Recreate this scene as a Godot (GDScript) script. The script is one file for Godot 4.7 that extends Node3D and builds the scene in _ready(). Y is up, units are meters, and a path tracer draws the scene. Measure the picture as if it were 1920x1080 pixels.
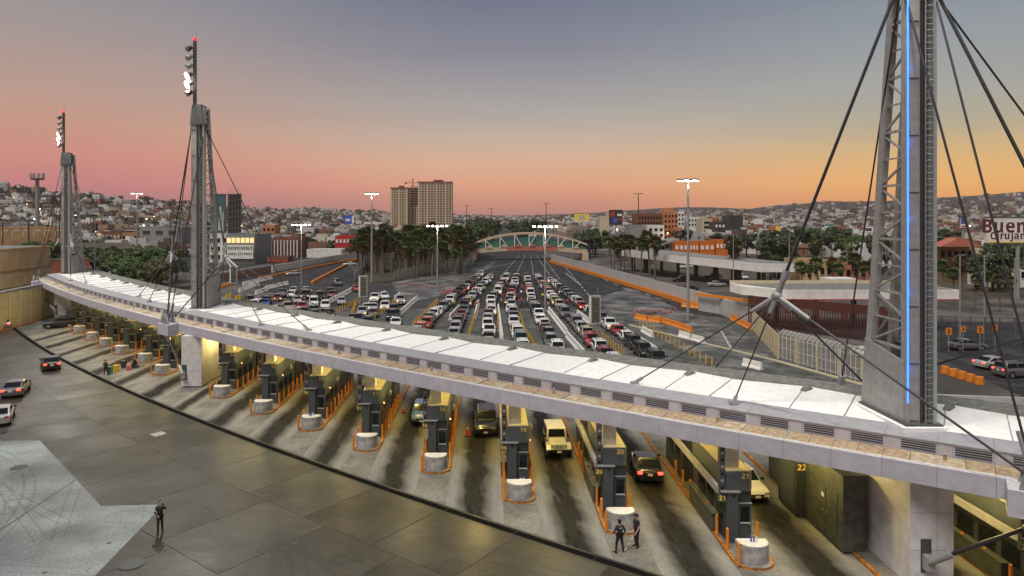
extends Node3D
# One world unit is a metre; the lanes run along -z, the camera stands 18 m above the plaza.
const F := 1300.0
const CX := 915.0
const CY := 405.0
const H := 18.0
const AC := Vector2(292.386, 431.669)  # centre of the arc that the canopy follows (x, depth)
const AR := 483.11
const ORD := ["first", "second", "third", "fourth", "fifth", "sixth", "seventh", "eighth", "ninth", "tenth", "eleventh", "twelfth", "thirteenth", "fourteenth", "fifteenth", "sixteenth", "seventeenth", "eighteenth", "nineteenth", "twentieth", "twenty-first", "twenty-second", "twenty-third", "twenty-fourth"]

class MB:
	var v := PackedVector3Array()
	var n := PackedVector3Array()
	var u := PackedVector2Array()
	var c := PackedColorArray()
	var ix := PackedInt32Array()
	var col := Color.WHITE
	func vert(p: Vector3, nn: Vector3, uv := Vector2.ZERO) -> int:
		v.append(p); n.append(nn); u.append(uv); c.append(col)
		return v.size() - 1
	func face(a: int, b: int, d: int) -> void:
		ix.append(a); ix.append(d); ix.append(b)
	func tri(a: Vector3, b: Vector3, d: Vector3) -> void:
		var nn := (b - a).cross(d - a).normalized()
		face(vert(a, nn), vert(b, nn), vert(d, nn))
	func quad(a: Vector3, b: Vector3, d: Vector3, e: Vector3, u0 := Vector2.ZERO, u1 := Vector2.ONE) -> void:
		var nn := (d - a).cross(e - b).normalized()
		var i0 := vert(a, nn, Vector2(u0.x, u1.y)); var i1 := vert(b, nn, Vector2(u1.x, u1.y))
		var i2 := vert(d, nn, Vector2(u1.x, u0.y)); var i3 := vert(e, nn, u0)
		face(i0, i1, i2); face(i0, i2, i3)
	func box(at: Vector3, s: Vector3, bs := Basis()) -> MB:
		var h := s * 0.5
		var p := []
		for k in 8:
			p.append(at + bs * Vector3(h.x if k & 1 else -h.x, h.y if k & 2 else -h.y, h.z if k & 4 else -h.z))
		quad(p[4], p[5], p[7], p[6]); quad(p[1], p[0], p[2], p[3])
		quad(p[5], p[1], p[3], p[7]); quad(p[0], p[4], p[6], p[2])
		quad(p[6], p[7], p[3], p[2]); quad(p[0], p[1], p[5], p[4])
		return self
	func bar(a: Vector3, b: Vector3, w: float, h: float) -> MB:
		var z := (b - a).normalized()
		var x := Vector3.UP.cross(z)
		x = Vector3.RIGHT if x.length() < 0.01 else x.normalized()
		return box((a + b) * 0.5, Vector3(w, h, a.distance_to(b)), Basis(x, z.cross(x), z))
	func tube(a: Vector3, b: Vector3, r0: float, r1: float, seg := 8, caps := true) -> MB:
		var z := (b - a).normalized()
		var x := z.cross(Vector3.UP)
		x = Vector3.RIGHT if x.length() < 0.01 else x.normalized()
		var y := z.cross(x)
		var first := v.size()
		for k in seg + 1:
			var t := TAU * k / seg
			var o := x * cos(t) + y * sin(t)
			vert(a + o * r0, o, Vector2(float(k) / seg, 0)); vert(b + o * r1, o, Vector2(float(k) / seg, 1))
		for k in seg:
			var i := first + k * 2
			face(i, i + 2, i + 3); face(i, i + 3, i + 1)
		if caps:
			for e in 2:
				var nn := z if e else -z
				var cen := vert(b if e else a, nn)
				for k in seg + 1:
					var t := TAU * k / seg
					vert((b if e else a) + (x * cos(t) + y * sin(t)) * (r1 if e else r0), nn)
				for k in seg:
					if e: face(cen, cen + 1 + k, cen + 2 + k)
					else: face(cen, cen + 2 + k, cen + 1 + k)
		return self
	func path(ps: Array, r: float, seg := 6) -> MB:
		for k in ps.size() - 1:
			tube(ps[k], ps[k + 1], r, r, seg, k == 0 or k == ps.size() - 2)
		return self
	func prism(poly: PackedVector2Array, xf: Transform3D, depth: float) -> MB:  # outline in the xy plane of xf, thickened along its z
		if not Geometry2D.is_polygon_clockwise(poly):
			pass
		else:
			poly = poly.duplicate(); poly.reverse()
		var t := Geometry2D.triangulate_polygon(poly)
		for k in range(0, t.size(), 3):
			var q := [poly[t[k]], poly[t[k + 1]], poly[t[k + 2]]]
			if (q[1] - q[0]).cross(q[2] - q[0]) < 0: q = [q[0], q[2], q[1]]
			tri(xf * Vector3(q[0].x, q[0].y, depth), xf * Vector3(q[1].x, q[1].y, depth), xf * Vector3(q[2].x, q[2].y, depth))
			tri(xf * Vector3(q[0].x, q[0].y, 0), xf * Vector3(q[2].x, q[2].y, 0), xf * Vector3(q[1].x, q[1].y, 0))
		for k in poly.size():
			var a := poly[k]; var b := poly[(k + 1) % poly.size()]
			quad(xf * Vector3(a.x, a.y, 0), xf * Vector3(b.x, b.y, 0), xf * Vector3(b.x, b.y, depth), xf * Vector3(a.x, a.y, depth))
		return self
	func slab(poly: PackedVector2Array, y0: float, y1: float) -> MB:  # outline of (x, z) points, from y0 up to y1
		var q := PackedVector2Array()
		for p in poly: q.append(Vector2(p.x, -p.y))
		return prism(q, Transform3D(Basis(Vector3.RIGHT, Vector3.FORWARD, Vector3.UP), Vector3(0, y0, 0)), y1 - y0)
	func loft(rings: Array, cap0 := true, cap1 := true, flat := false) -> MB:  # rings of equal length, counter-clockwise seen against the way they advance
		var m: int = rings[0].size()
		if flat:
			for r in rings.size() - 1:
				for k in m:
					quad(rings[r][k], rings[r][(k + 1) % m], rings[r + 1][(k + 1) % m], rings[r + 1][k])
		else:
			var first := v.size()
			for r in rings.size():
				for k in m:
					var du: Vector3 = rings[r][(k + 1) % m] - rings[r][(k + m - 1) % m]
					var dv: Vector3 = rings[mini(r + 1, rings.size() - 1)][k] - rings[maxi(r - 1, 0)][k]
					vert(rings[r][k], du.cross(dv).normalized())
			for r in rings.size() - 1:
				for k in m:
					var a := first + r * m + k; var b := first + r * m + (k + 1) % m
					face(a, b, b + m); face(a, b + m, a + m)
		for e in 2:
			if (cap0 if e == 0 else cap1):
				var ring: Array = rings[0] if e == 0 else rings[-1]
				var mid := Vector3.ZERO
				for p in ring: mid += p / m
				for k in m:
					if e == 0: tri(mid, ring[(k + 1) % m], ring[k])
					else: tri(mid, ring[k], ring[(k + 1) % m])
		return self
	func sheet(rows: Array, smooth := true) -> MB:  # a grid of points
		var m: int = rows[0].size()
		if not smooth:
			for r in rows.size() - 1:
				for k in m - 1: quad(rows[r][k], rows[r][k + 1], rows[r + 1][k + 1], rows[r + 1][k])
			return self
		var first := v.size()
		for r in rows.size():
			for k in m:
				var du: Vector3 = rows[r][mini(k + 1, m - 1)] - rows[r][maxi(k - 1, 0)]
				var dv: Vector3 = rows[mini(r + 1, rows.size() - 1)][k] - rows[maxi(r - 1, 0)][k]
				vert(rows[r][k], du.cross(dv).normalized(), Vector2(float(k) / (m - 1), float(r) / (rows.size() - 1)))
		for r in rows.size() - 1:
			for k in m - 1:
				var a := first + r * m + k
				face(a, a + 1, a + m + 1); face(a, a + m + 1, a + m)
		return self
	func ball(at: Vector3, s: Vector3, seg := 10, rows := 6) -> MB:
		var first := v.size()
		for r in rows + 1:
			for k in seg + 1:
				var ph := PI * r / rows; var t := TAU * k / seg
				var o := Vector3(sin(ph) * cos(t), cos(ph), -sin(ph) * sin(t))
				vert(at + o * s, (o / s).normalized())
		for r in rows:
			for k in seg:
				var a := first + r * (seg + 1) + k
				face(a, a + seg + 1, a + seg + 2); face(a, a + seg + 2, a + 1)
		return self
	func quad_box(a: Vector3, b: Vector3, ha: float, hb: float) -> MB:  # a thin upright panel from a to b, of height ha at a and hb at b
		var t := Vector3(0, 0, 0.06)
		var p := [a, b, b + Vector3(0, hb, 0), a + Vector3(0, ha, 0)]
		quad(p[0] + t, p[1] + t, p[2] + t, p[3] + t); quad(p[1] - t, p[0] - t, p[3] - t, p[2] - t)
		quad(p[3] + t, p[2] + t, p[2] - t, p[3] - t); quad(p[0] - t, p[1] - t, p[1] + t, p[0] + t)
		return self
	func mesh() -> ArrayMesh:
		var arr := []
		arr.resize(Mesh.ARRAY_MAX)
		arr[Mesh.ARRAY_VERTEX] = v; arr[Mesh.ARRAY_NORMAL] = n; arr[Mesh.ARRAY_TEX_UV] = u; arr[Mesh.ARRAY_COLOR] = c; arr[Mesh.ARRAY_INDEX] = ix
		var m := ArrayMesh.new()
		m.add_surface_from_arrays(Mesh.PRIMITIVE_TRIANGLES, arr)
		return m

var M := {}
var names := {}
var rng := RandomNumberGenerator.new()
var font: SystemFont

func G(px: float, py: float, y := 0.0) -> Vector3:  # where the level y is seen at a place in the photograph
	var d := (H - y) * F / (py - CY)
	return Vector3((px - CX) * d / F, y, -d)
func P(px: float, py: float, d: float) -> Vector3:
	return Vector3((px - CX) * d / F, H - (py - CY) * d / F, -d)
func arc(a: float, inw: float, y: float) -> Vector3:
	var r := AR - inw
	return Vector3(AC.x + r * sin(a), y, -(AC.y - r * cos(a)))
func arc_z(x: float, inw: float) -> float:
	return -(AC.y - sqrt((AR - inw) ** 2 - (x - AC.x) ** 2))
func numbered(called: String) -> String:
	names[called] = names.get(called, -1) + 1
	return called if names[called] == 0 else "%s_%03d" % [called, names[called]]
func tag(o: Node, label: String, category := "", group := "") -> Node:
	o.set_meta("label", label)
	if category: o.set_meta("category", category)
	if group: o.set_meta("group", group)
	return o
func thing(called: String, label: String, category: String, at := Vector3.ZERO, turn := 0.0, group := "") -> Node3D:
	var o := Node3D.new()
	o.name = numbered(called); add_child(o)
	o.position = at; o.rotation.y = turn
	tag(o, label, category, group)
	return o
func obj(called: String, mb, material: Material, parent: Node = self) -> MeshInstance3D:
	var o := MeshInstance3D.new()
	o.name = numbered(called) if parent == self else called
	o.mesh = mb.mesh() if mb is MB else mb
	o.material_override = material
	parent.add_child(o, true)
	return o
func struct(called: String, mb, material: Material) -> MeshInstance3D:
	var o := obj(called, mb, material)
	o.set_meta("kind", "structure")
	return o
func dup(src: Node3D, at: Vector3, turn := 0.0, label := "", group := "", scl := 1.0) -> Node3D:
	var o: Node3D = src.duplicate()
	o.name = numbered(String(src.get_meta("base", src.name))); add_child(o)
	o.position = at; o.rotation = Vector3(0, turn, 0)
	if scl != 1.0: o.scale = Vector3.ONE * scl
	if label: o.set_meta("label", label)
	if group: o.set_meta("group", group)
	return o
func lin(r: float, g: float, b: float) -> Color:
	return Color(r, g, b).linear_to_srgb()
func noise_tex(freq: float, lo: float, hi: float, seed_: int, size := 512, normal := 0.0, kind := FastNoiseLite.TYPE_SIMPLEX_SMOOTH, tint0 := Color.WHITE, tint1 := Color.WHITE, mid := -1.0) -> NoiseTexture2D:
	var t := NoiseTexture2D.new()
	var f := FastNoiseLite.new()
	f.seed = seed_; f.frequency = freq; f.noise_type = kind; f.fractal_octaves = 5; f.fractal_gain = 0.55
	t.noise = f; t.width = size; t.height = size; t.seamless = true
	if normal > 0.0:
		t.as_normal_map = true; t.bump_strength = normal
	else:
		var g := Gradient.new()
		g.set_color(0, Color(lo * tint0.r, lo * tint0.g, lo * tint0.b)); g.set_color(1, Color(hi * tint1.r, hi * tint1.g, hi * tint1.b))
		g.set_offset(0, 0.22); g.set_offset(1, 0.8)
		if mid >= 0.0: g.add_point(0.45, Color(mid, mid, mid))
		t.color_ramp = g
	return t
func mat(key: String, c: Color, rough := 0.7, metal := 0.0, tex: Texture2D = null, scale := 1.0, world := true, nrm: Texture2D = null, nscale := 0.5) -> StandardMaterial3D:
	var m := StandardMaterial3D.new()
	m.resource_name = key
	m.albedo_color = c; m.roughness = rough; m.metallic = metal
	if tex or nrm:
		m.uv1_triplanar = true; m.uv1_world_triplanar = world
		m.uv1_scale = Vector3.ONE * scale
		if tex: m.albedo_texture = tex
		if nrm:
			m.normal_enabled = true; m.normal_texture = nrm; m.normal_scale = nscale
	M[key] = m
	return m
func glow(key: String, c: Color, e: float) -> StandardMaterial3D:
	var m := mat(key, c, 0.4)
	m.emission_enabled = true; m.emission = c; m.emission_energy_multiplier = e
	return m
func text(called: String, s: String, size: float, at: Vector3, turn: float, m: Material, parent: Node, depth := 0.02) -> MeshInstance3D:
	var t := TextMesh.new()
	t.text = s; t.font = font; t.font_size = 32; t.pixel_size = size / 23.0; t.depth = depth
	t.curve_step = 2.0
	var o := obj(called, t, m, parent)
	o.position = at; o.rotation.y = turn
	return o
func omni(at: Vector3, c: Color, e: float, size := 0.3, rng_ := 120.0) -> void:
	var l := OmniLight3D.new()
	l.name = numbered("lamp_light"); add_child(l)
	l.position = at; l.light_color = c; l.light_energy = e; l.light_size = size; l.omni_range = rng_; l.omni_attenuation = 2.0; l.shadow_enabled = true
func spot(at: Vector3, to: Vector3, c: Color, e: float, angle: float, size := 0.3) -> void:
	var l := SpotLight3D.new()
	l.name = numbered("flood_light"); add_child(l)
	l.look_at_from_position(at, to, Vector3.UP if absf((to - at).normalized().y) < 0.98 else Vector3.RIGHT)
	l.light_color = c; l.light_energy = e; l.light_size = size; l.spot_range = 300.0; l.spot_attenuation = 2.0; l.spot_angle = angle; l.spot_angle_attenuation = 0.6; l.shadow_enabled = true

# ---------------------------------------------------------------- camera, sky, light
func set_stage() -> void:
	var cam := Camera3D.new()
	cam.name = "camera"; add_child(cam)
	cam.position = Vector3(0, H, 0)
	cam.projection = Camera3D.PROJECTION_FRUSTUM
	cam.near = 0.1; cam.far = 20000.0
	cam.size = cam.near * 1080.0 / F
	cam.frustum_offset = Vector2(960.0 - CX, CY - 540.0) / F * cam.near
	cam.current = true
	var env := Environment.new()
	env.background_mode = Environment.BG_SKY
	env.tonemap_mode = Environment.TONE_MAPPER_LINEAR
	env.tonemap_exposure = 1.0
	env.sdfgi_enabled = true; env.ssao_enabled = true; env.ssil_enabled = true
	env.fog_enabled = true; env.fog_density = 0.00007; env.fog_light_color = Color(0.80, 0.73, 0.72)
	var pano := PanoramaSkyMaterial.new()
	pano.panorama = ImageTexture.create_from_image(sky_image())
	var sky := Sky.new()
	sky.sky_material = pano
	env.sky = sky
	env.background_energy_multiplier = 1.0
	var we := WorldEnvironment.new()
	we.name = "world"; we.environment = env
	add_child(we)
	var sun := DirectionalLight3D.new()
	sun.name = "afterglow"; add_child(sun)
	sun.look_at_from_position(Vector3(-30, 95, 45), Vector3.ZERO)
	sun.light_color = Color(1.0, 0.97, 0.93); sun.light_energy = 0.92; sun.light_angular_distance = 28.0; sun.shadow_enabled = true
	sun.sky_mode = DirectionalLight3D.SKY_MODE_LIGHT_ONLY
func sky_image() -> Image:
	# stops by elevation in degrees: dusk colours to the left, ahead and to the right
	var el := [0.0, 1.1, 2.4, 4.6, 6.4, 9.0, 13.2, 17.3, 28.0, 90.0]
	var left := [Color8(152, 110, 122), Color8(184, 119, 127), Color8(206, 128, 127), Color8(212, 142, 127), Color8(206, 153, 133), Color8(190, 156, 143), Color8(164, 151, 149), Color8(140, 142, 149), Color8(118, 123, 138), Color8(100, 108, 128)]
	var ahead := [Color8(190, 132, 120), Color8(218, 146, 120), Color8(234, 164, 130), Color8(224, 180, 148), Color8(200, 178, 160), Color8(172, 166, 162), Color8(138, 138, 152), Color8(115, 122, 142), Color8(106, 114, 136), Color8(98, 108, 130)]
	var right := [Color8(238, 150, 80), Color8(246, 166, 84), Color8(244, 180, 98), Color8(218, 180, 122), Color8(184, 172, 145), Color8(166, 166, 160), Color8(146, 154, 161), Color8(125, 135, 150), Color8(112, 120, 140), Color8(98, 108, 130)]
	var w := 1024; var h := 512
	var im := Image.create(w, h, false, Image.FORMAT_RGBAF)
	var fn := FastNoiseLite.new()
	fn.seed = 3; fn.frequency = 1.0; fn.fractal_octaves = 3
	for y in h:
		var e := 90.0 - (y + 0.5) * 180.0 / h
		var k := 0
		while k < el.size() - 2 and maxf(e, 0.0) > el[k + 1]: k += 1
		var t := clampf((maxf(e, 0.0) - el[k]) / (el[k + 1] - el[k]), 0, 1)
		var a: Color = left[k].srgb_to_linear().lerp(left[k + 1].srgb_to_linear(), t)
		var b: Color = ahead[k].srgb_to_linear().lerp(ahead[k + 1].srgb_to_linear(), t)
		var c: Color = right[k].srgb_to_linear().lerp(right[k + 1].srgb_to_linear(), t)
		for x in w:
			var az := fposmod((x + 0.5) / w * 360.0 + 180.0, 360.0) - 180.0
			var col: Color
			if az < 2.0: col = b.lerp(a, smoothstep(0.0, 1.0, clampf((2.0 - az) / 36.0, 0, 1)))
			else: col = b.lerp(c, smoothstep(0.0, 1.0, clampf((az - 2.0) / 32.0, 0, 1)))
			var back := smoothstep(60.0, 180.0, absf(az))
			col = col.lerp(b.lerp(a, 0.5), back)
			var s := fn.get_noise_3d(cos(deg_to_rad(az)) * 0.8, e * 0.05, sin(deg_to_rad(az)) * 0.8)
			var st := fn.get_noise_3d(cos(deg_to_rad(az)) * 2.2, e * 0.55, sin(deg_to_rad(az)) * 2.2) * smoothstep(1.0, 6.0, e) * 0.035
			var gl := col.get_luminance() * 1.04
			col = col.lerp(Color(gl, gl, gl), 0.07)
			im.set_pixel(x, y, col * (1.0 + 0.05 * s + st))
	return im

# ---------------------------------------------------------------- materials
func make_materials() -> void:
	font = SystemFont.new()
	font.font_names = PackedStringArray(["Droid Sans"]); font.font_weight = 700
	var fine := noise_tex(0.02, 0.88, 1.04, 11)
	var blot := noise_tex(0.005, 0.66, 1.06, 12, 1024)
	var grit := noise_tex(0.05, 0, 1, 13, 512, 3.0)
	var rip := noise_tex(0.012, 0, 1, 14, 512, 4.0)
	var streak := noise_tex(0.01, 0.78, 1.04, 15)
	var dirt := noise_tex(0.008, 0.93, 1.0, 16, 512, 0.0, FastNoiseLite.TYPE_SIMPLEX_SMOOTH, Color(1.0, 0.98, 0.95))
	var rusty := noise_tex(0.015, 0.9, 1.02, 17, 512, 0.0, FastNoiseLite.TYPE_SIMPLEX_SMOOTH, Color(0.93, 0.82, 0.7), Color(1, 0.99, 0.97))
	var clean := noise_tex(0.007, 0.94, 1.0, 19, 1024)
	var wearr := noise_tex(0.008, 0.6, 1.02, 18, 512)
	mat("ground", lin(0.13, 0.115, 0.10), 0.95, 0, blot, 0.01, true, grit, 0.4)
	var driven := ImageTexture.create_from_image(plaza_image())
	for k in 5:
		var g: float = [0.05, 0.062, 0.072, 0.055, 0.065][k]
		var m := mat("slab%d" % k, lin(g, g, g * 0.95), 0.5, 0, driven, 0.025, true, rip, 0.2)
		m.uv1_offset = Vector3(0.37 * k, 0, 0.61 * k)
		layer(m, fine, 0.5)
		rough_map(m, streak, 0.5); m.metallic_specular = 0.4
	var pt := mat("patch", lin(0.31, 0.36, 0.39), 0.5, 0, driven, 0.031, true, rip, 0.2)
	layer(pt, fine, 0.45); rough_map(pt, streak, 0.7)
	mat("joint", lin(0.03, 0.03, 0.03), 0.9)
	mat("steel_dark", lin(0.035, 0.035, 0.036), 0.5, 0.4)
	mat("concrete", lin(0.225, 0.215, 0.19), 0.8, 0, fine, 0.25, true, grit, 0.5)
	layer(M.concrete, streak, 0.05)
	mat("concrete_pale", lin(0.42, 0.415, 0.40), 0.8, 0, streak, 0.35, true, grit, 0.4)
	mat("kerb_orange", lin(0.62, 0.24, 0.03), 0.65, 0, wearr, 0.5)
	mat("bollard", lin(0.72, 0.25, 0.02), 0.5, 0, fine, 0.8)
	mat("yellow", lin(0.68, 0.40, 0.03), 0.5, 0, fine, 0.8)
	mat("slate", lin(0.060, 0.075, 0.085), 0.55, 0, dirt, 0.5)
	mat("slate_dark", lin(0.035, 0.042, 0.046), 0.5, 0, dirt, 0.5)
	mat("olive", lin(0.085, 0.095, 0.075), 0.55, 0, streak, 0.3)
	mat("glass", lin(0.010, 0.012, 0.014), 0.12, 0.0).metallic_specular = 0.28
	mat("trim", lin(0.55, 0.6, 0.6), 0.35, 0.3)
	mat("column", lin(0.66, 0.66, 0.63), 0.6, 0, dirt, 0.4)
	mat("pier", lin(0.62, 0.63, 0.66), 0.6, 0, dirt, 0.25)
	for k in 3: mat("fascia%d" % k, lin(0.47 + 0.015 * k, 0.475 + 0.015 * k, 0.545 + 0.015 * k), 0.5, 0, dirt, 0.3)
	mat("rim", lin(0.33, 0.335, 0.37), 0.55, 0, dirt, 0.3)
	for k in 3: mat("ledge%d" % k, [lin(0.46, 0.42, 0.34), lin(0.50, 0.48, 0.42), lin(0.40, 0.34, 0.26)][k], 0.8, 0, rusty, 0.25 + 0.05 * k)
	for k in 3: mat("fabric%d" % k, lin(0.89 - 0.02 * k, 0.89 - 0.02 * k, 0.86 - 0.02 * k), 0.75, 0, clean, 0.15 + 0.04 * k)
	mat("gutter", lin(0.22, 0.225, 0.20), 0.8, 0, streak, 0.3)
	mat("soffit", lin(0.55, 0.54, 0.48), 0.7)
	mat("mast", lin(0.34, 0.35, 0.35), 0.45, 0.2, dirt, 0.3)
	mat("mast_mid", lin(0.16, 0.17, 0.165), 0.5, 0.2)
	mat("mast_dark", lin(0.07, 0.075, 0.078), 0.5, 0.2)
	mat("brace_pale", lin(0.58, 0.60, 0.52), 0.5)
	mat("mast_pale", lin(0.36, 0.40, 0.39), 0.45, 0.2)
	mat("cable", lin(0.045, 0.045, 0.048), 0.45, 0.5)
	mat("galv", lin(0.30, 0.315, 0.32), 0.5, 0.3)
	mat("node_grey", lin(0.24, 0.25, 0.255), 0.55, 0.1)
	mat("numeral", lin(0.55, 0.42, 0.12), 0.5)
	mat("sign_yellow", lin(0.85, 0.62, 0.12), 0.5)
	mat("asphalt", lin(0.055, 0.055, 0.057), 0.75, 0, wearr, 0.03, true, grit, 0.5)
	layer(M.asphalt, blot, 0.07)
	mat("asphalt_pale", lin(0.22, 0.22, 0.213), 0.8, 0, blot, 0.025, true, grit, 0.5)
	layer(M.asphalt_pale, wearr, 0.04)
	mat("yard", lin(0.135, 0.14, 0.125), 0.75, 0, blot, 0.05, true, grit, 0.5)
	layer(M.yard, streak, 0.3)
	mat("paint_white", lin(0.6, 0.6, 0.58), 0.7, 0, wearr, 0.4)
	mat("barrier_white", lin(0.84, 0.84, 0.82), 0.6, 0, dirt, 0.5)
	mat("barrier_orange", lin(0.75, 0.24, 0.02), 0.6, 0, dirt, 0.5)
	mat("wall_grey", lin(0.44, 0.46, 0.47), 0.8, 0, dirt, 0.12)
	mat("cream", lin(0.58, 0.52, 0.36), 0.75, 0, dirt, 0.2)
	mat("rust", lin(0.095, 0.026, 0.018), 0.8, 0, fine, 0.8)
	mat("white", lin(0.80, 0.80, 0.78), 0.6, 0, dirt, 0.1)
	mat("red", lin(0.45, 0.035, 0.03), 0.5)
	mat("cone_red", lin(0.75, 0.05, 0.025), 0.5)
	mat("black", lin(0.012, 0.012, 0.013), 0.6).metallic_specular = 0.25
	mat("black2", lin(0.008, 0.008, 0.008), 0.95).metallic_specular = 0.05
	mat("maroon_ink", lin(0.11, 0.02, 0.025), 0.6)
	mat("tyre", lin(0.012, 0.012, 0.012), 0.85)
	mat("rim_alloy", lin(0.45, 0.45, 0.46), 0.3, 0.8)
	mat("fence_green", lin(0.34, 0.37, 0.28), 0.7)
	mat("dirt_ground", lin(0.11, 0.09, 0.06), 0.95, 0, blot, 0.1)
	mat("grass", lin(0.055, 0.05, 0.028), 0.95, 0, fine, 0.2)
	mat("scrub", lin(0.072, 0.07, 0.062), 0.95, 0, blot, 0.003)
	layer(M.scrub, fine, 0.01)
	mat("trunk", lin(0.10, 0.075, 0.05), 0.9, 0, streak, 1.0)
	mat("trunk_palm", lin(0.17, 0.14, 0.11), 0.9, 0, streak, 1.0)
	mat("deadfrond", lin(0.20, 0.10, 0.04), 0.85); M.deadfrond.vertex_color_use_as_albedo = true
	for k in 4:
		var m := mat("leaf%d" % k, [lin(0.075, 0.125, 0.028), lin(0.06, 0.10, 0.028), lin(0.05, 0.072, 0.026), lin(0.11, 0.10, 0.035)][k], 0.6)
		m.vertex_color_use_as_albedo = true
		m.backlight_enabled = true; m.backlight = Color(0.06, 0.09, 0.02)
	glow("lamp", Color(1.0, 0.96, 0.88), 14.0)
	glow("lamp_warm", Color(1.0, 0.86, 0.52), 5.0)
	glow("neon", Color(0.16, 0.42, 1.0), 4.0)
	glow("tail", Color(1.0, 0.10, 0.05), 1.6)
	glow("brake", Color(1.0, 0.22, 0.16), 7.0)
	glow("head", Color(1.0, 0.72, 0.42), 2.2)
	mat("head_off", lin(0.5, 0.5, 0.5), 0.15, 0.3)
	mat("tail_off", lin(0.35, 0.02, 0.015), 0.2)
	glow("beacon", Color(1.0, 0.1, 0.08), 3.0)
	glow("screen_blue", Color(0.14, 0.26, 0.55), 0.5)
	glow("window_lit", Color(1.0, 0.9, 0.62), 0.6)
	mat("brick_orange", lin(0.52, 0.22, 0.095), 0.85, 0, dirt, 0.1)
	mat("brick_brown", lin(0.20, 0.085, 0.05), 0.85, 0, dirt, 0.1)
	mat("tan", lin(0.52, 0.37, 0.20), 0.8, 0, dirt, 0.08)
	mat("tan_dark", lin(0.33, 0.21, 0.11), 0.8, 0, dirt, 0.08)
	mat("teal", lin(0.05, 0.11, 0.12), 0.6)
	mat("roofgrey", lin(0.26, 0.27, 0.27), 0.7, 0, dirt, 0.08)
	mat("green_sheet", lin(0.05, 0.17, 0.13), 0.5)
	mat("bridge_pale", lin(0.58, 0.46, 0.33), 0.7, 0, dirt, 0.2)
	mat("bridge_red", lin(0.48, 0.16, 0.11), 0.7, 0, dirt, 0.2)
	mat("tower_tan", lin(0.66, 0.54, 0.38), 0.8, 0, dirt, 0.05)
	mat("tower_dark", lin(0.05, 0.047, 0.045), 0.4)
	mat("skin", lin(0.42, 0.22, 0.14), 0.6)
	var bodym := mat("figure", Color.WHITE, 0.8); bodym.vertex_color_use_as_albedo = true
	var house := mat("house", Color.WHITE, 0.85); house.vertex_color_use_as_albedo = true
	var lane := mat("lane", Color.WHITE, 0.75); lane.metallic_specular = 0.25
	lane.albedo_texture = ImageTexture.create_from_image(lane_image())
	lane.normal_enabled = true; lane.normal_texture = rip; lane.normal_scale = 0.15
	lane.uv1_scale = Vector3(1, 1, 1)
	for e in [["car_white", 0.72, 0.72, 0.70], ["car_silver", 0.42, 0.43, 0.44], ["car_grey", 0.13, 0.135, 0.14], ["car_black", 0.012, 0.012, 0.014], ["car_red", 0.36, 0.02, 0.02], ["car_blue", 0.03, 0.10, 0.38], ["car_tan", 0.40, 0.34, 0.23], ["car_green", 0.06, 0.16, 0.15], ["car_maroon", 0.15, 0.02, 0.025], ["car_cream", 0.70, 0.69, 0.60], ["car_olive", 0.07, 0.075, 0.05], ["car_orange", 0.6, 0.16, 0.02]]:
		var m := mat(e[0], lin(e[1], e[2], e[3]), 0.35, 0.25 if e[0] in ["car_silver", "car_grey"] else 0.0)
		m.clearcoat_enabled = true; m.clearcoat = 0.8; m.clearcoat_roughness = 0.08
func plaza_image() -> Image:  # forty metres of driven-over concrete: tyre arcs, oil drips, cracks, patches
	var n := 1024
	var f := FastNoiseLite.new(); f.seed = 31; f.frequency = 0.004; f.fractal_octaves = 5
	var im := f.get_seamless_image(n, n)
	im.convert(Image.FORMAT_RGB8)
	for y in n:
		for x in n:
			var v := 0.58 + 0.5 * im.get_pixel(x, y).r
			im.set_pixel(x, y, Color(v, v * 0.985, v * 0.95))
	var r := RandomNumberGenerator.new(); r.seed = 12
	var dab := func(px: float, py: float, rad: float, k: float) -> void:
		for yy in range(int(py - rad), int(py + rad) + 1):
			for xx in range(int(px - rad), int(px + rad) + 1):
				var q := Vector2(xx - px, yy - py).length() / maxf(rad, 0.6)
				if q > 1.0: continue
				var ax := posmod(xx, n); var ay := posmod(yy, n)
				im.set_pixel(ax, ay, im.get_pixel(ax, ay) * (1.0 - k * (1.0 - q * q)))
	for k in 46:
		var p := Vector2(r.randf() * n, r.randf() * n); var an := r.randf_range(-0.5, 1.2); var bend := r.randf_range(-0.004, 0.004); var kk := r.randf_range(0.02, 0.085)
		for s in r.randi_range(120, 420):
			an += bend
			p += Vector2(cos(an), sin(an)) * 2.0
			var o := Vector2(-sin(an), cos(an)) * 19.0
			dab.call(p.x, p.y, 2.6, kk); dab.call(p.x + o.x, p.y + o.y, 2.6, kk)
	for k in 420: dab.call(r.randf() * n, r.randf() * n, r.randf_range(1.0, 6.5) * r.randf(), r.randf_range(0.15, 0.6))
	for k in 16:
		var p := Vector2(r.randf() * n, r.randf() * n); var an := r.randf() * TAU
		for s in r.randi_range(60, 240):
			an += r.randfn() * 0.25
			p += Vector2(cos(an), sin(an)) * 1.2
			dab.call(p.x, p.y, 0.8, 0.4)
	for k in 12:
		var x0 := r.randi() % n; var y0 := r.randi() % n; var g := r.randf_range(0.86, 1.16)
		for yy in r.randi_range(24, 70):
			for xx in r.randi_range(24, 40):
				var ax := posmod(x0 + xx, n); var ay := posmod(y0 + yy, n)
				im.set_pixel(ax, ay, im.get_pixel(ax, ay) * g)
	return im
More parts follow.
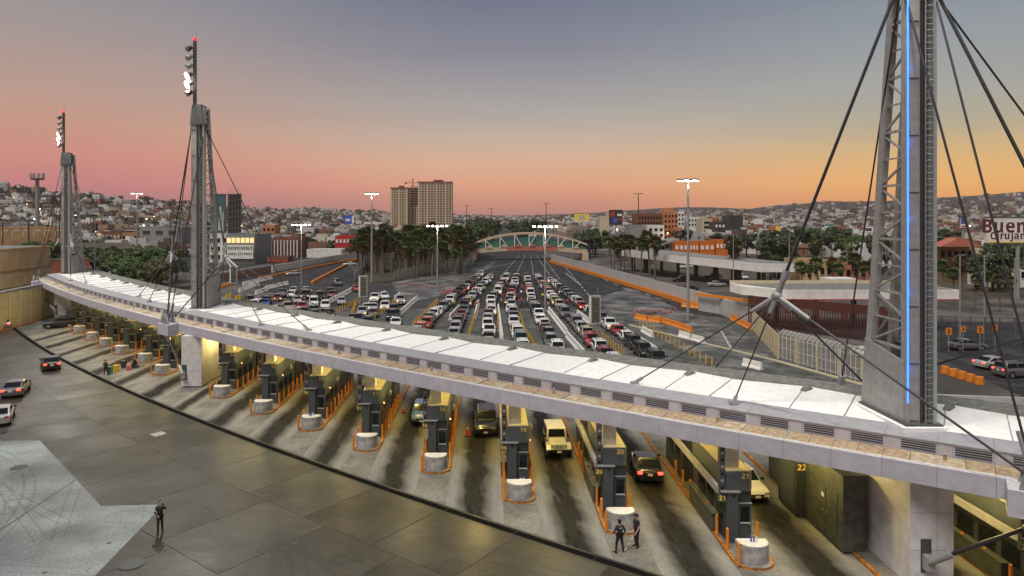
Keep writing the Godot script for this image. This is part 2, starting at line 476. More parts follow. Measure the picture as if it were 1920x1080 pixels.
func layer(m: StandardMaterial3D, t: Texture2D, scale: float) -> void:
	m.detail_enabled = true; m.detail_blend_mode = BaseMaterial3D.BLEND_MODE_MUL
	m.detail_albedo = t; m.detail_uv_layer = BaseMaterial3D.DETAIL_UV_2
	m.uv2_triplanar = true; m.uv2_world_triplanar = true; m.uv2_scale = Vector3.ONE * scale
func rough_map(m: StandardMaterial3D, t: Texture2D, r: float) -> void:
	m.roughness = r; m.roughness_texture = t
func lane_image() -> Image:  # concrete of one lane: an oily band down its middle, tyre tracks, blotches, cracks
	var w := 192; var h := 1536
	var im := Image.create(w, h, false, Image.FORMAT_RGB8)
	var a := FastNoiseLite.new(); a.seed = 5; a.frequency = 0.02; a.fractal_octaves = 4
	var b := FastNoiseLite.new(); b.seed = 9; b.frequency = 0.08; b.fractal_octaves = 3
	for y in h:
		for x in w:
			var u := (x + 0.5) / w * 2.0 - 1.0
			var wob := a.get_noise_2d(17.0, y * 0.35) * 0.18
			var band := exp(-pow(absf(u + wob) / (0.56 + 0.14 * a.get_noise_2d(3.0, y * 0.5)), 3.0) * 1.2)
			var tracks := exp(-pow((absf(u) - 0.52) / 0.13, 2.0))
			var n1 := a.get_noise_2d(x * 1.3, y * 0.35)
			var n2 := b.get_noise_2d(x * 1.0, y * 1.0)
			var oil := clampf(band * (1.15 + 0.45 * n1) , 0.0, 1.0)
			var g := lerpf(0.215, 0.018, oil) * (1.0 - 0.18 * tracks) * (1.0 + 0.16 * n2 + 0.22 * n1)
			im.set_pixel(x, y, Color(g * 1.03, g, g * 0.9).linear_to_srgb())
	var r := RandomNumberGenerator.new(); r.seed = 4
	for k in 40:
		var cx := r.randi_range(60, 130); var cy := r.randi_range(0, h - 1); var rad := r.randi_range(3, 14)
		for y in range(maxi(cy - rad * 2, 0), mini(cy + rad * 2, h)):
			for x in range(cx - rad, cx + rad):
				var q := Vector2((x - cx) / float(rad), (y - cy) / (rad * 2.0)).length() + 0.4 * b.get_noise_2d(x * 3, y * 2)
				if q < 0.8: im.set_pixel(x, y, im.get_pixel(x, y).darkened(0.45 * (0.8 - q) + 0.15))
	return im

# ---------------------------------------------------------------- ground
const NUM := {7: "seven", 8: "eight", 9: "nine", 10: "ten", 11: "eleven", 12: "twelve", 13: "thirteen", 14: "fourteen", 15: "fifteen", 16: "sixteen", 17: "seventeen", 18: "eighteen", 19: "nineteen", 20: "twenty", 21: "twenty-one", 22: "twenty-two"}
const ISLANDS := [[7, -67.7, 111.4], [8, -63.0, 105.9], [9, -57.6, 100.0], [10, -53.0, 95.1], [11, -47.9, 89.7], [12, -42.3, 84.5], [13, -37.1, 78.0], [0, -31.1, 73.0], [14, -26.55, 68.2], [15, -20.65, 62.7], [16, -14.98, 57.8], [17, -9.39, 52.8], [18, -3.71, 48.25], [19, 2.0, 43.3], [20, 7.65, 39.0], [21, 13.76, 35.1], [0, 20.4, 33.6], [22, 26.0, 29.5]]
func quad_slab(pts: Array, y: float, th := 0.02, shrink := 0.0) -> MB:
	var mb := MB.new()
	var mid := Vector3.ZERO
	for p in pts: mid += p / pts.size()
	var poly := PackedVector2Array()
	for p in pts:
		var q: Vector3 = p + (mid - p).normalized() * shrink
		poly.append(Vector2(q.x, q.z))
	return mb.slab(poly, y - th, y)
func build_ground() -> void:
	struct("ground", MB.new().box(Vector3(0, -0.55, -2000), Vector3(9000, 1.0, 4600)), M.ground)
	# the plaza before the booths, slab by slab
	var plaza := struct("plaza", MB.new().slab(ring_poly(-0.97, -0.54, -46.0, -5.0), -0.055, -0.03), M.joint)
	var rings := [-5.45, -11.2, -18.0, -25.0, -32.0, -39.0, -46.0]
	for r in rings.size() - 1:
		var k := 0
		var step: float = 0.0117 if r < 2 else 0.0176
		var a := -0.965 + (r % 2) * 0.004
		while a < -0.545:
			var e := 0.018
			var pts := []
			for s in 4: pts.append(arc(lerpf(a + e / AR, a + step - e / AR, s / 3.0), rings[r] - e, 0))
			for s in 4: pts.append(arc(lerpf(a + step - e / AR, a + e / AR, s / 3.0), rings[r + 1] + e, 0))
			obj("slab", quad_slab(pts, 0.012 + 0.002 * rng.randf(), 0.03), M["slab%d" % rng.randi_range(0, 4)], plaza)
			a += step; k += 1
	var patch := struct("pale_pavement", quad_slab([G(-90, 828), G(74, 826), G(143, 899), G(-120, 1075)], 0.024, 0.012, 0.012), M.patch)
	obj("slab", quad_slab([G(143.5, 900), G(189, 949), G(294, 947), G(289, 966), G(178, 1080), G(70, 1200), G(-120, 1200), G(-119, 1077)], 0.022, 0.012), M.patch, patch)
	var drain := struct("trench_drain", MB.new().slab(ring_poly(-0.95, -0.55, -5.48, -4.93), -0.02, 0.006), M.black)
	var a2 := -0.95
	while a2 < -0.556:
		obj("grate", MB.new().slab(ring_poly(a2, a2 + 0.0102, -5.40, -5.0), 0.0, 0.014), M.black2, drain)
		a2 += 0.0104
	for s in [[-5.62, -5.49], [-4.92, -4.78]]:
		obj("edging", MB.new().slab(ring_poly(-0.95, -0.55, s[0], s[1]), -0.01, 0.018), M.steel_dark, drain)
	# lanes and island aprons, slab by slab from the drain to the yard behind the canopy
	var lanes := struct("lane_pavement", MB.new().slab(ring_poly(-0.95, -0.555, -4.8, 33.0), -0.06, -0.02), M.joint)
	for i in ISLANDS.size() - 1:
		var xl: float = ISLANDS[i][1] + 1.06; var xr: float = ISLANDS[i + 1][1] - 1.06
		var cuts := [-4.76, 4.0, 14.0, 24.0, 32.9]
		for k in 4:
			var g := 0.012
			var p := [Vector3(xl, 0.01, arc_z(xl, cuts[k]) - g), Vector3(xr, 0.01, arc_z(xr, cuts[k]) - g), Vector3(xr, 0.01, arc_z(xr, cuts[k + 1]) + g), Vector3(xl, 0.01, arc_z(xl, cuts[k + 1]) + g)]
			var mb := MB.new()
			var v0 := fposmod(0.137 * i + 0.19 * k, 0.7)
			mb.quad(p[0], p[1], p[2], p[3], Vector2(0, v0), Vector2(1, v0 + 0.22))
			obj("lane_slab", mb, M.lane, lanes)
	for i in ISLANDS.size():
		var x: float = ISLANDS[i][1]; var z: float = -ISLANDS[i][2]
		var q := [Vector3(x - 1.04, 0, arc_z(x - 1.04, -4.76)), Vector3(x + 1.04, 0, arc_z(x + 1.04, -4.76)), Vector3(x + 1.04, 0, z - 1.0), Vector3(x - 1.04, 0, z - 1.0)]
		obj("apron_slab", quad_slab(q, 0.014), M.concrete, lanes)
	# the yard behind and the roads
	struct("yard", MB.new().slab(poly([[-95, -150], [-60, -170], [-30, -190], [0, -214], [24, -214], [44, -150], [47, -60], [30, -20], [-40, -50], [-95, -100]]), -0.1, -0.008), M.yard)
	struct("border_road", MB.new().slab(poly([[-165, -330], [-60, -175], [-30, -135], [28, -135], [45, -120], [44, -150], [24, -275], [32, -420], [40, -900], [8, -900], [0, -420], [-12, -275], [-40, -215], [-75, -330], [-95, -520], [-130, -520]]), -0.1, -0.002), M.asphalt)
	struct("turning_area", MB.new().slab(PackedVector2Array([xz(G(735, 530)), xz(G(905, 500)), xz(G(930, 490)), xz(G(915, 505)), xz(G(880, 540)), xz(G(760, 570))]), -0.05, 0.003), M.asphalt_pale)
	struct("exit_road", MB.new().slab(PackedVector2Array([xz(G(1110, 560)), xz(G(1180, 540)), xz(G(1420, 640)), xz(G(1460, 690)), xz(G(1380, 700)), xz(G(1180, 610))]), -0.05, 0.003), M.asphalt_pale)
	struct("side_road", MB.new().slab(poly([[45, -118], [58, -92], [52, -62], [110, -50], [140, -90], [120, -118]]), -0.05, 0.001), M.asphalt)
	var marks := struct("lane_marking", MB.new().box(Vector3(0, 0.0045, -216.5), Vector3(0.2, 0.003, 0.5)), M.paint_white)
	for l in [[938, 520, 975, 478], [968, 515, 985, 478], [1000, 515, 995, 478], [1030, 515, 1005, 478], [1048, 522, 1016, 478], [1110, 560, 1052, 492]]:
		var a3 := G(l[0], l[1]); var b3 := G(l[2], l[3])
		var n := int(a3.distance_to(b3) / 7.0)
		for k in n:
			var p0 := a3.lerp(b3, float(k) / n); var p1 := a3.lerp(b3, (k + 0.5) / n)
			obj("dash", MB.new().bar(p0 + Vector3(0, 0.0065, 0), p1 + Vector3(0, 0.0065, 0), 0.28, 0.005), M.paint_white, marks)
	for l in [[1063, 497, 1000, 462], [1120, 517, 1060, 497], [1180, 545, 1125, 520], [1240, 562, 1185, 541]]:
		var a4 := G(l[0], l[1]); var b4 := G(l[2], l[3])
		for k in 3:
			obj("dash", MB.new().bar(a4.lerp(b4, k / 3.0) + Vector3(0, 0.0075, 0), a4.lerp(b4, (k + 0.55) / 3.0) + Vector3(0, 0.0075, 0), 0.22, 0.004), M.paint_white, marks)
	for l in [[905, 505, 965, 492], [930, 517, 1010, 515], [1060, 512, 1090, 535], [1352, 620, 1372, 655]]:
		obj("stripe", MB.new().bar(G(l[0], l[1]) + Vector3(0, 0.009, 0), G(l[2], l[3]) + Vector3(0, 0.009, 0), 0.3, 0.004), M.paint_white, marks)
	# small flat things lying in the plaza
	for m in [[247, 1058, 0.62, "large round cast-iron manhole cover near the photo's bottom edge"], [35, 877, 0.5, "round manhole cover set in the pale pavement at the left"]]:
		var t := thing("manhole_cover", m[3], "manhole cover", G(m[0], m[1]) + Vector3(0, 0.02, 0))
		obj("frame", MB.new().tube(Vector3.ZERO, Vector3(0, 0.012, 0), m[2] + 0.05, m[2] + 0.05, 28), M.steel_dark, t)
		obj("lid", MB.new().tube(Vector3(0, 0.012, 0), Vector3(0, 0.02, 0), m[2], m[2], 28), M.slate_dark, t)
	var pl := obj("plate", MB.new().box(Vector3.ZERO, Vector3(1.0, 0.012, 1.0)), M.concrete_pale)
	pl.position = G(297, 814) + Vector3(0, 0.022, 0); pl.rotation.y = 0.9
	tag(pl, "pale square cover plate lying flush in the dark concrete plaza", "cover plate")
	for m in [[390, 951, 0.28], [456, 954, 0.22]]:
		var dp := obj("drain_lid", MB.new().box(Vector3.ZERO, Vector3(m[2], 0.012, 0.12)), M.steel_dark)
		dp.position = G(m[0], m[1]) + Vector3(0, 0.02, 0)
		tag(dp, "small dark utility lid right of the standing officer, " + ("nearer the officer" if m[0] < 400 else "farther from the officer"), "utility lid")
func xz(p: Vector3) -> Vector2:
	return Vector2(p.x, p.z)
func poly(a: Array) -> PackedVector2Array:
	var q := PackedVector2Array()
	for p in a: q.append(Vector2(p[0], p[1]))
	return q
func ring_poly(a0: float, a1: float, i0: float, i1: float) -> PackedVector2Array:
	var q := PackedVector2Array()
	var n := maxi(2, int((a1 - a0) * 200))
	for k in n + 1: q.append(xz(arc(lerpf(a0, a1, float(k) / n), i0, 0)))
	for k in n + 1: q.append(xz(arc(lerpf(a1, a0, float(k) / n), i1, 0)))
	return q

# ---------------------------------------------------------------- canopy
func hexa(mb: MB, a: float, b: float, i0: float, i1: float, y00: float, y01: float, y10: float, y11: float) -> MB:
	# solid between angles a and b, front at inset i0 (bottom y00, top y01), back at inset i1 (y10, y11)
	var f := [arc(a, i0, y00), arc(b, i0, y00), arc(b, i0, y01), arc(a, i0, y01)]
	var k := [arc(a, i1, y10), arc(b, i1, y10), arc(b, i1, y11), arc(a, i1, y11)]
	mb.quad(f[0], f[1], f[2], f[3]); mb.quad(k[1], k[0], k[3], k[2])
	mb.quad(f[3], f[2], k[2], k[3]); mb.quad(k[0], k[1], f[1], f[0])
	mb.quad(f[1], k[1], k[2], f[2]); mb.quad(k[0], f[0], f[3], k[3])
	return mb
const A0 := -0.893
const A1 := -0.560
func build_canopy() -> void:
	var t := thing("border_canopy", "long curved white and lavender-grey canopy roof over the inspection booths", "canopy")
	var n := 72
	var da := (A1 - A0) / n
	var g := 0.006 / AR
	for k in n:
		var a := A0 + k * da; var b := a + da
		obj("fascia_panel", hexa(MB.new(), a + g, b - g, 0.0, 0.12, 5.42, 6.36, 5.42, 6.36), M["fascia%d" % rng.randi_range(0, 2)], t)
		obj("ledge_lip", hexa(MB.new(), a + g, b - g, 0.122, 0.34, 6.24, 6.40, 6.24, 6.38), M.column, t)
		for s in 2:
			obj("ledge_sheet", hexa(MB.new(), lerpf(a, b, s * 0.5) + g * 2, lerpf(a, b, s * 0.5 + 0.5) - g * 2, 0.342, 1.70, 6.2, 6.33 + 0.012 * (k % 3), 6.2, 6.42 + 0.01 * s), M["ledge%d" % ([1, 0, 1][rng.randi_range(0, 2)] if k < 38 + rng.randi_range(0, 6) else [2, 0, 2][rng.randi_range(0, 2)])], t)
		if k % 3 == 1:
			obj("ledge_seam", hexa(MB.new(), a - 0.03 / AR, a + 0.03 / AR, 0.36, 1.68, 6.3, 6.41, 6.3, 6.48), M.rim, t)
		# louvre wall: a flat pier, then a frame of slats
		obj("wall_pier", hexa(MB.new(), a, a + da * 0.27, 1.702, 1.9, 6.30, 7.02, 6.3, 7.02), M["fascia%d" % (k % 3)], t)
		var lo := obj("louvre", hexa(MB.new(), a + da * 0.27, b, 1.82, 1.95, 6.30, 7.02, 6.3, 7.02), M.mast_dark, t)
		var la := a + da * 0.275; var lb := b - da * 0.005
		var fr := MB.new()
		hexa(fr, la, lb, 1.71, 1.818, 6.30, 6.46, 6.3, 6.46); hexa(fr, la, lb, 1.71, 1.818, 6.94, 7.02, 6.94, 7.02)
		hexa(fr, la, la + 0.08 / AR, 1.715, 1.817, 6.461, 6.939, 6.461, 6.939); hexa(fr, lb - 0.08 / AR, lb, 1.715, 1.817, 6.461, 6.939, 6.461, 6.939)
		obj("frame", fr, M.fascia1, lo)
		for s in 4:
			var y := 6.485 + s * 0.116
			obj("slat", hexa(MB.new(), la + 0.09 / AR, lb - 0.09 / AR, 1.725, 1.79, y + 0.02, y + 0.052, y + 0.005, y + 0.037), M.fascia0, lo)
		obj("rim_panel", hexa(MB.new(), a + g, b - g, 1.66, 3.42, 7.023, 7.09, 7.06, 7.22), M.rim, t)
		obj("soffit_panel", hexa(MB.new(), a + g, b - g, 0.124, 9.9, 5.425, 5.52, 5.425, 5.52), M.soffit, t)
		for s in 3:
			obj("gutter_panel", hexa(MB.new(), a + g, b - g, 8.0 + s * 0.78, 8.74 + s * 0.78, 7.15, 7.56 - s * 0.05, 7.15, 7.60 - s * 0.05), M.gutter, t)
		obj("back_panel", hexa(MB.new(), a + g, b - g, 9.95, 10.28, 5.42, 7.3, 5.42, 7.3), M.gutter, t)
	for e in 2:
		var a := (A0 - 0.0004) if e == 0 else A1
		obj("end_panel", hexa(MB.new(), a, a + 0.0004, 0.0, 10.3, 5.42, 6.5, 5.42, 7.3), M.fascia1, t)
	# folded fabric roof
	var per := 7.3 / AR
	var a := A0
	var c := 0
	while a < A1 - 0.001:
		for s in 2:
			var p0 := a + (0.0 if s == 0 else per * 0.62); var p1 := minf(A1, a + (per * 0.62 if s == 0 else per))
			if p1 <= p0: continue
			var rows := []
			for i in 9:
				var f := i / 8.0
				var row := []
				for j in 9:
					var q := j / 8.0
					var ridge := (q if s == 0 else 1.0 - q)
					var y := 7.2 + f * 0.16 + ridge * 0.16 * pow(f, 0.75) - sin(PI * q) * sin(PI * f) * 0.10
					row.append(arc(lerpf(p0 + g, p1 - g, q), lerpf(3.3, 8.15, f), y + (0.03 if s else 0.0)))
				rows.append(row)
			obj("roof_panel", MB.new().sheet(rows), M["fabric%d" % (c % 3)], t)
			obj("seam", MB.new().path([arc(p1, 3.4, 7.24 + (0.0 if s else 0.03)), arc(p1, 5.7, 7.30 + (0.0 if s else 0.10)), arc(p1, 8.1, 7.38 + (0.0 if s else 0.16))], 0.035, 5), M.rim, t)
			if s == 0:
				var vf := arc(p1, 7.3, 7.56)
				obj("vent_flap", MB.new().prism(poly([[-0.5, 0], [0.5, 0], [0.1, 0.22]]), Transform3D(Basis(Vector3.UP, 0.7), vf + Vector3(0, -0.06, 0)), 0.35), M.gutter, t)
			c += 1
		a += per
	for k in 15:
		var at := arc(A0 + 0.008 + k * 0.0222, 1.2, 6.38)
		obj("ledge_vent", MB.new().tube(at, at + Vector3(0, 0.28, 0), 0.09, 0.07, 8).ball(at + Vector3(0, 0.3, 0), Vector3(0.1, 0.07, 0.1), 8, 4), M.ledge2, t)
	# lit fittings under the soffit, each with its light
	for i in ISLANDS.size() - 1:
		var x: float = (ISLANDS[i][1] + ISLANDS[i + 1][1]) * 0.5
		for s in [2.9, 7.0]:
			var at := Vector3(x, 5.36, arc_z(x, s + 0.6))
			var lm := thing("soffit_lamp", "warm soffit lamp over %s, %s" % [lane_name(i), "near the fascia" if s < 4 else "deeper in"], "lamp", at, 0, "lamps under the canopy")
			obj("housing", MB.new().box(Vector3(0, 0.03, 0), Vector3(0.34, 0.06, 1.3)), M.mast, lm)
			obj("lamp_panel", MB.new().box(Vector3(0, -0.02, 0), Vector3(0.26, 0.03, 1.2)), M.lamp_warm, lm)
			omni(at + Vector3(0, -0.16, 0), Color(1.0, 0.88, 0.53), 13.5 if s < 4 else 12.0, 0.2)
func lane_name(i: int) -> String:
	var l: int = ISLANDS[i][0]; var r: int = ISLANDS[i + 1][0]
	return "the lane between %s and %s" % [("booth " + NUM[l]) if l else "the mast pier", ("booth " + NUM[r]) if r else "the mast pier"]

# ---------------------------------------------------------------- masts
func build_mast(which: String, x: float, d: float, ap: float, pier_x: float, pier_d: float, lit: bool, neon: bool) -> void:
	var t := thing("light_mast", which + " lattice mast on the canopy, with stay cables and a floodlight pole", "mast", Vector3(x, 7.2, -d))
	var top := 24.9 if neon else (23.3 if x > -50.0 else 22.2)
	var L := func(y: float) -> float: return (3.75 - (y - 3.5) * 0.108) if neon else (4.5 - y * 0.125)
	var br: Material = M.mast if neon else M.brace_pale
	# front columns
	var cl := obj("column", MB.new().box(Vector3(-0.38, top * 0.5, -0.3), Vector3(0.6, top, 0.6)), M.mast, t)
	for k in 8: obj("flange_plate", MB.new().box(Vector3(-0.38, 2.9 * k + 0.4, 0.012), Vector3(0.5, 0.05, 0.03)), M.mast_dark, cl)
	obj("cable_tray", MB.new().box(Vector3(0.13, top * 0.5, -0.35), Vector3(0.26, top, 0.1)), M.mast_dark, t)
	obj("column", MB.new().box(Vector3(0.72, top * 0.5, -0.3), Vector3(0.16, top, 0.6)), M.mast_pale, t)
	obj("back_plate", MB.new().box(Vector3(0.45, top * 0.5, -0.52), Vector3(0.38, top, 0.05)), M.mast_dark, t)
	var lad := obj("ladder", MB.new().bar(Vector3(0.22, 0.1, 0), Vector3(0.22, top, 0), 0.04, 0.05).bar(Vector3(0.61, 0.1, 0), Vector3(0.61, top, 0), 0.04, 0.05), M.galv, t)
	var rung := MB.new().tube(Vector3(0.23, 0, 0), Vector3(0.6, 0, 0), 0.02, 0.02, 5).mesh()
	for k in 72:
		var r := obj("rung", rung, M.galv, lad)
		r.position.y = 0.4 + k * 0.315
	# raking back legs and the solid foot
	for s in [-1.0, 1.0]:
		var sx: float = -0.5 if s < 0 else 0.74
		var ps := [Vector3(sx, 0, -L.call(0)), Vector3(sx * 0.75, top, -L.call(top))]
		obj("leg", MB.new().bar(ps[0], ps[1], 0.36, 0.46), M.mast, t)
		var xf := Transform3D(Basis(Vector3.BACK, Vector3.UP, Vector3.LEFT), Vector3(sx + (-0.16 if s < 0 else 0.24), 0, 0))
		obj("foot_panel", MB.new().prism(PackedVector2Array([Vector2(-L.call(0) - 0.25, 0.0), Vector2(-0.32, 0.0), Vector2(-0.32, 3.35), Vector2(-L.call(3.9) - 0.25, 3.95)]), xf, 0.06), M.mast, t)
		# lattice of the side
		var y := 3.9
		var zf := -0.35
		while y < top - 1.6:
			obj("brace", MB.new().bar(Vector3(sx, y, -L.call(y)), Vector3(sx * 0.9, y, zf), 0.13, 0.13), br, t)
			obj("brace", MB.new().bar(Vector3(sx, y + 1.42, -L.call(y + 1.42)), Vector3(sx * 0.9, y + 1.42, zf), 0.08, 0.08), br, t)
			obj("brace", MB.new().bar(Vector3(sx, y, -L.call(y)), Vector3(sx * 0.9, y + 1.3, zf), 0.1, 0.1), br, t)
			obj("brace", MB.new().bar(Vector3(sx * 0.9, y + 1.54, zf), Vector3(sx, y + 2.75, -L.call(y + 2.75)), 0.1, 0.1), br, t)
			y += 2.84
	var yb := 3.9
	while yb < 9.0 and yb < top - 1.6:
		obj("cross_brace", MB.new().bar(Vector3(-0.45, yb, -L.call(yb)), Vector3(0.5, yb + 1.4, -L.call(yb + 1.4)), 0.1, 0.1), M.mast, t)
		obj("cross_brace", MB.new().bar(Vector3(-0.45, yb + 2.8, -L.call(yb + 2.8)), Vector3(0.5, yb + 1.45, -L.call(yb + 1.45)), 0.1, 0.1), M.mast, t)
		yb += 2.84
	obj("plinth", MB.new().box(Vector3(0.0, -0.02, -2.0), Vector3(2.3, 0.36, 4.9)), M.fabric1, t)
	obj("plinth_frame", MB.new().box(Vector3(0.05, 0.2, -2.05), Vector3(1.9, 0.1, 4.5)), M.mast_dark, t)
	# cap
	var cap := []
	for k in 5:
		var y: float = [top - 2.0, top - 1.6, top - 0.2, top + 0.2, top + 0.3][k]; var w: float = [0.80, 0.78, 0.62, 0.54, 0.5][k]; var dd: float = [2.05, 2.0, 1.75, 1.6, 1.5][k]
		cap.append([Vector3(-w, y, 0.12), Vector3(w, y, 0.12), Vector3(w * 0.9, y, -dd), Vector3(-w * 0.9, y, -dd)])
	obj("cap", MB.new().loft(cap, true, true, true), M.mast_dark, t)
	# floodlight pole
	var pt := top + 7.7
	obj("pole", MB.new().box(Vector3(-0.38, top + 3.85, -0.3), Vector3(0.3, 7.7, 0.3)), M.mast_dark, t)
	for k in 18: obj("step_peg", MB.new().box(Vector3(-0.38, top + 0.8 + k * 0.38, -0.3), Vector3(0.75, 0.035, 0.035)), M.mast_dark, t)
	obj("beacon_lamp", MB.new().ball(Vector3(-0.38, pt + 0.18, -0.3), Vector3(0.17, 0.2, 0.17), 8, 6), M.beacon, t)
	obj("aerial", MB.new().tube(Vector3(-0.2, pt, -0.3), Vector3(-0.2, pt + 1.1, -0.3), 0.02, 0.01, 5), M.mast_dark, t)
	for k in 6:
		var y := pt - 1.0 - k * 1.02
		var on: bool = lit and k in [3, 4]
		var fl := obj("floodlight", MB.new().tube(Vector3(-0.62, y + 0.22, -0.1), Vector3(-1.05, y - 0.12, 0.25), 0.2, 0.36, 12).bar(Vector3(-0.4, y + 0.1, -0.3), Vector3(-0.75, y + 0.12, 0.0), 0.07, 0.07), M.mast_pale if k in [1, 2] else M.mast_dark, t)
		obj("lamp_glass", MB.new().tube(Vector3(-1.05, y - 0.12, 0.25), Vector3(-1.09, y - 0.15, 0.29), 0.36 if not on else 0.46, 0.3 if not on else 0.42, 12), M.lamp if on else M.head_off, fl)
	if neon:
		for k in 6:
			obj("neon_tube", MB.new().tube(Vector3(-0.70, 1.3 + k * 3.8, 0.03), Vector3(-0.70, 1.3 + k * 3.8 + 3.78, 0.03), 0.04, 0.04, 8), M.neon, t)
			omni(t.position + Vector3(-0.72, 3.1 + k * 3.8, 0.16), Color(0.12, 0.35, 1.0), 0.12, 0.06, 10)
	# stays: flying nodes either side along the canopy, roof anchors, front outrigger
	var o := t.position
	var tang := (arc(ap + 0.01, 0, 0) - arc(ap - 0.01, 0, 0)).normalized()
	var front := arc(ap, -0.5, 6.6) - o
	for s in [-1.0, 1.0]:
		var node: Vector3 = tang * 6.9 * s + Vector3(0, 6.3, 0)
		var hd: Vector3 = Vector3(0.75 * s, top - 1.9, -0.5)
		obj("stay_cable", MB.new().tube(hd, node, 0.085, 0.085, 8), M.cable, t)
		obj("socket", MB.new().tube(hd, hd.lerp(node, 0.05), 0.2, 0.12, 8), M.mast_dark, t)
		var nd := obj("cable_node", MB.new().ball(node, Vector3.ONE * 0.3, 10, 6), M.node_grey, t)
		obj("socket", MB.new().tube(node, node.lerp(hd, 0.055), 0.2, 0.13, 8).tube(node.lerp(hd, 0.05), node.lerp(hd, 0.085), 0.17, 0.17, 8), M.node_grey, nd)
		var sock := func(q: Vector3) -> void:
			obj("socket", MB.new().tube(node, node.lerp(q, 0.16), 0.16, 0.12, 8), M.node_grey, nd)
		var an := []
		for e in [[6.9, 2.6], [13.5, 3.6], [10.5, 9.9]]:
			var q := arc(ap + s * e[0] / AR * 1.0 + s * 6.9 / AR, e[1], 7.28) - o
			an.append(q)
			obj("tie_cable", MB.new().tube(node, q, 0.045, 0.045, 6), M.cable, t)
			obj("roof_anchor", MB.new().box(q, Vector3(0.5, 0.18, 0.3)).bar(q, q.lerp(node, 0.06), 0.12, 0.2), M.rim, t)
			if an.size() < 3: sock.call(q)
		for q in [front + Vector3(0.3 * s, 0.1, -0.3), Vector3(0.5 * s, 1.3, -L.call(0) - 0.5)]:
			obj("tie_cable", MB.new().tube(node, q, 0.06, 0.06, 6), M.cable, t)
			sock.call(q)
		# thin stays to the roof's back edge and to the outrigger
		var bk := arc(ap + s * 9.2 / AR, 9.6, 7.45) - o
		obj("stay_cable", MB.new().tube(hd + Vector3(0, -0.4, 0), bk, 0.05, 0.05, 6), M.cable, t)
		obj("roof_anchor", MB.new().bar(bk, bk.lerp(hd, 0.03), 0.3, 0.3), M.rim, t)
		var fq: Vector3 = front + tang * 0.42 * s
		obj("stay_cable", MB.new().tube(hd + Vector3(0, -0.7, 0.3), fq + Vector3(0, 0.5, 0), 0.055, 0.055, 6), M.cable, t)
		obj("socket", MB.new().tube(fq, fq.lerp(hd, 0.035), 0.13, 0.15, 8).tube(fq.lerp(hd, 0.035), fq.lerp(hd, 0.085), 0.09, 0.13, 8), M.galv, t)
	var out := obj("outrigger", hexa(MB.new(), ap - 1.3 / AR, ap + 1.3 / AR, -1.15, -0.01, 5.12, 6.28, 5.12, 6.42), M.fascia2, t)
	out.position = -o
	for s in [-1.0, 1.0]:
		var bs := Basis(tang, Vector3.UP, tang.cross(Vector3.UP))
		obj("gusset_plate", MB.new().prism(PackedVector2Array([Vector2(-0.9, -0.25), Vector2(1.0, -0.25), Vector2(0.75, 0.25), Vector2(0.25, 0.75), Vector2(-0.3, 0.85), Vector2(-0.75, 0.35)]), Transform3D(bs, front + bs.z * 0.4 * s), 0.1), M.mast, t)
		for e in [-0.45, 0.35]:
			obj("pin", MB.new().tube(front + bs * Vector3(e, 0.3, 0.4 * s - 0.06), front + bs * Vector3(e, 0.3, 0.4 * s + 0.16), 0.16, 0.16, 12), M.galv, t)
	# concrete pier under the canopy, with the tie from the outrigger
	var pr := thing("canopy_pier", which + " mast's pale concrete pier standing under the canopy edge", "pier", Vector3(pier_x, 0.15, -pier_d))
	obj("pier_wall", MB.new().box(Vector3(0, 2.63, -2.6), Vector3(2.1, 5.25, 5.2)), M.pier, pr)
	for k in 2: obj("joint_line", MB.new().box(Vector3(0, 1.7 + 1.8 * k, 0.004), Vector3(2.08, 0.02, 0.012)), M.rim, pr)
	obj("joint_line", MB.new().box(Vector3(0.25, 2.63, 0.003), Vector3(0.02, 5.2, 0.01)), M.rim, pr)
	obj("recess_plate", MB.new().box(Vector3(-0.3 if pier_x > 0 else -0.75, 1.45, 0.02), Vector3(0.5, 1.6, 0.05)), M.mast_dark, pr)
	var ft := Vector3(-0.3 if pier_x > 0 else -0.75, 1.3, 0.3); var hd2: Vector3 = arc(ap, -0.7, 5.05) - pr.position
	obj("tie_rod", MB.new().tube(ft, hd2, 0.09, 0.09, 8), M.cable, pr)
	obj("tie_socket", MB.new().tube(ft, ft.lerp(hd2, 0.22), 0.2, 0.18, 10), M.mast, pr)
	obj("tie_socket", MB.new().tube(hd2, hd2.lerp(ft, 0.16), 0.3, 0.14, 10), M.mast, pr)
	obj("foot_bracket", MB.new().box(ft + Vector3(0, -0.1, -0.1), Vector3(0.4, 0.7, 0.4)), M.mast, pr)
	if lit:
		for k in [3, 4]:
			var at := o + Vector3(-1.25, pt - 1.2 - k * 1.02, 0.5)
			spot(at, at + Vector3(0.25 if k == 3 else -0.3, -1.0, 0.15 if k == 3 else 0.7), Color(1.0, 0.97, 0.9), 260.0, 68.0, 0.3)

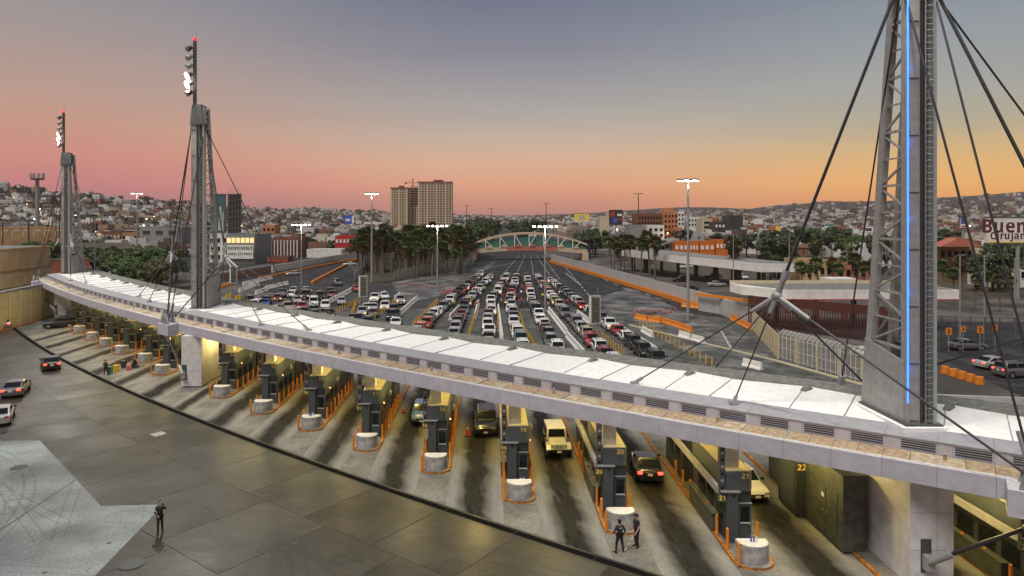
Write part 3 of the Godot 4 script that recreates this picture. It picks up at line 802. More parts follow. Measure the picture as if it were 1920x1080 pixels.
# ---------------------------------------------------------------- booths and islands
func build_booth(num: int, x: float, z: float) -> void:
	var t := thing("inspection_booth", "dark slate inspection booth numbered %s on its upper wall" % NUM[num], "booth", Vector3(x, 0.16, z), 0, "numbered inspection booths")
	if not M.has("booth_meshes"):
		var d := {}
		d.body = MB.new().box(Vector3(0, 1.37, -3.05), Vector3(1.4, 2.74, 6.0)).mesh()
		d.upper = MB.new().prism(PackedVector2Array([Vector2(-0.72, 0.08), Vector2(0.55, 0.08), Vector2(0.78, -0.2), Vector2(0.78, -6.2), Vector2(-0.72, -6.2)]), Transform3D(Basis(Vector3.RIGHT, Vector3.BACK, Vector3.DOWN), Vector3(0, 3.8, 0)), 1.05).mesh()
		d.pil = MB.new().box(Vector3(-0.40, 1.36, 0.06), Vector3(0.6, 2.72, 0.36)).mesh()
		d.door = MB.new().box(Vector3(0.33, 1.06, -0.02), Vector3(0.7, 2.0, 0.08)).mesh()
		d.win = MB.new().box(Vector3(0.34, 1.48, 0.025), Vector3(0.48, 0.84, 0.02)).mesh()
		var fr := MB.new()
		fr.box(Vector3(0.34, 2.1, 0.05), Vector3(0.72, 0.05, 0.1))
		d.ledge = MB.new().box(Vector3(0.34, 1.02, 0.05), Vector3(0.54, 0.06, 0.08)).mesh()
		d.sill = MB.new().box(Vector3(0.34, 0.04, 0.04), Vector3(0.7, 0.05, 0.08)).mesh()
		d.frame = fr.mesh()
		d.handle = MB.new().box(Vector3(0.6, 0.94, 0.06), Vector3(0.08, 0.05, 0.06)).mesh()
		d.roof = MB.new().box(Vector3(0.02, 3.82, -3.1), Vector3(1.36, 0.035, 6.0)).mesh()
		d.col = MB.new().box(Vector3(-0.18, 4.53, -1.0), Vector3(0.8, 1.40, 0.8)).mesh()
		d.colseam = MB.new().box(Vector3(-0.18, 4.25, -1.0), Vector3(0.806, 0.02, 0.806)).mesh()
		d.sign = MB.new().box(Vector3(-0.94, 2.42, 0.02), Vector3(0.42, 0.42, 0.24)).mesh()
		d.shelf = MB.new().box(Vector3(-0.52, 2.79, 0.12), Vector3(1.05, 0.05, 0.42)).mesh()
		d.post = MB.new().box(Vector3(-0.92, 3.98, -0.1), Vector3(0.3, 2.5, 0.3)).mesh()
		d.plate = MB.new().box(Vector3(-0.92, 0, 0.06), Vector3(0.16, 0.14, 0.03)).mesh()
		d.sw = MB.new().box(Vector3.ZERO, Vector3(0.03, 1.0, 1.2)).mesh()
		d.beam = MB.new().box(Vector3(-1.02, 2.72, -6.6), Vector3(0.2, 0.36, 13.0)).mesh()
		d.awn = MB.new().box(Vector3(-0.82, 2.60, -6.6), Vector3(0.2, 0.05, 13.0)).mesh()
		d.rail = MB.new().box(Vector3(-0.93, 1.02, -3.4), Vector3(0.4, 0.06, 4.6)).box(Vector3(-0.93, 0.5, -3.4), Vector3(0.34, 0.98, 4.4)).mesh()
		d.cam = MB.new().ball(Vector3(-0.38, 2.6, 0.27), Vector3(0.08, 0.06, 0.08), 8, 5).mesh()
		M.booth_meshes = d
	var b: Dictionary = M.booth_meshes
	obj("body", b.body, M.slate_dark, t); obj("upper_wall", b.upper, M.slate, t); obj("pilaster", b.pil, M.slate, t)
	var dr := obj("door", b.door, M.slate, t)
	obj("window", b.win, M.glass, dr); obj("lintel", b.frame, M.galv, dr); obj("window_ledge", b.ledge, M.trim, dr); obj("sill", b.sill, M.trim, dr); obj("handle", b.handle, M.galv, dr)
	var rf := obj("roof", b.roof, M.cream, t)
	obj("column", b.col, M.column, t); obj("column_seam", b.colseam, M.mast, t)
	var sg := obj("sign_box", b.sign, M.mast_dark, t)
	text("number", str(num), 0.26, Vector3(-0.94, 2.42, 0.15), 0, M.sign_yellow, sg)
	text("number", str(num), 0.28, Vector3(0.34, 3.6, 0.09), 0, M.numeral, t)
	obj("lane_lamp", MB.new().ball(Vector3(0.86, 2.5, -1.2), Vector3(0.07, 0.07, 0.07), 8, 5), M.head, t)
	obj("camera_hood", MB.new().ball(Vector3(1.0, 2.75, -3.4), Vector3(0.2, 0.3, 0.1), 10, 6).bar(Vector3(0.7, 2.7, -3.4), Vector3(1.0, 2.75, -3.4), 0.06, 0.06), M.mast_mid, t)
	obj("shelf", b.shelf, M.galv, t)
	var ps := obj("equipment_post", b.post, M.mast_dark, t)
	for k in 6:
		var pl := obj("plate", b.plate, M.mast if k % 2 else M.black, ps)
		pl.position.y = 2.95 + k * 0.38
	for k in 3:
		for s in [-1, 1]:
			var w := obj("side_window", b.sw, M.glass, t)
			w.position = Vector3(0.705 * s, 1.5, -1.1 - k * 1.6)
	obj("awning_beam", b.beam, M.rim, t); obj("awning_shelf", b.awn, M.cream, t); obj("counter", b.rail, M.olive, t)
	obj("camera", b.cam, M.black, t)
	# the second booth of the lane, behind
	var r := thing("rear_booth", "plain dark rear booth standing behind booth %s" % NUM[num], "booth", Vector3(x, 0.16, z - 8.6), 0, "rear booths under the canopy")
	obj("body", MB.new().box(Vector3(0, 1.5, -2.2), Vector3(1.3, 3.0, 4.4)), M.slate_dark, r)
	obj("roof", MB.new().box(Vector3(0, 3.05, -2.2), Vector3(1.5, 0.1, 4.7)), M.olive, r)
	for k in 2:
		for s in [-1, 1]:
			var w := obj("side_window", b.sw, M.glass, r)
			w.position = Vector3(0.655 * s, 1.5, -1.2 - k * 1.7)
	obj("gate_panel", MB.new().box(Vector3(0.15, 1.2, 1.2), Vector3(0.08, 2.4, 1.6)), M.black, r)
func island_shape(w: float, l: float) -> PackedVector2Array:
	var q := PackedVector2Array()
	for k in 13:
		var t := PI * k / 12.0
		q.append(Vector2(cos(t) * w, sin(t) * w * 0.85 - w * 0.85))
	q.append(Vector2(-w, -l)); q.append(Vector2(w, -l))
	return q
var bollard_mesh: ArrayMesh
func bollard_at(p: Vector3, label: String, group: String, m: StandardMaterial3D, h := 1.15) -> void:
	if bollard_mesh == null:
		bollard_mesh = MB.new().tube(Vector3.ZERO, Vector3(0, 1.1, 0), 0.085, 0.085, 10, false).ball(Vector3(0, 1.1, 0), Vector3(0.085, 0.06, 0.085), 10, 4).mesh()
	var o := obj("bollard", bollard_mesh, m)
	o.position = p; o.scale.y = h / 1.15
	tag(o, label, "bollard", group)
func build_islands() -> void:
	var block := MB.new().slab(island_shape(0.80, 1.0), 0.0, 0.92).mesh()
	var blocktop := MB.new().slab(island_shape(0.76, 0.97), 0.92, 0.945).mesh()
	var kerb := MB.new().slab(island_shape(1.03, 30.0), 0.0, 0.15).mesh()
	var pave := MB.new().slab(island_shape(0.86, 30.0), 0.1, 0.156).mesh()
	for i in ISLANDS.size():
		var x: float = ISLANDS[i][1]; var z: float = -ISLANDS[i][2]; var num: int = ISLANDS[i][0]
		var isl := struct("booth_island", kerb, M.kerb_orange)
		isl.position = Vector3(x, 0, z)
		obj("paving", pave, M.concrete, isl)
		var who: String = ("booth " + NUM[num]) if num else ("the left mast pier" if x < 0 else "the right mast pier")
		if num:
			var back := 2.95
			build_booth(num, x, z - back)
			var cb := thing("crash_block", "pale concrete crash block with a rounded nose before booth %s" % NUM[num], "concrete block", Vector3(x, 0.155, z - 0.28), 0, "crash blocks before the booths")
			obj("block", block, M.concrete_pale, cb); obj("top", blocktop, M.column, cb)
			if num in [16, 19]:
				var ps := thing("plastic_post", "small white plastic posts standing at the foot of booth %s" % NUM[num], "posts", Vector3(x + 0.15, 0.16, z - 2.6))
				for k in 2: obj("post", MB.new().box(Vector3(k * 0.2, 0.25, 0), Vector3(0.1, 0.5, 0.06)), M.white, ps)
				obj("foot", MB.new().box(Vector3(0.1, 0.02, 0), Vector3(0.4, 0.04, 0.16)), M.white, ps)
			if num in [16, 21]:
				var bg := thing("water_bottles", "blue-capped water bottles left on the crash block of booth %s" % NUM[num], "bottles", Vector3(x - 0.1, 1.1, z - 0.9))
				for k in 3: obj("bottle", MB.new().tube(Vector3(k * 0.13, 0, k * 0.05), Vector3(k * 0.13, 0.26, k * 0.05), 0.055, 0.05, 8).tube(Vector3(k * 0.13, 0.26, k * 0.05), Vector3(k * 0.13, 0.32, k * 0.05), 0.05, 0.025, 8), M.car_blue if k < 2 else M.white, bg)
			for s in [-1, 1]:
				for k in 8:
					var bz := z - (0.75 + k * 1.55 if s > 0 else 0.35 + k * 1.7) - (2.0 if s > 0 else 0.0)
					bollard_at(Vector3(x + s * 0.93, 0.15, bz), "orange steel bollard on the %s kerb of %s, %s from the front" % ["left" if s < 0 else "right", who, ordinal(k)], "bollards along the booth islands", M.bollard)
	# dark utility cabin beside the right pier
	var u := thing("utility_cabin", "olive-grey metal utility cabin with double doors left of the right mast pier", "cabin", Vector3(19.45, 0.16, -36.8))
	obj("wall", MB.new().box(Vector3(0, 2.0, -2.6), Vector3(1.2, 4.0, 5.2)), M.olive, u)
	obj("roof", MB.new().box(Vector3(0, 4.03, -2.6), Vector3(1.3, 0.06, 5.3)), M.slate_dark, u)
	for k in 2:
		var dr := obj("door", MB.new().box(Vector3(-0.61, 1.5, -1.2 - k * 1.3), Vector3(0.03, 2.7, 1.2)), M.olive, u)
		obj("handle", MB.new().box(Vector3(-0.64, 1.4, -1.7 - k * 0.4), Vector3(0.05, 0.12, 0.05)), M.galv, dr)
	obj("notice", MB.new().box(Vector3(-0.63, 2.2, -2.2), Vector3(0.012, 0.22, 0.3)), M.white, u)
	for e in [[17.9, -42.5, 3.2], [18.9, -46.5, 3.6]]:
		var c := thing("equipment_cabinet", "dark equipment cabinet under the canopy behind the utility cabin, " + ("nearer the lane" if e[0] < 18.5 else "farther back"), "cabinet", Vector3(e[0] + 1.0, 0.16, e[1]))
		obj("case", MB.new().box(Vector3(0, e[2] / 2, 0), Vector3(1.1, e[2], 2.6)), M.slate_dark, c)
		obj("door", MB.new().box(Vector3(-0.56, e[2] / 2, 0), Vector3(0.02, e[2] - 0.5, 1.9)), M.slate, c)
		text("number", "22", 0.36, Vector3(-0.25, e[2] - 0.3, 1.32), 0, M.sign_yellow, c)

# ---------------------------------------------------------------- vehicles
func rrect(w: float, z0: float, z1: float, y: float, r: float, y1 := INF) -> Array:  # rounded rectangle ring in plan, counter-clockwise from above; y at the front, y1 at the rear
	var q := []
	var yb := y if y1 == INF else y1
	for e in [[w - r, z0 - r, 0.0], [w - r, z1 + r, -1.0], [-w + r, z1 + r, -2.0], [-w + r, z0 - r, -3.0]]:
		for k in 4:
			var t: float = PI / 2 * (e[2] + 1.0 - k / 3.0)
			var zz: float = e[1] + sin(t) * r
			q.append(Vector3(e[0] + cos(t) * r, lerpf(y, yb, (z0 - zz) / (z0 - z1)), zz))
	return q
const CARS := {
	"sedan": {"L": 4.7, "W": 0.90, "H": 1.44, "hood": 0.89, "belt": 0.95, "tail": 1.0, "c": [1.15, -1.98, 0.2, -1.0], "nose": 0.62, "r": 0.32},
	"hatchback": {"L": 4.1, "W": 0.86, "H": 1.48, "hood": 0.93, "belt": 0.98, "tail": 1.0, "c": [1.1, -1.98, 0.2, -1.5], "nose": 0.68, "r": 0.31},
	"suv": {"L": 4.6, "W": 0.93, "H": 1.74, "hood": 1.05, "belt": 1.10, "tail": 1.12, "c": [1.0, -2.2, 0.3, -1.9], "nose": 0.80, "r": 0.37},
	"van": {"L": 5.0, "W": 0.96, "H": 1.95, "hood": 1.10, "belt": 1.14, "tail": 1.16, "c": [1.6, -2.42, 0.75, -2.25], "nose": 0.85, "r": 0.35},
	"pickup": {"L": 5.4, "W": 0.97, "H": 1.80, "hood": 1.10, "belt": 1.12, "tail": 1.10, "c": [1.0, -0.75, 0.3, -0.55], "nose": 0.88, "r": 0.39},
	"jeep": {"L": 4.2, "W": 0.80, "H": 1.84, "hood": 1.10, "belt": 1.14, "tail": 1.14, "c": [0.55, -2.0, 0.38, -1.95], "nose": 0.98, "r": 0.41}}
var protos := {}
func car_proto(kind: String) -> Node3D:
	var p: Dictionary = CARS[kind]
	var t := thing(kind, "x", "car")
	t.set_meta("base", kind)
	var hl: float = p.L / 2; var w: float = p.W; var c: Array = p.c
	var jeep := kind == "jeep"
	# lower body: cross sections from nose to tail
	var rings := []
	var st := [[hl, p.nose - 0.14, w * 0.80, 0.36], [hl - 0.05, p.nose, w * 0.87, 0.27], [hl - 0.22, lerpf(p.nose, p.hood, 0.62), w * 0.95, 0.22], [hl - 0.7, lerpf(p.nose, p.hood, 0.88), w * 0.99, 0.2], [c[0], p.hood, w, 0.2], [0.0, p.belt, w, 0.2], [c[1] + 0.5, p.belt + 0.01, w, 0.2], [minf(c[1], -hl + 0.5), p.tail, w * 0.98, 0.22], [-hl + 0.12, p.tail - 0.04, w * 0.93, 0.27], [-hl, p.tail - 0.16, w * 0.86, 0.36]]
	if jeep: st = [[hl - 0.25, 0.98, w * 0.72, 0.55], [hl - 0.3, 1.05, w * 0.78, 0.5], [c[0], 1.10, w * 0.86, 0.42], [c[0] - 0.05, 1.14, w, 0.4], [0.0, 1.14, w, 0.4], [-hl + 0.1, 1.14, w, 0.4], [-hl + 0.04, 1.1, w * 0.97, 0.44]]
	for s in st:
		var y1: float = s[1]; var ww: float = s[2]; var y0: float = s[3]; var z: float = s[0]
		var half := [Vector3(ww * 0.86, y0, z), Vector3(ww * 0.97, y0 + 0.08, z), Vector3(ww, lerpf(y0, y1, 0.55), z), Vector3(ww * 0.985, y1 - 0.13, z), Vector3(ww * 0.93, y1 - 0.03, z), Vector3(ww * 0.6, y1 + 0.02, z)]
		var ring := []
		for q in half: ring.append(q)
		for k in half.size(): ring.append(Vector3(-half[5 - k].x, half[5 - k].y, z))
		ring.reverse()
		rings.append(ring)
	var b := MB.new().loft(rings)
	# cabin
	var cab := []
	var cr := 0.22 if not jeep else 0.06
	for e in [[0.0, 0.92], [0.35, 0.90], [0.72, 0.86], [0.93, 0.815], [1.0, 0.70]]:
		var f: float = e[0]
		var yy := lerpf(p.belt - 0.06, p.H, f)
		var tw: float = w * (e[1] if not jeep else lerpf(0.97, 0.88, f))
		var inset := 0.0 if f < 0.99 else 0.10
		cab.append(rrect(tw, lerpf(c[0], c[2], minf(f, 0.95)) - inset, lerpf(c[1], c[3], minf(f, 0.95)) + inset, yy, cr))
	b.loft(cab, false, true)
	obj("body", b, M.car_white, t)
	# glass, each pane a little proud of the shell
	var pane := func(f0: float, f1: float, front: bool) -> MB:
		var mb := MB.new()
		var za := lerpf(c[0], c[2], f0) if front else lerpf(c[1], c[3], f0)
		var zb := lerpf(c[0], c[2], f1) if front else lerpf(c[1], c[3], f1)
		var ya := lerpf(p.belt - 0.06, p.H, f0); var yb2 := lerpf(p.belt - 0.06, p.H, f1)
		var wa: float = w * 0.80; var wb: float = w * 0.72
		var o := 0.012 if front else -0.012
		if front: mb.quad(Vector3(-wa, ya, za + o), Vector3(wa, ya, za + o), Vector3(wb, yb2, zb + o), Vector3(-wb, yb2, zb + o))
		else: mb.quad(Vector3(wa, ya, za + o), Vector3(-wa, ya, za + o), Vector3(-wb, yb2, zb + o), Vector3(wb, yb2, zb + o))
		return mb
	obj("windshield", pane.call(0.16, 0.90, true), M.glass, t)
	obj("rear_window", pane.call(0.22, 0.88, false), M.glass, t)
	for s in [-1.0, 1.0]:
		for h in 2:
			var mb := MB.new()
			var f0 := 0.2; var f1 := 0.86
			var q := []
			for f in [f0, f1]:
				var zf := lerpf(c[0], c[2], f) - 0.16; var zr := lerpf(c[1], c[3], f) + 0.16
				var zm := lerpf(zf, zr, 0.48)
				var e: Array = [zf, zm + 0.05] if h == 0 else [zm - 0.05, zr]
				var xx: float = (w * lerpf(0.92, 0.835, f) if not jeep else w * lerpf(0.97, 0.88, f)) + 0.014
				q.append([Vector3(xx * s, lerpf(p.belt - 0.06, p.H, f), e[0]), Vector3(xx * s, lerpf(p.belt - 0.06, p.H, f), e[1])])
			if s > 0: mb.quad(q[0][0], q[0][1], q[1][1], q[1][0])
			else: mb.quad(q[0][1], q[0][0], q[1][0], q[1][1])
			obj("side_window", mb, M.glass, t)
		obj("mirror", MB.new().box(Vector3((w + 0.09) * s, p.belt + 0.06, c[0] - 0.32), Vector3(0.2, 0.14, 0.1)), M.black, t)
		for z in [hl - 0.86, -hl + 0.9]:
			if jeep and z > 0:
				z = hl - 0.6
				var fl := [Vector2(-0.62, 0.62), Vector2(-0.42, 0.98), Vector2(0.3, 1.0), Vector2(0.5, 0.72), Vector2(0.42, 0.66), Vector2(0.26, 0.90), Vector2(-0.38, 0.89), Vector2(-0.52, 0.62)]
				var pf := PackedVector2Array()
				for e in fl: pf.append(e)
				obj("fender", MB.new().prism(pf, Transform3D(Basis(Vector3.BACK, Vector3.UP, Vector3.LEFT), Vector3(0.93 * s if s > 0 else -0.6, 0, z)), 0.33), M.car_cream, t)
			var wx: float = (w - 0.12) * s if not jeep else 0.78 * s
			obj("wheel_arch", MB.new().tube(Vector3(wx - 0.1 * s, p.r + 0.03, z), Vector3((w + 0.004) * s, p.r + 0.03, z), p.r * 1.17, p.r * 1.17, 14), M.black, t)
			var wh := obj("wheel", MB.new().tube(Vector3(wx - 0.1 * s, p.r, z), Vector3(wx + 0.14 * s, p.r, z), p.r, p.r, 16), M.tyre, t)
			obj("rim", MB.new().tube(Vector3(wx + 0.14 * s, p.r, z), Vector3(wx + 0.15 * s, p.r, z), p.r * 0.64, p.r * 0.58, 12), M.rim_alloy, wh)
		var ly: float = p.nose + 0.02
		var hz := hl - 0.10
		if jeep: obj("headlight", MB.new().tube(Vector3(0.5 * s, 0.92, hl - 0.27), Vector3(0.5 * s, 0.92, hl - 0.21), 0.11, 0.11, 12), M.head_off, t)
		else: obj("headlight", MB.new().box(Vector3(w * 0.70 * s, ly - 0.03, hz + 0.005), Vector3(0.34, 0.14, 0.16), Basis(Vector3.UP, 0.28 * s)), M.head_off, t)
		obj("tail_light", MB.new().box(Vector3(w * 0.74 * s, p.tail - 0.16, -hl + 0.045), Vector3(0.30, 0.15, 0.12), Basis(Vector3.UP, -0.25 * s)), M.tail_off, t)
	if jeep:
		var gr := obj("grille", MB.new().box(Vector3(0, 0.85, hl - 0.245), Vector3(1.14, 0.42, 0.05)), M.car_cream, t)
		for k in 7: obj("slot", MB.new().box(Vector3(-0.3 + k * 0.1, 0.87, hl - 0.216), Vector3(0.05, 0.3, 0.012)), M.black, gr)
		obj("bumper", MB.new().box(Vector3(0, 0.58, hl - 0.08), Vector3(1.5, 0.2, 0.22)), M.black, t)
		obj("hood_seam", MB.new().box(Vector3(0, 1.115, 1.2), Vector3(0.36, 0.03, 0.5)), M.car_cream, t)
		obj("spare_wheel", MB.new().tube(Vector3(0, 1.0, -hl + 0.02), Vector3(0, 1.0, -hl - 0.2), 0.4, 0.4, 14), M.tyre, t)
	else:
		obj("grille", MB.new().box(Vector3(0, p.nose - 0.10, hl - 0.03), Vector3(w * 0.95, 0.13, 0.09)), M.black, t)
		obj("bumper", MB.new().box(Vector3(0, 0.36, hl - 0.02), Vector3(w * 1.5, 0.14, 0.1)), M.black, t)
	obj("licence_plate", MB.new().box(Vector3(0, 0.46 if not jeep else 0.6, hl + 0.035), Vector3(0.32, 0.15, 0.015)), M.white, t)
	obj("licence_plate", MB.new().box(Vector3(0, p.tail - 0.26, -hl - 0.012), Vector3(0.32, 0.15, 0.02)), M.white, t)
	if kind == "pickup":
		obj("bed", MB.new().box(Vector3(0, p.tail + 0.025, -hl / 2 - 0.45), Vector3(1.5, 0.03, 1.75)), M.black, t)
	if kind in ["suv", "van"]:
		for s in [-1.0, 1.0]: obj("roof_rail", MB.new().box(Vector3(0.52 * s, p.H + 0.04, -0.8), Vector3(0.04, 0.05, 1.7)), M.black, t)
	return t
func car(kind: String, color: String, at: Vector3, turn: float, label: String, group := "", lights := 0) -> Node3D:  # lights: 0 off, 1 head, 2 tail, 3 bright tail
	if not protos.has(kind):
		var pr := car_proto(kind)
		remove_child(pr)
		names[kind] -= 1
		protos[kind] = pr
	var o := dup(protos[kind], at, turn, label, group)
	o.set_meta("category", {"suv": "suv", "van": "van", "pickup": "pickup truck", "jeep": "jeep"}.get(kind, "car"))
	for ch in o.get_children():
		var nm := String(ch.name)
		if nm.begins_with("body") or nm.begins_with("fender"): ch.material_override = M[color]
		if lights == 1 and nm.begins_with("headlight"): ch.material_override = M.head
		if lights >= 2 and nm.begins_with("tail_light"): ch.material_override = M.brake if lights == 3 else M.tail
	return o
const CN := {"car_white": "white", "car_silver": "silver", "car_grey": "dark grey", "car_black": "black", "car_red": "red", "car_blue": "blue", "car_tan": "tan", "car_green": "teal green", "car_maroon": "maroon", "car_cream": "cream", "car_olive": "olive green", "car_orange": "orange"}
func build_cars() -> void:
	# single cars near the booths
	car("suv", "car_black", G(911, 822) + Vector3(0, 0.02, -2.3), 0, "black suv coming through the lane between booths eighteen and nineteen", "", 0)
	car("jeep", "car_cream", G(1047, 862) + Vector3(0, 0.02, -2.0), 0.03, "cream boxy off-road jeep in the lane right of booth nineteen")
	car("sedan", "car_black", G(1226, 912) + Vector3(0, 0.02, -2.35), PI - 0.10, "black sedan with red tail lights lit right of booth twenty", "", 3)
	car("sedan", "car_white", Vector3(16.7, 0.02, -45.6), 0.06, "white sedan half hidden behind booth twenty-one")
	car("hatchback", "car_blue", G(785, 800) + Vector3(0.1, 0.02, -2.1), 0.05, "blue hatchback in the lane between booths seventeen and eighteen")
	car("sedan", "car_black", G(95, 697) + Vector3(-1.2, 0.03, -1.9), PI + 0.62, "black sedan with glowing red tail lights in the middle of the left plaza", "", 3)
	car("sedan", "car_grey", G(20, 748) + Vector3(-0.8, 0.03, -2.0), PI + 0.38, "dark grey sedan with tail lights lit at the photo's left edge", "", 3)
	car("sedan", "car_silver", G(-22, 800) + Vector3(0, 0.03, -1.5), PI + 0.5, "silver car cut off by the left edge of the photo")
	car("sedan", "car_silver", G(6, 617) + Vector3(-1, 0.03, -1.6), PI + 0.6, "silver sedan with tail lights lit by the cream wall at far left", "", 3)
	car("suv", "car_black", G(105, 616) + Vector3(0, 0.03, -1.0), -1.15, "black suv turning out of the farthest left booths")
	car("sedan", "car_grey", G(42, 602) + Vector3(0, 0.03, -1.0), PI + 0.1, "dark grey sedan with tail lights lit beside the cream wall", "", 2)
	for e in [[-20.65 + 2.9, -82, "car_black", "sedan", "between booths fifteen and sixteen"], [-12.2, -74, "car_silver", "suv", "between booths sixteen and seventeen"]]:
		car(e[3], e[2], Vector3(e[0], 0.02, e[1]), 0, "%s %s in the lane %s" % [CN[e[2]], e[3], e[4]])
	# the queues behind the canopy: each runs from a near place to a far one
	var q := [[-10.6, 100, -8.6, 135, -1.4, 213, "first"], [-5.1, 92, -4.4, 140, 1.2, 205, "second"], [-0.3, 88, 0.6, 140, 5.9, 206, "third"], [4.4, 86, 4.4, 140, 8.6, 206, "fourth"], [8.8, 80, 9.0, 140, 11.2, 206, "fifth"], [14.8, 80, 13.6, 140, 14.0, 198, "sixth"], [20.4, 84, 18.2, 140, 16.8, 190, "seventh"]]
	var cols := ["car_white", "car_white", "car_white", "car_silver", "car_silver", "car_grey", "car_black", "car_black", "car_grey", "car_black", "car_white", "car_silver", "car_white", "car_red", "car_tan", "car_maroon", "car_green"]
	var kinds := ["sedan", "sedan", "sedan", "suv", "suv", "suv", "hatchback", "van", "pickup"]
	var r := RandomNumberGenerator.new(); r.seed = 21
	var fixed := {"1_1": ["suv", "car_orange", 2], "1_2": ["suv", "car_red", 0], "2_1": ["sedan", "car_tan", 0], "4_1": ["suv", "car_white", 0], "4_2": ["van", "car_green", 0], "5_2": ["suv", "car_white", 0], "6_1": ["suv", "car_maroon", 0], "6_3": ["suv", "car_red", 0], "7_0": ["suv", "car_black", 0], "7_1": ["suv", "car_black", 0]}
	for l in q.size():
		var e: Array = q[l]
		var d: float = e[1]
		var k := 0
		while d < e[5]:
			var x: float
			if d < e[3]: x = lerpf(e[0], e[2], (d - e[1]) / (e[3] - e[1]))
			else: x = lerpf(e[2], e[4], (d - e[3]) / (e[5] - e[3]))
			var slope: float = (e[2] - e[0]) / (e[3] - e[1]) if d < e[3] else (e[4] - e[2]) / (e[5] - e[3])
			var key := "%d_%d" % [l + 1, k]
			var kind: String = kinds[r.randi() % kinds.size()]; var col: String = cols[r.randi() % cols.size()]; var li := 1 if r.randf() < 0.5 else 0
			if fixed.has(key): kind = fixed[key][0]; col = fixed[key][1]; li = fixed[key][2]
			car(kind, col, Vector3(x + r.randf_range(-0.25, 0.25), 0.0, -d), -atan(slope) + r.randf_range(-0.03, 0.03), "%s %s waiting %s in the %s queue from the left" % [CN[col], kind, ordinal(k), e[6]], "cars queueing behind the canopy", li)
			d += CARS[kind].L + r.randf_range(0.35, 1.0)
			k += 1
	# left lanes and road
	var left := [[741, 586, "sedan", "car_black", 0.1], [722, 573, "suv", "car_white", 0.1], [610, 572, "suv", "car_white", 0.2], [590, 588, "sedan", "car_black", 0.2], [574, 600, "sedan", "car_grey", 0.2], [655, 604, "sedan", "car_silver", 0.15], [663, 596, "sedan", "car_black", 0.15], [632, 613, "suv", "car_black", 0.15], [497, 566, "sedan", "car_blue", 0.3], [482, 578, "sedan", "car_white", 0.3], [557, 560, "sedan", "car_silver", 0.35], [600, 553, "suv", "car_black", 0.3], [575, 541, "sedan", "car_silver", 0.5], [551, 508, "sedan", "car_silver", -0.9], [668, 538, "sedan", "car_red", 0.4], [720, 552, "sedan", "car_white", 0.3], [540, 575, "pickup", "car_tan", 0.3], [520, 556, "hatchback", "car_maroon", 0.3], [700, 586, "hatchback", "car_grey", 0.15], [655, 490, "sedan", "car_white", -1.0], [632, 527, "suv", "car_grey", 0.5], [512, 580, "sedan", "car_white", 0.3], [530, 590, "suv", "car_black", 0.3], [560, 583, "sedan", "car_white", 0.3], [588, 566, "van", "car_white", 0.25], [618, 586, "sedan", "car_black", 0.2], [640, 562, "sedan", "car_silver", 0.25], [566, 572, "sedan", "car_red", 0.3], [468, 562, "suv", "car_black", 0.35], [690, 606, "suv", "car_black", 0.12], [742, 604, "sedan", "car_white", 0.1], [700, 574, "sedan", "car_silver", 0.15], [545, 549, "sedan", "car_white", 0.35], [620, 543, "sedan", "car_black", 0.4]]
	for k in left.size():
		var e: Array = left[k]
		car(e[2], e[3], G(e[0], e[1] + 8), e[4], "%s %s %s" % [CN[e[3]], e[2], ["heading for the left booths between white barriers, %s nearest the palm grove" % ordinal(k) if e[1] > 530 else "driving on the left road beside the orange kerb, %s of the pair" % ("nearer" if e[1] > 500 else "farther")][0]], "cars on the left lanes", 1 if k % 4 == 1 else 0)
	for l in 6:
		for k in 8:
			if r.randf() < 0.42: continue
			var xx: float = -15.5 - l * 5.6 - k * 0.35; var dd: float = 92.0 + l * 4.0 + k * 7.2
			var kd2: String = kinds[r.randi() % kinds.size()]; var cl2: String = cols[r.randi() % cols.size()]
			car(kd2, cl2, Vector3(xx + r.randf_range(-0.4, 0.4), 0.0, -dd), 0.12 + r.randf_range(-0.05, 0.05), "%s %s in the left lanes toward the farther booths" % [CN[cl2], kd2], "cars on the left lanes", 1 if r.randf() < 0.4 else 0)
	# right: the road beyond the canopy and a car by the pale fence
	car("sedan", "car_silver", G(1865, 690), PI / 2 + 0.2, "silver sedan with red tail lights on the road right of the big mast", "", 3)
	car("suv", "car_grey", G(1905, 706), PI / 2 + 0.15, "dark grey suv with red tail lights at the photo's right edge", "", 3)
	car("sedan", "car_grey", G(1812, 655), PI / 2, "dark grey sedan driving below the orange arrow signs")
	car("sedan", "car_white", G(1628, 672), 0.2, "white sedan parked behind the pale picket fence")
	car("sedan", "car_silver", G(1344, 537), PI / 2, "silver sedan parked under the long white bus canopy", "")
	# parked cars in the lots at right
	var n := 0
	for k in 74:
		var px := r.randf_range(1120, 1660); var d2 := r.randf_range(165, 420)
		var p := P(px, 405, d2); p.y = 0
		if px < 1260 and d2 < 260: continue
		if px > 1200 and px < 1290 and d2 > 280 and d2 < 330: continue
		var kd: String = kinds[r.randi() % kinds.size()]; var cl: String = cols[r.randi() % cols.size()]
		n += 1
		car(kd, cl, p, PI / 2 * (r.randi() % 4) + 0.2, "%s %s parked in the lots beyond the bus canopies" % [CN[cl], kd], "cars parked beyond the bus canopies")

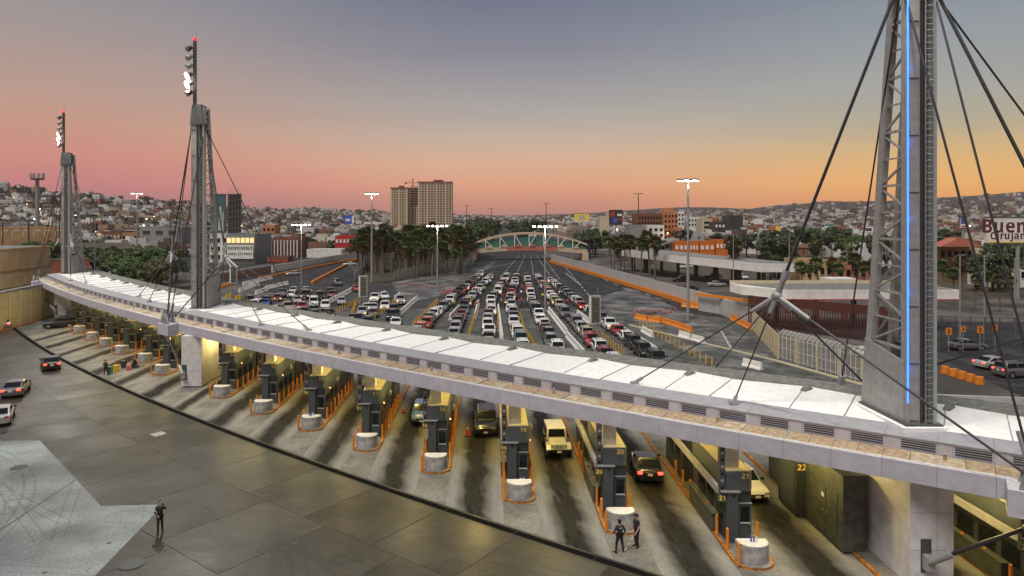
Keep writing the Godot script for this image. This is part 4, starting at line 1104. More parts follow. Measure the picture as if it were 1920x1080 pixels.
# ---------------------------------------------------------------- people: one continuous surface out of tapered bones
func figure(mb: MB, bones: Array, cell: float, k: float) -> void:  # bone: from, to, radius there, radius here, colour
	var lo := Vector3.INF; var hi := -Vector3.INF
	for b in bones:
		var r: float = maxf(b[2], b[3]) + k + cell * 2
		for e in 2:
			lo = lo.min(b[e] - Vector3.ONE * r); hi = hi.max(b[e] + Vector3.ONE * r)
	var n := Vector3i(((hi - lo) / cell).ceil()) + Vector3i.ONE
	var f := PackedFloat32Array(); f.resize(n.x * n.y * n.z); f.fill(1.0)
	for b in bones:
		var a: Vector3 = b[0]; var ab: Vector3 = b[1] - a; var r0: float = b[2]; var r1: float = b[3]
		var l2 := maxf(ab.length_squared(), 1e-9)
		var pad := maxf(r0, r1) + k + cell
		var c0 := Vector3i(((a.min(b[1]) - Vector3.ONE * pad - lo) / cell).floor()).max(Vector3i.ZERO)
		var c1 := Vector3i(((a.max(b[1]) + Vector3.ONE * pad - lo) / cell).ceil()).min(n - Vector3i.ONE)
		for z in range(c0.z, c1.z + 1):
			for y in range(c0.y, c1.y + 1):
				var i := (z * n.y + y) * n.x + c0.x
				for x in range(c0.x, c1.x + 1):
					var p := lo + Vector3(x, y, z) * cell - a
					var t := clampf(p.dot(ab) / l2, 0.0, 1.0)
					var d := (p - ab * t).length() - lerpf(r0, r1, t)
					var h := maxf(k - absf(f[i] - d), 0.0) / k
					f[i] = minf(f[i], d) - h * h * k * 0.25
					i += 1
	var at := {}
	var dx := [0, 1, n.x, n.x + 1, n.x * n.y, n.x * n.y + 1, n.x * n.y + n.x, n.x * n.y + n.x + 1]
	for z in n.z - 1:
		for y in n.y - 1:
			for x in n.x - 1:
				var i := (z * n.y + y) * n.x + x
				var f0 := f[i]
				if absf(f0) > cell * 1.8: continue
				var neg := 0
				for o in 8: neg += 1 if f[i + dx[o]] < 0.0 else 0
				if neg == 0 or neg == 8: continue
				var s := Vector3.ZERO; var m := 0
				for o in 8:
					for ax in 3:
						if o & (1 << ax): continue
						var fa := f[i + dx[o]]; var fb := f[i + dx[o | (1 << ax)]]
						if (fa < 0) != (fb < 0):
							var q := Vector3(o & 1, (o >> 1) & 1, (o >> 2) & 1)
							q[ax] += fa / (fa - fb)
							s += q; m += 1
				var pp := lo + (Vector3(x, y, z) + s / m) * cell
				var g := Vector3(f[i + 1] - f0 + f[i + dx[7]] - f[i + dx[6]], f[i + dx[2]] - f0 + f[i + dx[7]] - f[i + dx[5]], f[i + dx[4]] - f0 + f[i + dx[7]] - f[i + dx[3]]).normalized()
				var best := 9.0
				for b in bones:
					var ab2: Vector3 = b[1] - b[0]
					var t2 := clampf((pp - b[0]).dot(ab2) / maxf(ab2.length_squared(), 1e-9), 0.0, 1.0)
					var dd: float = (pp - b[0] - ab2 * t2).length() - lerpf(b[2], b[3], t2)
					if dd < best: best = dd; mb.col = b[4]
				at[i] = mb.vert(pp, g)
	for i in at:
		for ax in 3:
			var st: int = [1, n.x, n.x * n.y][ax]; var o1: int = [n.x, n.x * n.y, 1][ax]; var o2: int = [n.x * n.y, 1, n.x][ax]
			if (f[i] < 0) == (f[i + st] < 0): continue
			if not (at.has(i - o1) and at.has(i - o2) and at.has(i - o1 - o2)): continue
			var q := [at[i], at[i - o1], at[i - o1 - o2], at[i - o2]]
			if f[i] < 0:
				mb.face(q[0], q[1], q[2]); mb.face(q[0], q[2], q[3])
			else:
				mb.face(q[0], q[2], q[1]); mb.face(q[0], q[3], q[2])
	mb.col = Color.WHITE
const SKIN := Color(0.40, 0.21, 0.13)
func hand(b: Array, wrist: Vector3, dir: Vector3, side: Vector3) -> void:  # palm, four fingers and a thumb
	var up := dir.cross(side).normalized()
	b.append([wrist, wrist + dir * 0.085, 0.030, 0.034, SKIN])
	for k in 4:
		var o := side * (0.030 - 0.020 * k)
		var l: float = [0.068, 0.078, 0.072, 0.056][k]
		var m := wrist + dir * 0.10 + o
		b.append([m, m + dir * l * 0.55 + up * 0.008, 0.0095, 0.009, SKIN])
		b.append([m + dir * l * 0.55 + up * 0.008, m + dir * l * 0.9 + up * 0.03, 0.009, 0.008, SKIN])
	b.append([wrist + dir * 0.03 + side * 0.03, wrist + dir * 0.075 + side * 0.065 + up * 0.012, 0.012, 0.010, SKIN])
func person(label: String, at: Vector3, turn: float, pose: Dictionary, shirt: Color, trousers: Color, cap: bool, group := "", hair := Color(0.02, 0.015, 0.012)) -> Node3D:
	var t := thing("person", label, "person", at, turn, group)
	var hip: Vector3 = pose.get("hip", Vector3(0, 0.93, 0))
	var chest: Vector3 = hip + pose.get("lean", Vector3(0, 0.40, 0.01))
	var neck := chest + (chest - hip).normalized() * 0.13
	var b := []
	b.append([hip + Vector3(-0.07, 0.02, 0), hip + Vector3(0.07, 0.02, 0), 0.125, 0.125, trousers])
	b.append([hip + Vector3(0, 0.1, 0), chest + Vector3(0, -0.1, 0), 0.135, 0.15, shirt])
	b.append([chest + Vector3(-0.1, 0.02, 0), chest + Vector3(0.1, 0.02, 0), 0.125, 0.125, shirt])
	b.append([neck + Vector3(-0.12, -0.02, 0), neck + Vector3(0.12, -0.02, 0), 0.07, 0.07, shirt])
	b.append([neck, neck + Vector3(0, 0.1, 0.01), 0.058, 0.055, SKIN])
	for s in [0, 1]:
		var sx := -1.0 if s == 0 else 1.0
		var knee: Vector3 = pose.knees[s]; var foot: Vector3 = pose.feet[s]
		b.append([hip + Vector3(0.085 * sx, -0.02, 0), knee, 0.098, 0.068, trousers])
		b.append([knee, foot + Vector3(0, 0.1, 0), 0.066, 0.048, trousers])
		var fd: Vector3 = pose.get("toes", [Vector3(-0.05, 0, 0.16), Vector3(0.05, 0, 0.16)])[s]
		b.append([foot + Vector3(0, 0.045, 0) - fd * 0.3, foot + Vector3(0, 0.04, 0) + fd, 0.048, 0.036, Color(0.012, 0.012, 0.012)])
		var sh := neck + Vector3(0.185 * sx, -0.05, 0)
		var el: Vector3 = hip + pose.elbows[s]; var wr: Vector3 = hip + pose.wrists[s]
		b.append([neck + Vector3(0.12 * sx, -0.03, 0), sh, 0.07, 0.066, shirt])
		b.append([sh, sh.lerp(el, 0.55), 0.062, 0.055, shirt])
		b.append([sh.lerp(el, 0.5), el, 0.048, 0.043, shirt if not pose.get("bare", true) else SKIN])
		b.append([el, wr, 0.042, 0.030, SKIN if pose.get("bare", true) else shirt])
		hand(b, wr, (wr - el).normalized(), ((wr - el).cross(Vector3(sx, 0.2, 0.1))).normalized() if absf((wr - el).normalized().x) < 0.8 else Vector3(0, 0, 1))
	var mb := MB.new()
	figure(mb, b, 0.017, 0.03)
	var hd := neck + Vector3(0, 0.20, 0.02)
	var look := Basis(Vector3.UP, pose.get("look", 0.0))
	var hb := [[hd + look * Vector3(0, 0.035, -0.015), hd + look * Vector3(0, 0.02, 0.015), 0.095, 0.09, SKIN], [hd + look * Vector3(0, -0.04, 0.03), hd + look * Vector3(0, -0.085, 0.055), 0.065, 0.042, SKIN], [hd + look * Vector3(0, 0.02, 0.095), hd + look * Vector3(0, -0.025, 0.118), 0.012, 0.018, SKIN],
		[hd + look * Vector3(-0.092, 0.0, 0), hd + look * Vector3(-0.096, -0.03, 0), 0.02, 0.014, SKIN], [hd + look * Vector3(0.092, 0.0, 0), hd + look * Vector3(0.096, -0.03, 0), 0.02, 0.014, SKIN],
		[hd + look * Vector3(-0.035, 0.012, 0.094), hd + look * Vector3(-0.03, 0.012, 0.096), 0.012, 0.012, Color(0.05, 0.03, 0.03)], [hd + look * Vector3(0.035, 0.012, 0.094), hd + look * Vector3(0.03, 0.012, 0.096), 0.012, 0.012, Color(0.05, 0.03, 0.03)], [hd + look * Vector3(-0.02, -0.062, 0.096), hd + look * Vector3(0.02, -0.062, 0.096), 0.009, 0.009, Color(0.28, 0.09, 0.08)], [hd + look * Vector3(0, 0.065, -0.03), hd + look * Vector3(0, 0.0, -0.045), 0.092, 0.085, hair], [hd + Vector3(0, -0.1, -0.01), neck, 0.055, 0.058, SKIN]]
	figure(mb, hb, 0.009, 0.012)
	obj("body", mb, M.figure, t)
	if cap:
		obj("cap", MB.new().ball(hd + Vector3(0, 0.075, -0.01), Vector3(0.108, 0.075, 0.118), 14, 6).box(hd + look * Vector3(0, 0.065, 0.13), Vector3(0.14, 0.012, 0.11), look), M.black, t)
		obj("duty_belt", MB.new().tube(hip + Vector3(0, 0.1, 0), hip + Vector3(0, 0.155, 0), 0.168, 0.165, 16, false).box(hip + Vector3(0.17, 0.07, 0.0), Vector3(0.06, 0.16, 0.1)).box(hip + Vector3(-0.17, 0.09, 0.02), Vector3(0.06, 0.1, 0.08)), M.black, t)
	t.set_meta("base", "person")
	return t
func build_people() -> void:
	var navy := Color(0.014, 0.017, 0.028)
	var dark := Color(0.009, 0.01, 0.014)
	var stand := {"knees": [Vector3(-0.1, 0.5, 0.03), Vector3(0.1, 0.5, 0.03)], "feet": [Vector3(-0.11, 0, -0.01), Vector3(0.12, 0, 0.02)], "elbows": [Vector3(-0.28, 0.22, -0.03), Vector3(0.28, 0.22, -0.03)], "wrists": [Vector3(-0.26, -0.03, 0.08), Vector3(0.26, -0.03, 0.08)]}
	# officer alone on the plaza, phone raised to the face
	var p1 := stand.duplicate(true)
	p1.elbows = [Vector3(-0.27, 0.24, 0.02), Vector3(0.26, 0.42, 0.2)]; p1.wrists = [Vector3(-0.16, 0.1, 0.2), Vector3(0.14, 0.60, 0.30)]; p1.bare = false; p1.look = 0.3
	var o := person("officer in a dark uniform standing alone on the plaza, raising a device to the face", G(300, 998) + Vector3(0, 0.02, 0), 0.55, p1, navy, dark, false)
	obj("device", MB.new().box(Vector3(0.10, 1.66, 0.36), Vector3(0.08, 0.14, 0.03)), M.black, o)
	obj("arm_patch", MB.new().box(Vector3(-0.25, 1.28, 0.06), Vector3(0.05, 0.1, 0.07)), M.white, o)
	# two officers before booth 20
	var p2 := stand.duplicate(true)
	p2.feet = [Vector3(-0.24, 0, 0.04), Vector3(0.22, 0, 0.0)]; p2.knees = [Vector3(-0.17, 0.5, 0.06), Vector3(0.16, 0.5, 0.05)]; p2.hip = Vector3(0, 0.9, 0)
	p2.elbows = [Vector3(-0.33, 0.26, 0.0), Vector3(0.34, 0.25, -0.02)]; p2.wrists = [Vector3(-0.3, 0.03, 0.14), Vector3(0.2, 0.12, 0.16)]; p2.bare = false
	o = person("officer seen from behind with legs apart in front of booth twenty, left of the pair", G(1162, 1037) + Vector3(0, 0.02, 0), PI + 0.25, p2, navy, dark, true)
	obj("back_patch", MB.new().box(Vector3(0, 1.36, -0.135), Vector3(0.17, 0.06, 0.02)), M.car_silver, o)
	var p3 := stand.duplicate(true)
	p3.elbows = [Vector3(-0.27, 0.23, 0.04), Vector3(0.28, 0.2, 0.08)]; p3.wrists = [Vector3(-0.2, 0.06, 0.24), Vector3(0.25, -0.02, 0.22)]; p3.look = -0.2
	o = person("officer in a cap facing left and holding a striped inspection pole by booth twenty", G(1194, 1026) + Vector3(0, 0.02, 0), -1.15, p3, navy, dark, true)
	obj("sleeve_patch", MB.new().box(Vector3(0.235, 1.36, 0.03), Vector3(0.02, 0.09, 0.07)), M.car_blue, o)
	var pole := obj("inspection_pole", MB.new().tube(Vector3(0.22, 0.98, 0.16), Vector3(0.18, 0.03, 0.95), 0.016, 0.016, 6), M.white, o)
	for k in 3: obj("red_band", MB.new().tube(Vector3(0.22, 0.98, 0.16).lerp(Vector3(0.18, 0.03, 0.95), 0.2 + 0.25 * k), Vector3(0.22, 0.98, 0.16).lerp(Vector3(0.18, 0.03, 0.95), 0.3 + 0.25 * k), 0.019, 0.019, 6), M.red, pole)
	# officers at the left booths
	o = person("officer standing with his back turned by the drain at the left booths", G(198, 704) + Vector3(0, 0.02, 0), PI - 0.3, p2, navy, dark, false)
	var sit := {"hip": Vector3(0, 0.55, 0), "lean": Vector3(0, 0.36, 0.16), "knees": [Vector3(-0.16, 0.5, 0.42), Vector3(0.16, 0.5, 0.42)], "feet": [Vector3(-0.16, 0, 0.36), Vector3(0.17, 0, 0.38)], "elbows": [Vector3(-0.24, 0.2, 0.26), Vector3(0.24, 0.2, 0.26)], "wrists": [Vector3(-0.12, 0.06, 0.45), Vector3(0.12, 0.06, 0.45)], "bare": false}
	o = person("person in dark clothes seated on a box in front of booth twelve", G(255, 690) + Vector3(0, 0.02, 0), -0.8, sit, navy, dark, false)
	var bx := obj("seat_box", MB.new().box(Vector3(0, 0.2, 0), Vector3(0.45, 0.4, 0.4)), M.slate)
	bx.position = G(255, 690) + Vector3(0, 0.02, 0)
	tag(bx, "low dark box used as a seat in front of booth twelve", "box")
	for e in [[206, 702, "green_sheet", 0.8, "green"], [218, 698, "yellow", 0.75, "yellow"], [232, 690, "slate_dark", 0.8, "dark grey"]]:
		var bn := thing("waste_bin", "%s waste bin standing near the seated person at the left booths" % e[4], "bin", G(e[0], e[1]) + Vector3(0, 0.02, 0))
		obj("bin_body", MB.new().loft([[Vector3(-0.2, 0, 0.2), Vector3(0.2, 0, 0.2), Vector3(0.2, 0, -0.2), Vector3(-0.2, 0, -0.2)], [Vector3(-0.26, e[3], 0.26), Vector3(0.26, e[3], 0.26), Vector3(0.26, e[3], -0.26), Vector3(-0.26, e[3], -0.26)]], true, true, true), M[e[2]], bn)
		obj("lid", MB.new().box(Vector3(0, e[3] + 0.03, 0), Vector3(0.56, 0.05, 0.56)), M[e[2]], bn)
	# street sellers between the queues
	var walk := {"knees": [Vector3(-0.1, 0.5, 0.14), Vector3(0.1, 0.49, -0.02)], "feet": [Vector3(-0.1, 0, 0.2), Vector3(0.1, 0.02, -0.24)], "elbows": [Vector3(-0.27, 0.22, -0.1), Vector3(0.27, 0.22, 0.06)], "wrists": [Vector3(-0.26, -0.02, 0.0), Vector3(0.25, 0.05, 0.24)]}
	var cols := [["red", Color(0.5, 0.03, 0.03)], ["white", Color(0.7, 0.7, 0.7)], ["blue", Color(0.05, 0.15, 0.4)], ["pink", Color(0.6, 0.2, 0.3)], ["yellow", Color(0.65, 0.5, 0.08)]]
	var src := []
	for c in cols:
		src.append(person("x", Vector3.ZERO, 0, walk, c[1], Color(0.03, 0.035, 0.06), false))
	var gaps := [[-6.4, 4.0, "first and second"], [-2.2, 4.6, "second and third"], [2.4, 4.5, "third and fourth"], [6.7, 4.3, "fourth and fifth"], [11.4, 2.6, "fifth and sixth"], [16.0, 0.0, "sixth and seventh"]]
	var r := RandomNumberGenerator.new(); r.seed = 8
	for k in 30:
		var g: Array = gaps[k % 6]
		var d := 132.0 + 14.0 * (k / 6) + r.randf_range(0, 8)
		var c := r.randi() % 5
		var lab := "person in a %s shirt walking between the %s queues, %s from the canopy" % [cols[c][0], g[2], ORD[k / 6]]
		var at := Vector3(g[0] + g[1] * clampf((d - 140) / 65.0, 0, 1) + r.randf_range(-0.3, 0.3), 0, -d)
		if src[c].get_meta("label") == "x":
			src[c].position = at; tag(src[c], lab, "person", "people walking between the queues")
		else:
			dup(src[c], at, r.randf() * TAU, lab, "people walking between the queues")
	for o2 in src:
		if o2.get_meta("label") == "x": o2.free()

# ---------------------------------------------------------------- barriers, bollard rows, boards, poles
func along(a: Vector3, b: Vector3, step: float) -> Array:
	var n := maxi(1, int(round(a.distance_to(b) / step)))
	var q := []
	for k in n: q.append([a.lerp(b, (k + 0.5) / n), atan2((b - a).x, (b - a).z)])
	return q
var barrier_mesh: ArrayMesh
func barrier_row(a: Vector3, b: Vector3, m: String, where: String, group: String, length := 3.0) -> void:
	if barrier_mesh == null:
		barrier_mesh = MB.new().prism(poly([[-0.3, 0], [0.3, 0], [0.3, 0.1], [0.14, 0.35], [0.1, 0.9], [-0.1, 0.9], [-0.14, 0.35], [-0.3, 0.1]]), Transform3D(Basis(), Vector3(0, 0, -1.42)), 2.84).mesh()
	var k := 0
	for e in along(a, b, length):
		var o := obj("barrier", barrier_mesh, M[m])
		o.position = e[0]; o.rotation.y = e[1] + rng.randf_range(-0.03, 0.03)
		tag(o, "%s barrier %s, %s from the booths" % ["white" if m == "barrier_white" else "orange", where, ORD[mini(k, 23)]], "barrier", group)
		k += 1
func build_yard_things() -> void:
	# rows of white barriers and yellow bollards that divide the queues
	var rows := [[[843, 600], [868, 572], "left of the second queue"], [[820, 660], [838, 640], "at the near end left of the second queue"], [[890, 598], [897, 570], "between the second and third queues"], [[942, 640], [934, 578], "between the third and fourth queues"], [[1063, 628], [1028, 583], "between the fifth and sixth queues"], [[1095, 668], [1063, 632], "at the near end between the fifth and sixth queues"], [[1110, 610], [1082, 590], "between the sixth and seventh queues"], [[1163, 620], [1130, 595], "right of the seventh queue"], [[1245, 672], [1160, 618], "right of the black suvs in the seventh queue"],
		[[735, 604], [782, 562], "right of the left lanes"], [[693, 566], [722, 552], "beside the second tall board"], [[615, 570], [665, 543], "in the middle of the left lanes"], [[740, 562], [750, 556], "at the far end of the left lanes"], [[448, 548], [485, 534], "in the nearest of the three rows at far left"], [[497, 543], [540, 533], "in the middle of the three rows at far left"], [[455, 535], [510, 523], "in the farthest of the three rows at far left"], [[480, 552], [500, 545], "just behind the yellow drums at far left"]]
	for e in rows: barrier_row(G(e[0][0], e[0][1]), G(e[1][0], e[1][1]), "barrier_white", e[2], "white barriers between the lanes")
	barrier_row(G(1205, 622), G(1222, 632), "barrier_white", "alone beside the orange barriers", "white barriers between the lanes")
	barrier_row(G(1272, 630), G(1322, 645), "barrier_white", "on the exit lane in front of the orange barriers", "white barriers between the lanes")
	barrier_row(G(1394, 685), G(1428, 694), "barrier_white", "close to the canopy by the pale picket fence", "white barriers between the lanes")
	barrier_row(G(1190, 597), G(1240, 606), "barrier_orange", "farthest across the exit lane", "orange barriers on the exit lane")
	barrier_row(G(1228, 600), G(1275, 615), "barrier_orange", "midway across the exit lane", "orange barriers on the exit lane")
	barrier_row(G(1268, 612), G(1298, 624), "barrier_orange", "nearest across the exit lane", "orange barriers on the exit lane")
	barrier_row(G(1370, 598), G(1408, 618), "barrier_orange", "along the wall near the cream fence", "orange barriers on the exit lane")
	barrier_row(G(1278, 575), G(1330, 580), "barrier_orange", "at the end of the long orange-footed wall", "orange barriers on the exit lane")
	var posts := [[[1200, 612], [1335, 690], "along the exit lane", 17], [[1124, 632], [1170, 672], "right of the seventh queue", 11], [[660, 592], [668, 572], "near the second tall board", 6], [[600, 604], [672, 568], "right of the left lanes' barriers", 16], [[700, 600], [742, 570], "in the right of the left lanes", 14], [[775, 615], [820, 570], "left of the first queue", 16], [[880, 630], [893, 592], "between the second and third queues", 9], [[985, 630], [975, 596], "between the fourth and fifth queues", 8], [[1005, 660], [988, 632], "at the near end between the fourth and fifth queues", 7], [[935, 620], [933, 590], "between the third and fourth queues", 6]]
	for e in posts:
		var a := G(e[0][0], e[0][1]); var b := G(e[1][0], e[1][1])
		for k in e[3]:
			bollard_at(a.lerp(b, k / float(e[3] - 1)), "yellow bollard %s, %s from the booths" % [e[2], ordinal(k)], "yellow bollards in the yard", M.yellow, 1.2)
	# yellow drums at the noses of the far lanes
	var drum := MB.new().tube(Vector3.ZERO, Vector3(0, 0.5, 0), 0.42, 0.38, 12).tube(Vector3(0, 0.5, 0), Vector3(0, 1.1, 0), 0.38, 0.33, 12).mesh()
	var spots := [[404, 556], [409, 553], [425, 562], [432, 559], [444, 565], [450, 562], [466, 572], [470, 568], [488, 578], [494, 573], [518, 585], [545, 592], [550, 588], [580, 598], [617, 606], [659, 612], [703, 620], [755, 628], [816, 640], [885, 647], [945, 652], [1023, 668], [1110, 676]]
	for k in spots.size():
		var o := obj("crash_drum", drum, M.yellow)
		o.position = G(spots[k][0], spots[k][1])
		tag(o, "yellow crash drum standing at a lane's nose behind the canopy, %s from the left mast" % ordinal(k), "drum", "yellow crash drums behind the canopy")
	for k in 5:
		var o := obj("orange_drum", drum, M.barrier_orange)
		o.position = G(1772 + k * 16, 700 + k * 5); o.scale = Vector3(1.25, 0.72, 1.25)
		tag(o, "orange traffic drum on the road right of the big mast, %s from the left" % ordinal(k), "drum", "orange drums right of the big mast")
	# cones
	var cone_base := MB.new().box(Vector3(0, 0.02, 0), Vector3(0.4, 0.04, 0.4)).mesh()
	var cone_body := MB.new().tube(Vector3(0, 0.04, 0), Vector3(0, 0.75, 0), 0.16, 0.03, 12).mesh()
	var cone_band := MB.new().tube(Vector3(0, 0.44, 0), Vector3(0, 0.6, 0), 0.085, 0.062, 12).mesh()
	var cones := [[[877, 818, 1.2], "red traffic cone with white band beside the black suv"], [[1028, 862, 0.9], ""], [[1915, 1078, 1.2], "red traffic cone at the photo's lower right corner"], [[241, 694, 1.2], "red striped traffic cone by the seated person at the left booths"], [[1099, 864, 1.0], "dark red traffic cone right of the cream jeep"], [[757, 775, 0.9], "traffic cone behind booth seventeen near the blue car"]]
	for x in 9: cones.append([[1190 + x * 9.5, 588 - (x % 3) * 2, 1.1], "red traffic cone on the exit road above the orange barriers, %s from the left" % ORD[x]])
	for x in 18: cones.append([[742 + x * 8.4, 532 + x * 0.75, 0.9], "small red traffic cone in the long row across the turning area, %s from the left" % ORD[x]])
	for x in 14: cones.append([[828 + x * 5.0, 551 - x * 1.0, 1.25], "red traffic post in the row bending toward the first queue, %s from the near end" % ORD[x]])
	for e in cones:
		if e[1] == "": continue
		var c := thing("traffic_cone", e[1], "cone", G(e[0][0], e[0][1]) + Vector3(0, 0.012, 0), 0, "red traffic cones")
		obj("base", cone_base, M.black, c); obj("cone_body", cone_body, M.cone_red, c); obj("reflective_band", cone_band, M.white, c)
		c.scale = Vector3.ONE * e[0][2]
	# tall boards
	var bd := [[1115, 634, 103.0, "nearest tall white message board, right of the sixth queue"], [681, 577, 137.0, "second tall white message board, left of the first queue"], [438, 548, 165.0, "tall grey message board beside the white barriers at far left"]]
	for e in bd:
		var p := G(e[0], e[1])
		var t := thing("message_board", e[3], "board", p)
		var w := 0.85
		for s in [-1, 1]:
			obj("post", MB.new().box(Vector3(s * 0.62, 3.1, 0), Vector3(0.14, 6.2, 0.2)), M.galv, t)
		obj("case", MB.new().box(Vector3(0, 4.2, 0), Vector3(w * 2, 4.2, 0.6)), M.concrete_pale, t)
		obj("screen", MB.new().box(Vector3(0.1, 4.2, 0.305), Vector3(1.15, 3.7, 0.04)), M.olive, t)
		obj("side_strip", MB.new().box(Vector3(-0.7, 4.2, 0.31), Vector3(0.24, 4.0, 0.06)), M.white, t)
		obj("crossbar", MB.new().box(Vector3(0, 1.9, 0), Vector3(1.4, 0.12, 0.14)), M.galv, t)
		obj("aerial", MB.new().tube(Vector3(0.4, 6.3, 0), Vector3(0.4, 7.3, 0), 0.04, 0.04, 6), M.galv, t)
	# light poles
	for e in [[257, 505, 362, true, "high light pole with a lit ring head above the left trees"], [697, 530, 362, true, "high light pole with a lit head left of the palm grove"], [1290, 600, 337, true, "high light pole with a lit head on the exit road"], [1197, 460, 363, false, "tall unlit light pole left of the orange hotel"], [875, 446, 386, false, "thin unlit light pole right of the twin towers"], [921, 442, 391, false, "short unlit light pole over the dark trees beyond the bridge"], [1024, 445, 381, false, "thin unlit light pole above the arch bridge"]]:
		var p := G(e[0], e[1])
		var hgt: float = H + (CY - e[2]) * -p.z / F
		var s := 1.0 if e[3] else 1.6
		var t := thing("light_pole", e[4], "light pole", p)
		obj("pole", MB.new().tube(Vector3.ZERO, Vector3(0, hgt, 0), 0.3 * s, 0.14 * s, 10), M.galv if e[3] else M.cable, t)
		obj("ring", MB.new().tube(Vector3(0, hgt - 0.15, 0), Vector3(0, hgt + 0.1, 0), 0.9 * s, 0.9 * s, 14), M.mast_dark, t)
		for k in 6:
			var a := TAU * k / 6.0
			var q := Vector3(cos(a) * 1.5 * s, hgt, sin(a) * 1.5 * s)
			var hd := obj("lamp_head", MB.new().box(q, Vector3(0.75, 0.28, 0.5), Basis(Vector3.UP, -a)).bar(Vector3(0, hgt, 0), q, 0.08, 0.08), M.mast_dark, t)
			obj("lamp_glass", MB.new().box(q + Vector3(0, -0.19, 0), Vector3(0.62, 0.10, 0.42), Basis(Vector3.UP, -a)), M.lamp if e[3] else M.head_off, hd)
		if e[3]: omni(p + Vector3(0, hgt - 0.7, 0), Color(1, 0.96, 0.88), 90.0, 0.5)
	for e in [[820, 555, 425, "light pole with a bar of five lit lamps before the palm grove"], [1022, 585, 426, "light pole with a bar of five lit lamps among the sixth queue"], [565, 537, 423, "light pole with a lit lamp bar on the left road"]]:
		var p := G(e[0], e[1])
		var hgt: float = H + (CY - e[2]) * -p.z / F
		var t := thing("light_pole", e[3], "light pole", p)
		obj("pole", MB.new().tube(Vector3.ZERO, Vector3(0, hgt, 0), 0.2, 0.1, 10), M.galv, t)
		obj("crossbar", MB.new().box(Vector3(0, hgt, 0), Vector3(4.6, 0.12, 0.12)), M.mast_dark, t)
		for k in 5:
			var hd := obj("lamp_head", MB.new().box(Vector3(-2.1 + 1.05 * k, hgt + 0.2, 0.1), Vector3(0.55, 0.32, 0.45)), M.mast_dark, t)
			obj("lamp_glass", MB.new().box(Vector3(-2.1 + 1.05 * k, hgt + 0.16, 0.36), Vector3(0.48, 0.26, 0.06)), M.lamp, hd)
		omni(p + Vector3(0, hgt - 0.3, 1.0), Color(1, 0.97, 0.9), 40.0, 0.4)
	for e in [[178, 470, 410, 170], [340, 470, 400, 250], [875, 1, 1, 0], [1375, 545, 440, 0], [1480, 560, 440, 0], [1560, 540, 465, 0], [1588, 540, 464, 0], [1614, 545, 466, 0], [1800, 640, 478, 0], [1846, 645, 480, 0], [1903, 650, 484, 0], [1390, 535, 480, 0]]:
		if e[1] == 1: continue
		var d: float = e[3] if e[3] else H * F / (e[1] - CY)
		var p := P(e[0], CY, d); p.y = 0
		var hgt: float = H + (CY - e[2]) * d / F
		var pl := thing("slim_pole", "slim pale pole %s" % (("standing at the left trees, " + ("near" if e[0] < 200 else "beside the second mast")) if e[0] < 400 else "%s from the left, beside the bus canopies at right" % ORD[[1375, 1390, 1480, 1560, 1588, 1614, 1800, 1846, 1903].find(e[0])]), "pole", p, 0, "slim pale poles")
		obj("shaft", MB.new().tube(Vector3.ZERO, Vector3(0, hgt, 0), 0.14, 0.09, 8), M.galv, pl)
		obj("lamp_arm", MB.new().box(Vector3(0.3, hgt, 0), Vector3(0.8, 0.1, 0.14)), M.galv, pl)
	# arrow signs
	for e in [[1779, 621], [1806, 617], [1838, 618], [1866, 614]]:
		var p := P(e[0], e[1], 92.0)
		var t := thing("arrow_sign", "orange road sign with a black right-pointing arrow, %s from the left" % ORD[[1779, 1806, 1838, 1866].find(e[0])], "road sign", Vector3(p.x, 0, p.z), 0, "orange arrow signs right of the big mast")
		var s := 0.42 if e[0] in [1779, 1838] else 0.34
		obj("board", MB.new().box(Vector3(0, p.y, 0), Vector3(s * 1.9, s * 2.2, 0.05)), M.barrier_orange, t)
		obj("arrow", MB.new().prism(poly([[-0.5, -0.75], [-0.1, -0.75], [0.5, 0], [-0.1, 0.75], [-0.5, 0.75], [0.05, 0]]), Transform3D(Basis.from_scale(Vector3(s, s, 1)), Vector3(0, p.y, 0.027)), 0.012), M.black, t)
		obj("post", MB.new().tube(Vector3(0, 0, -0.06), Vector3(0, p.y, -0.06), 0.05, 0.05, 6), M.galv, t)

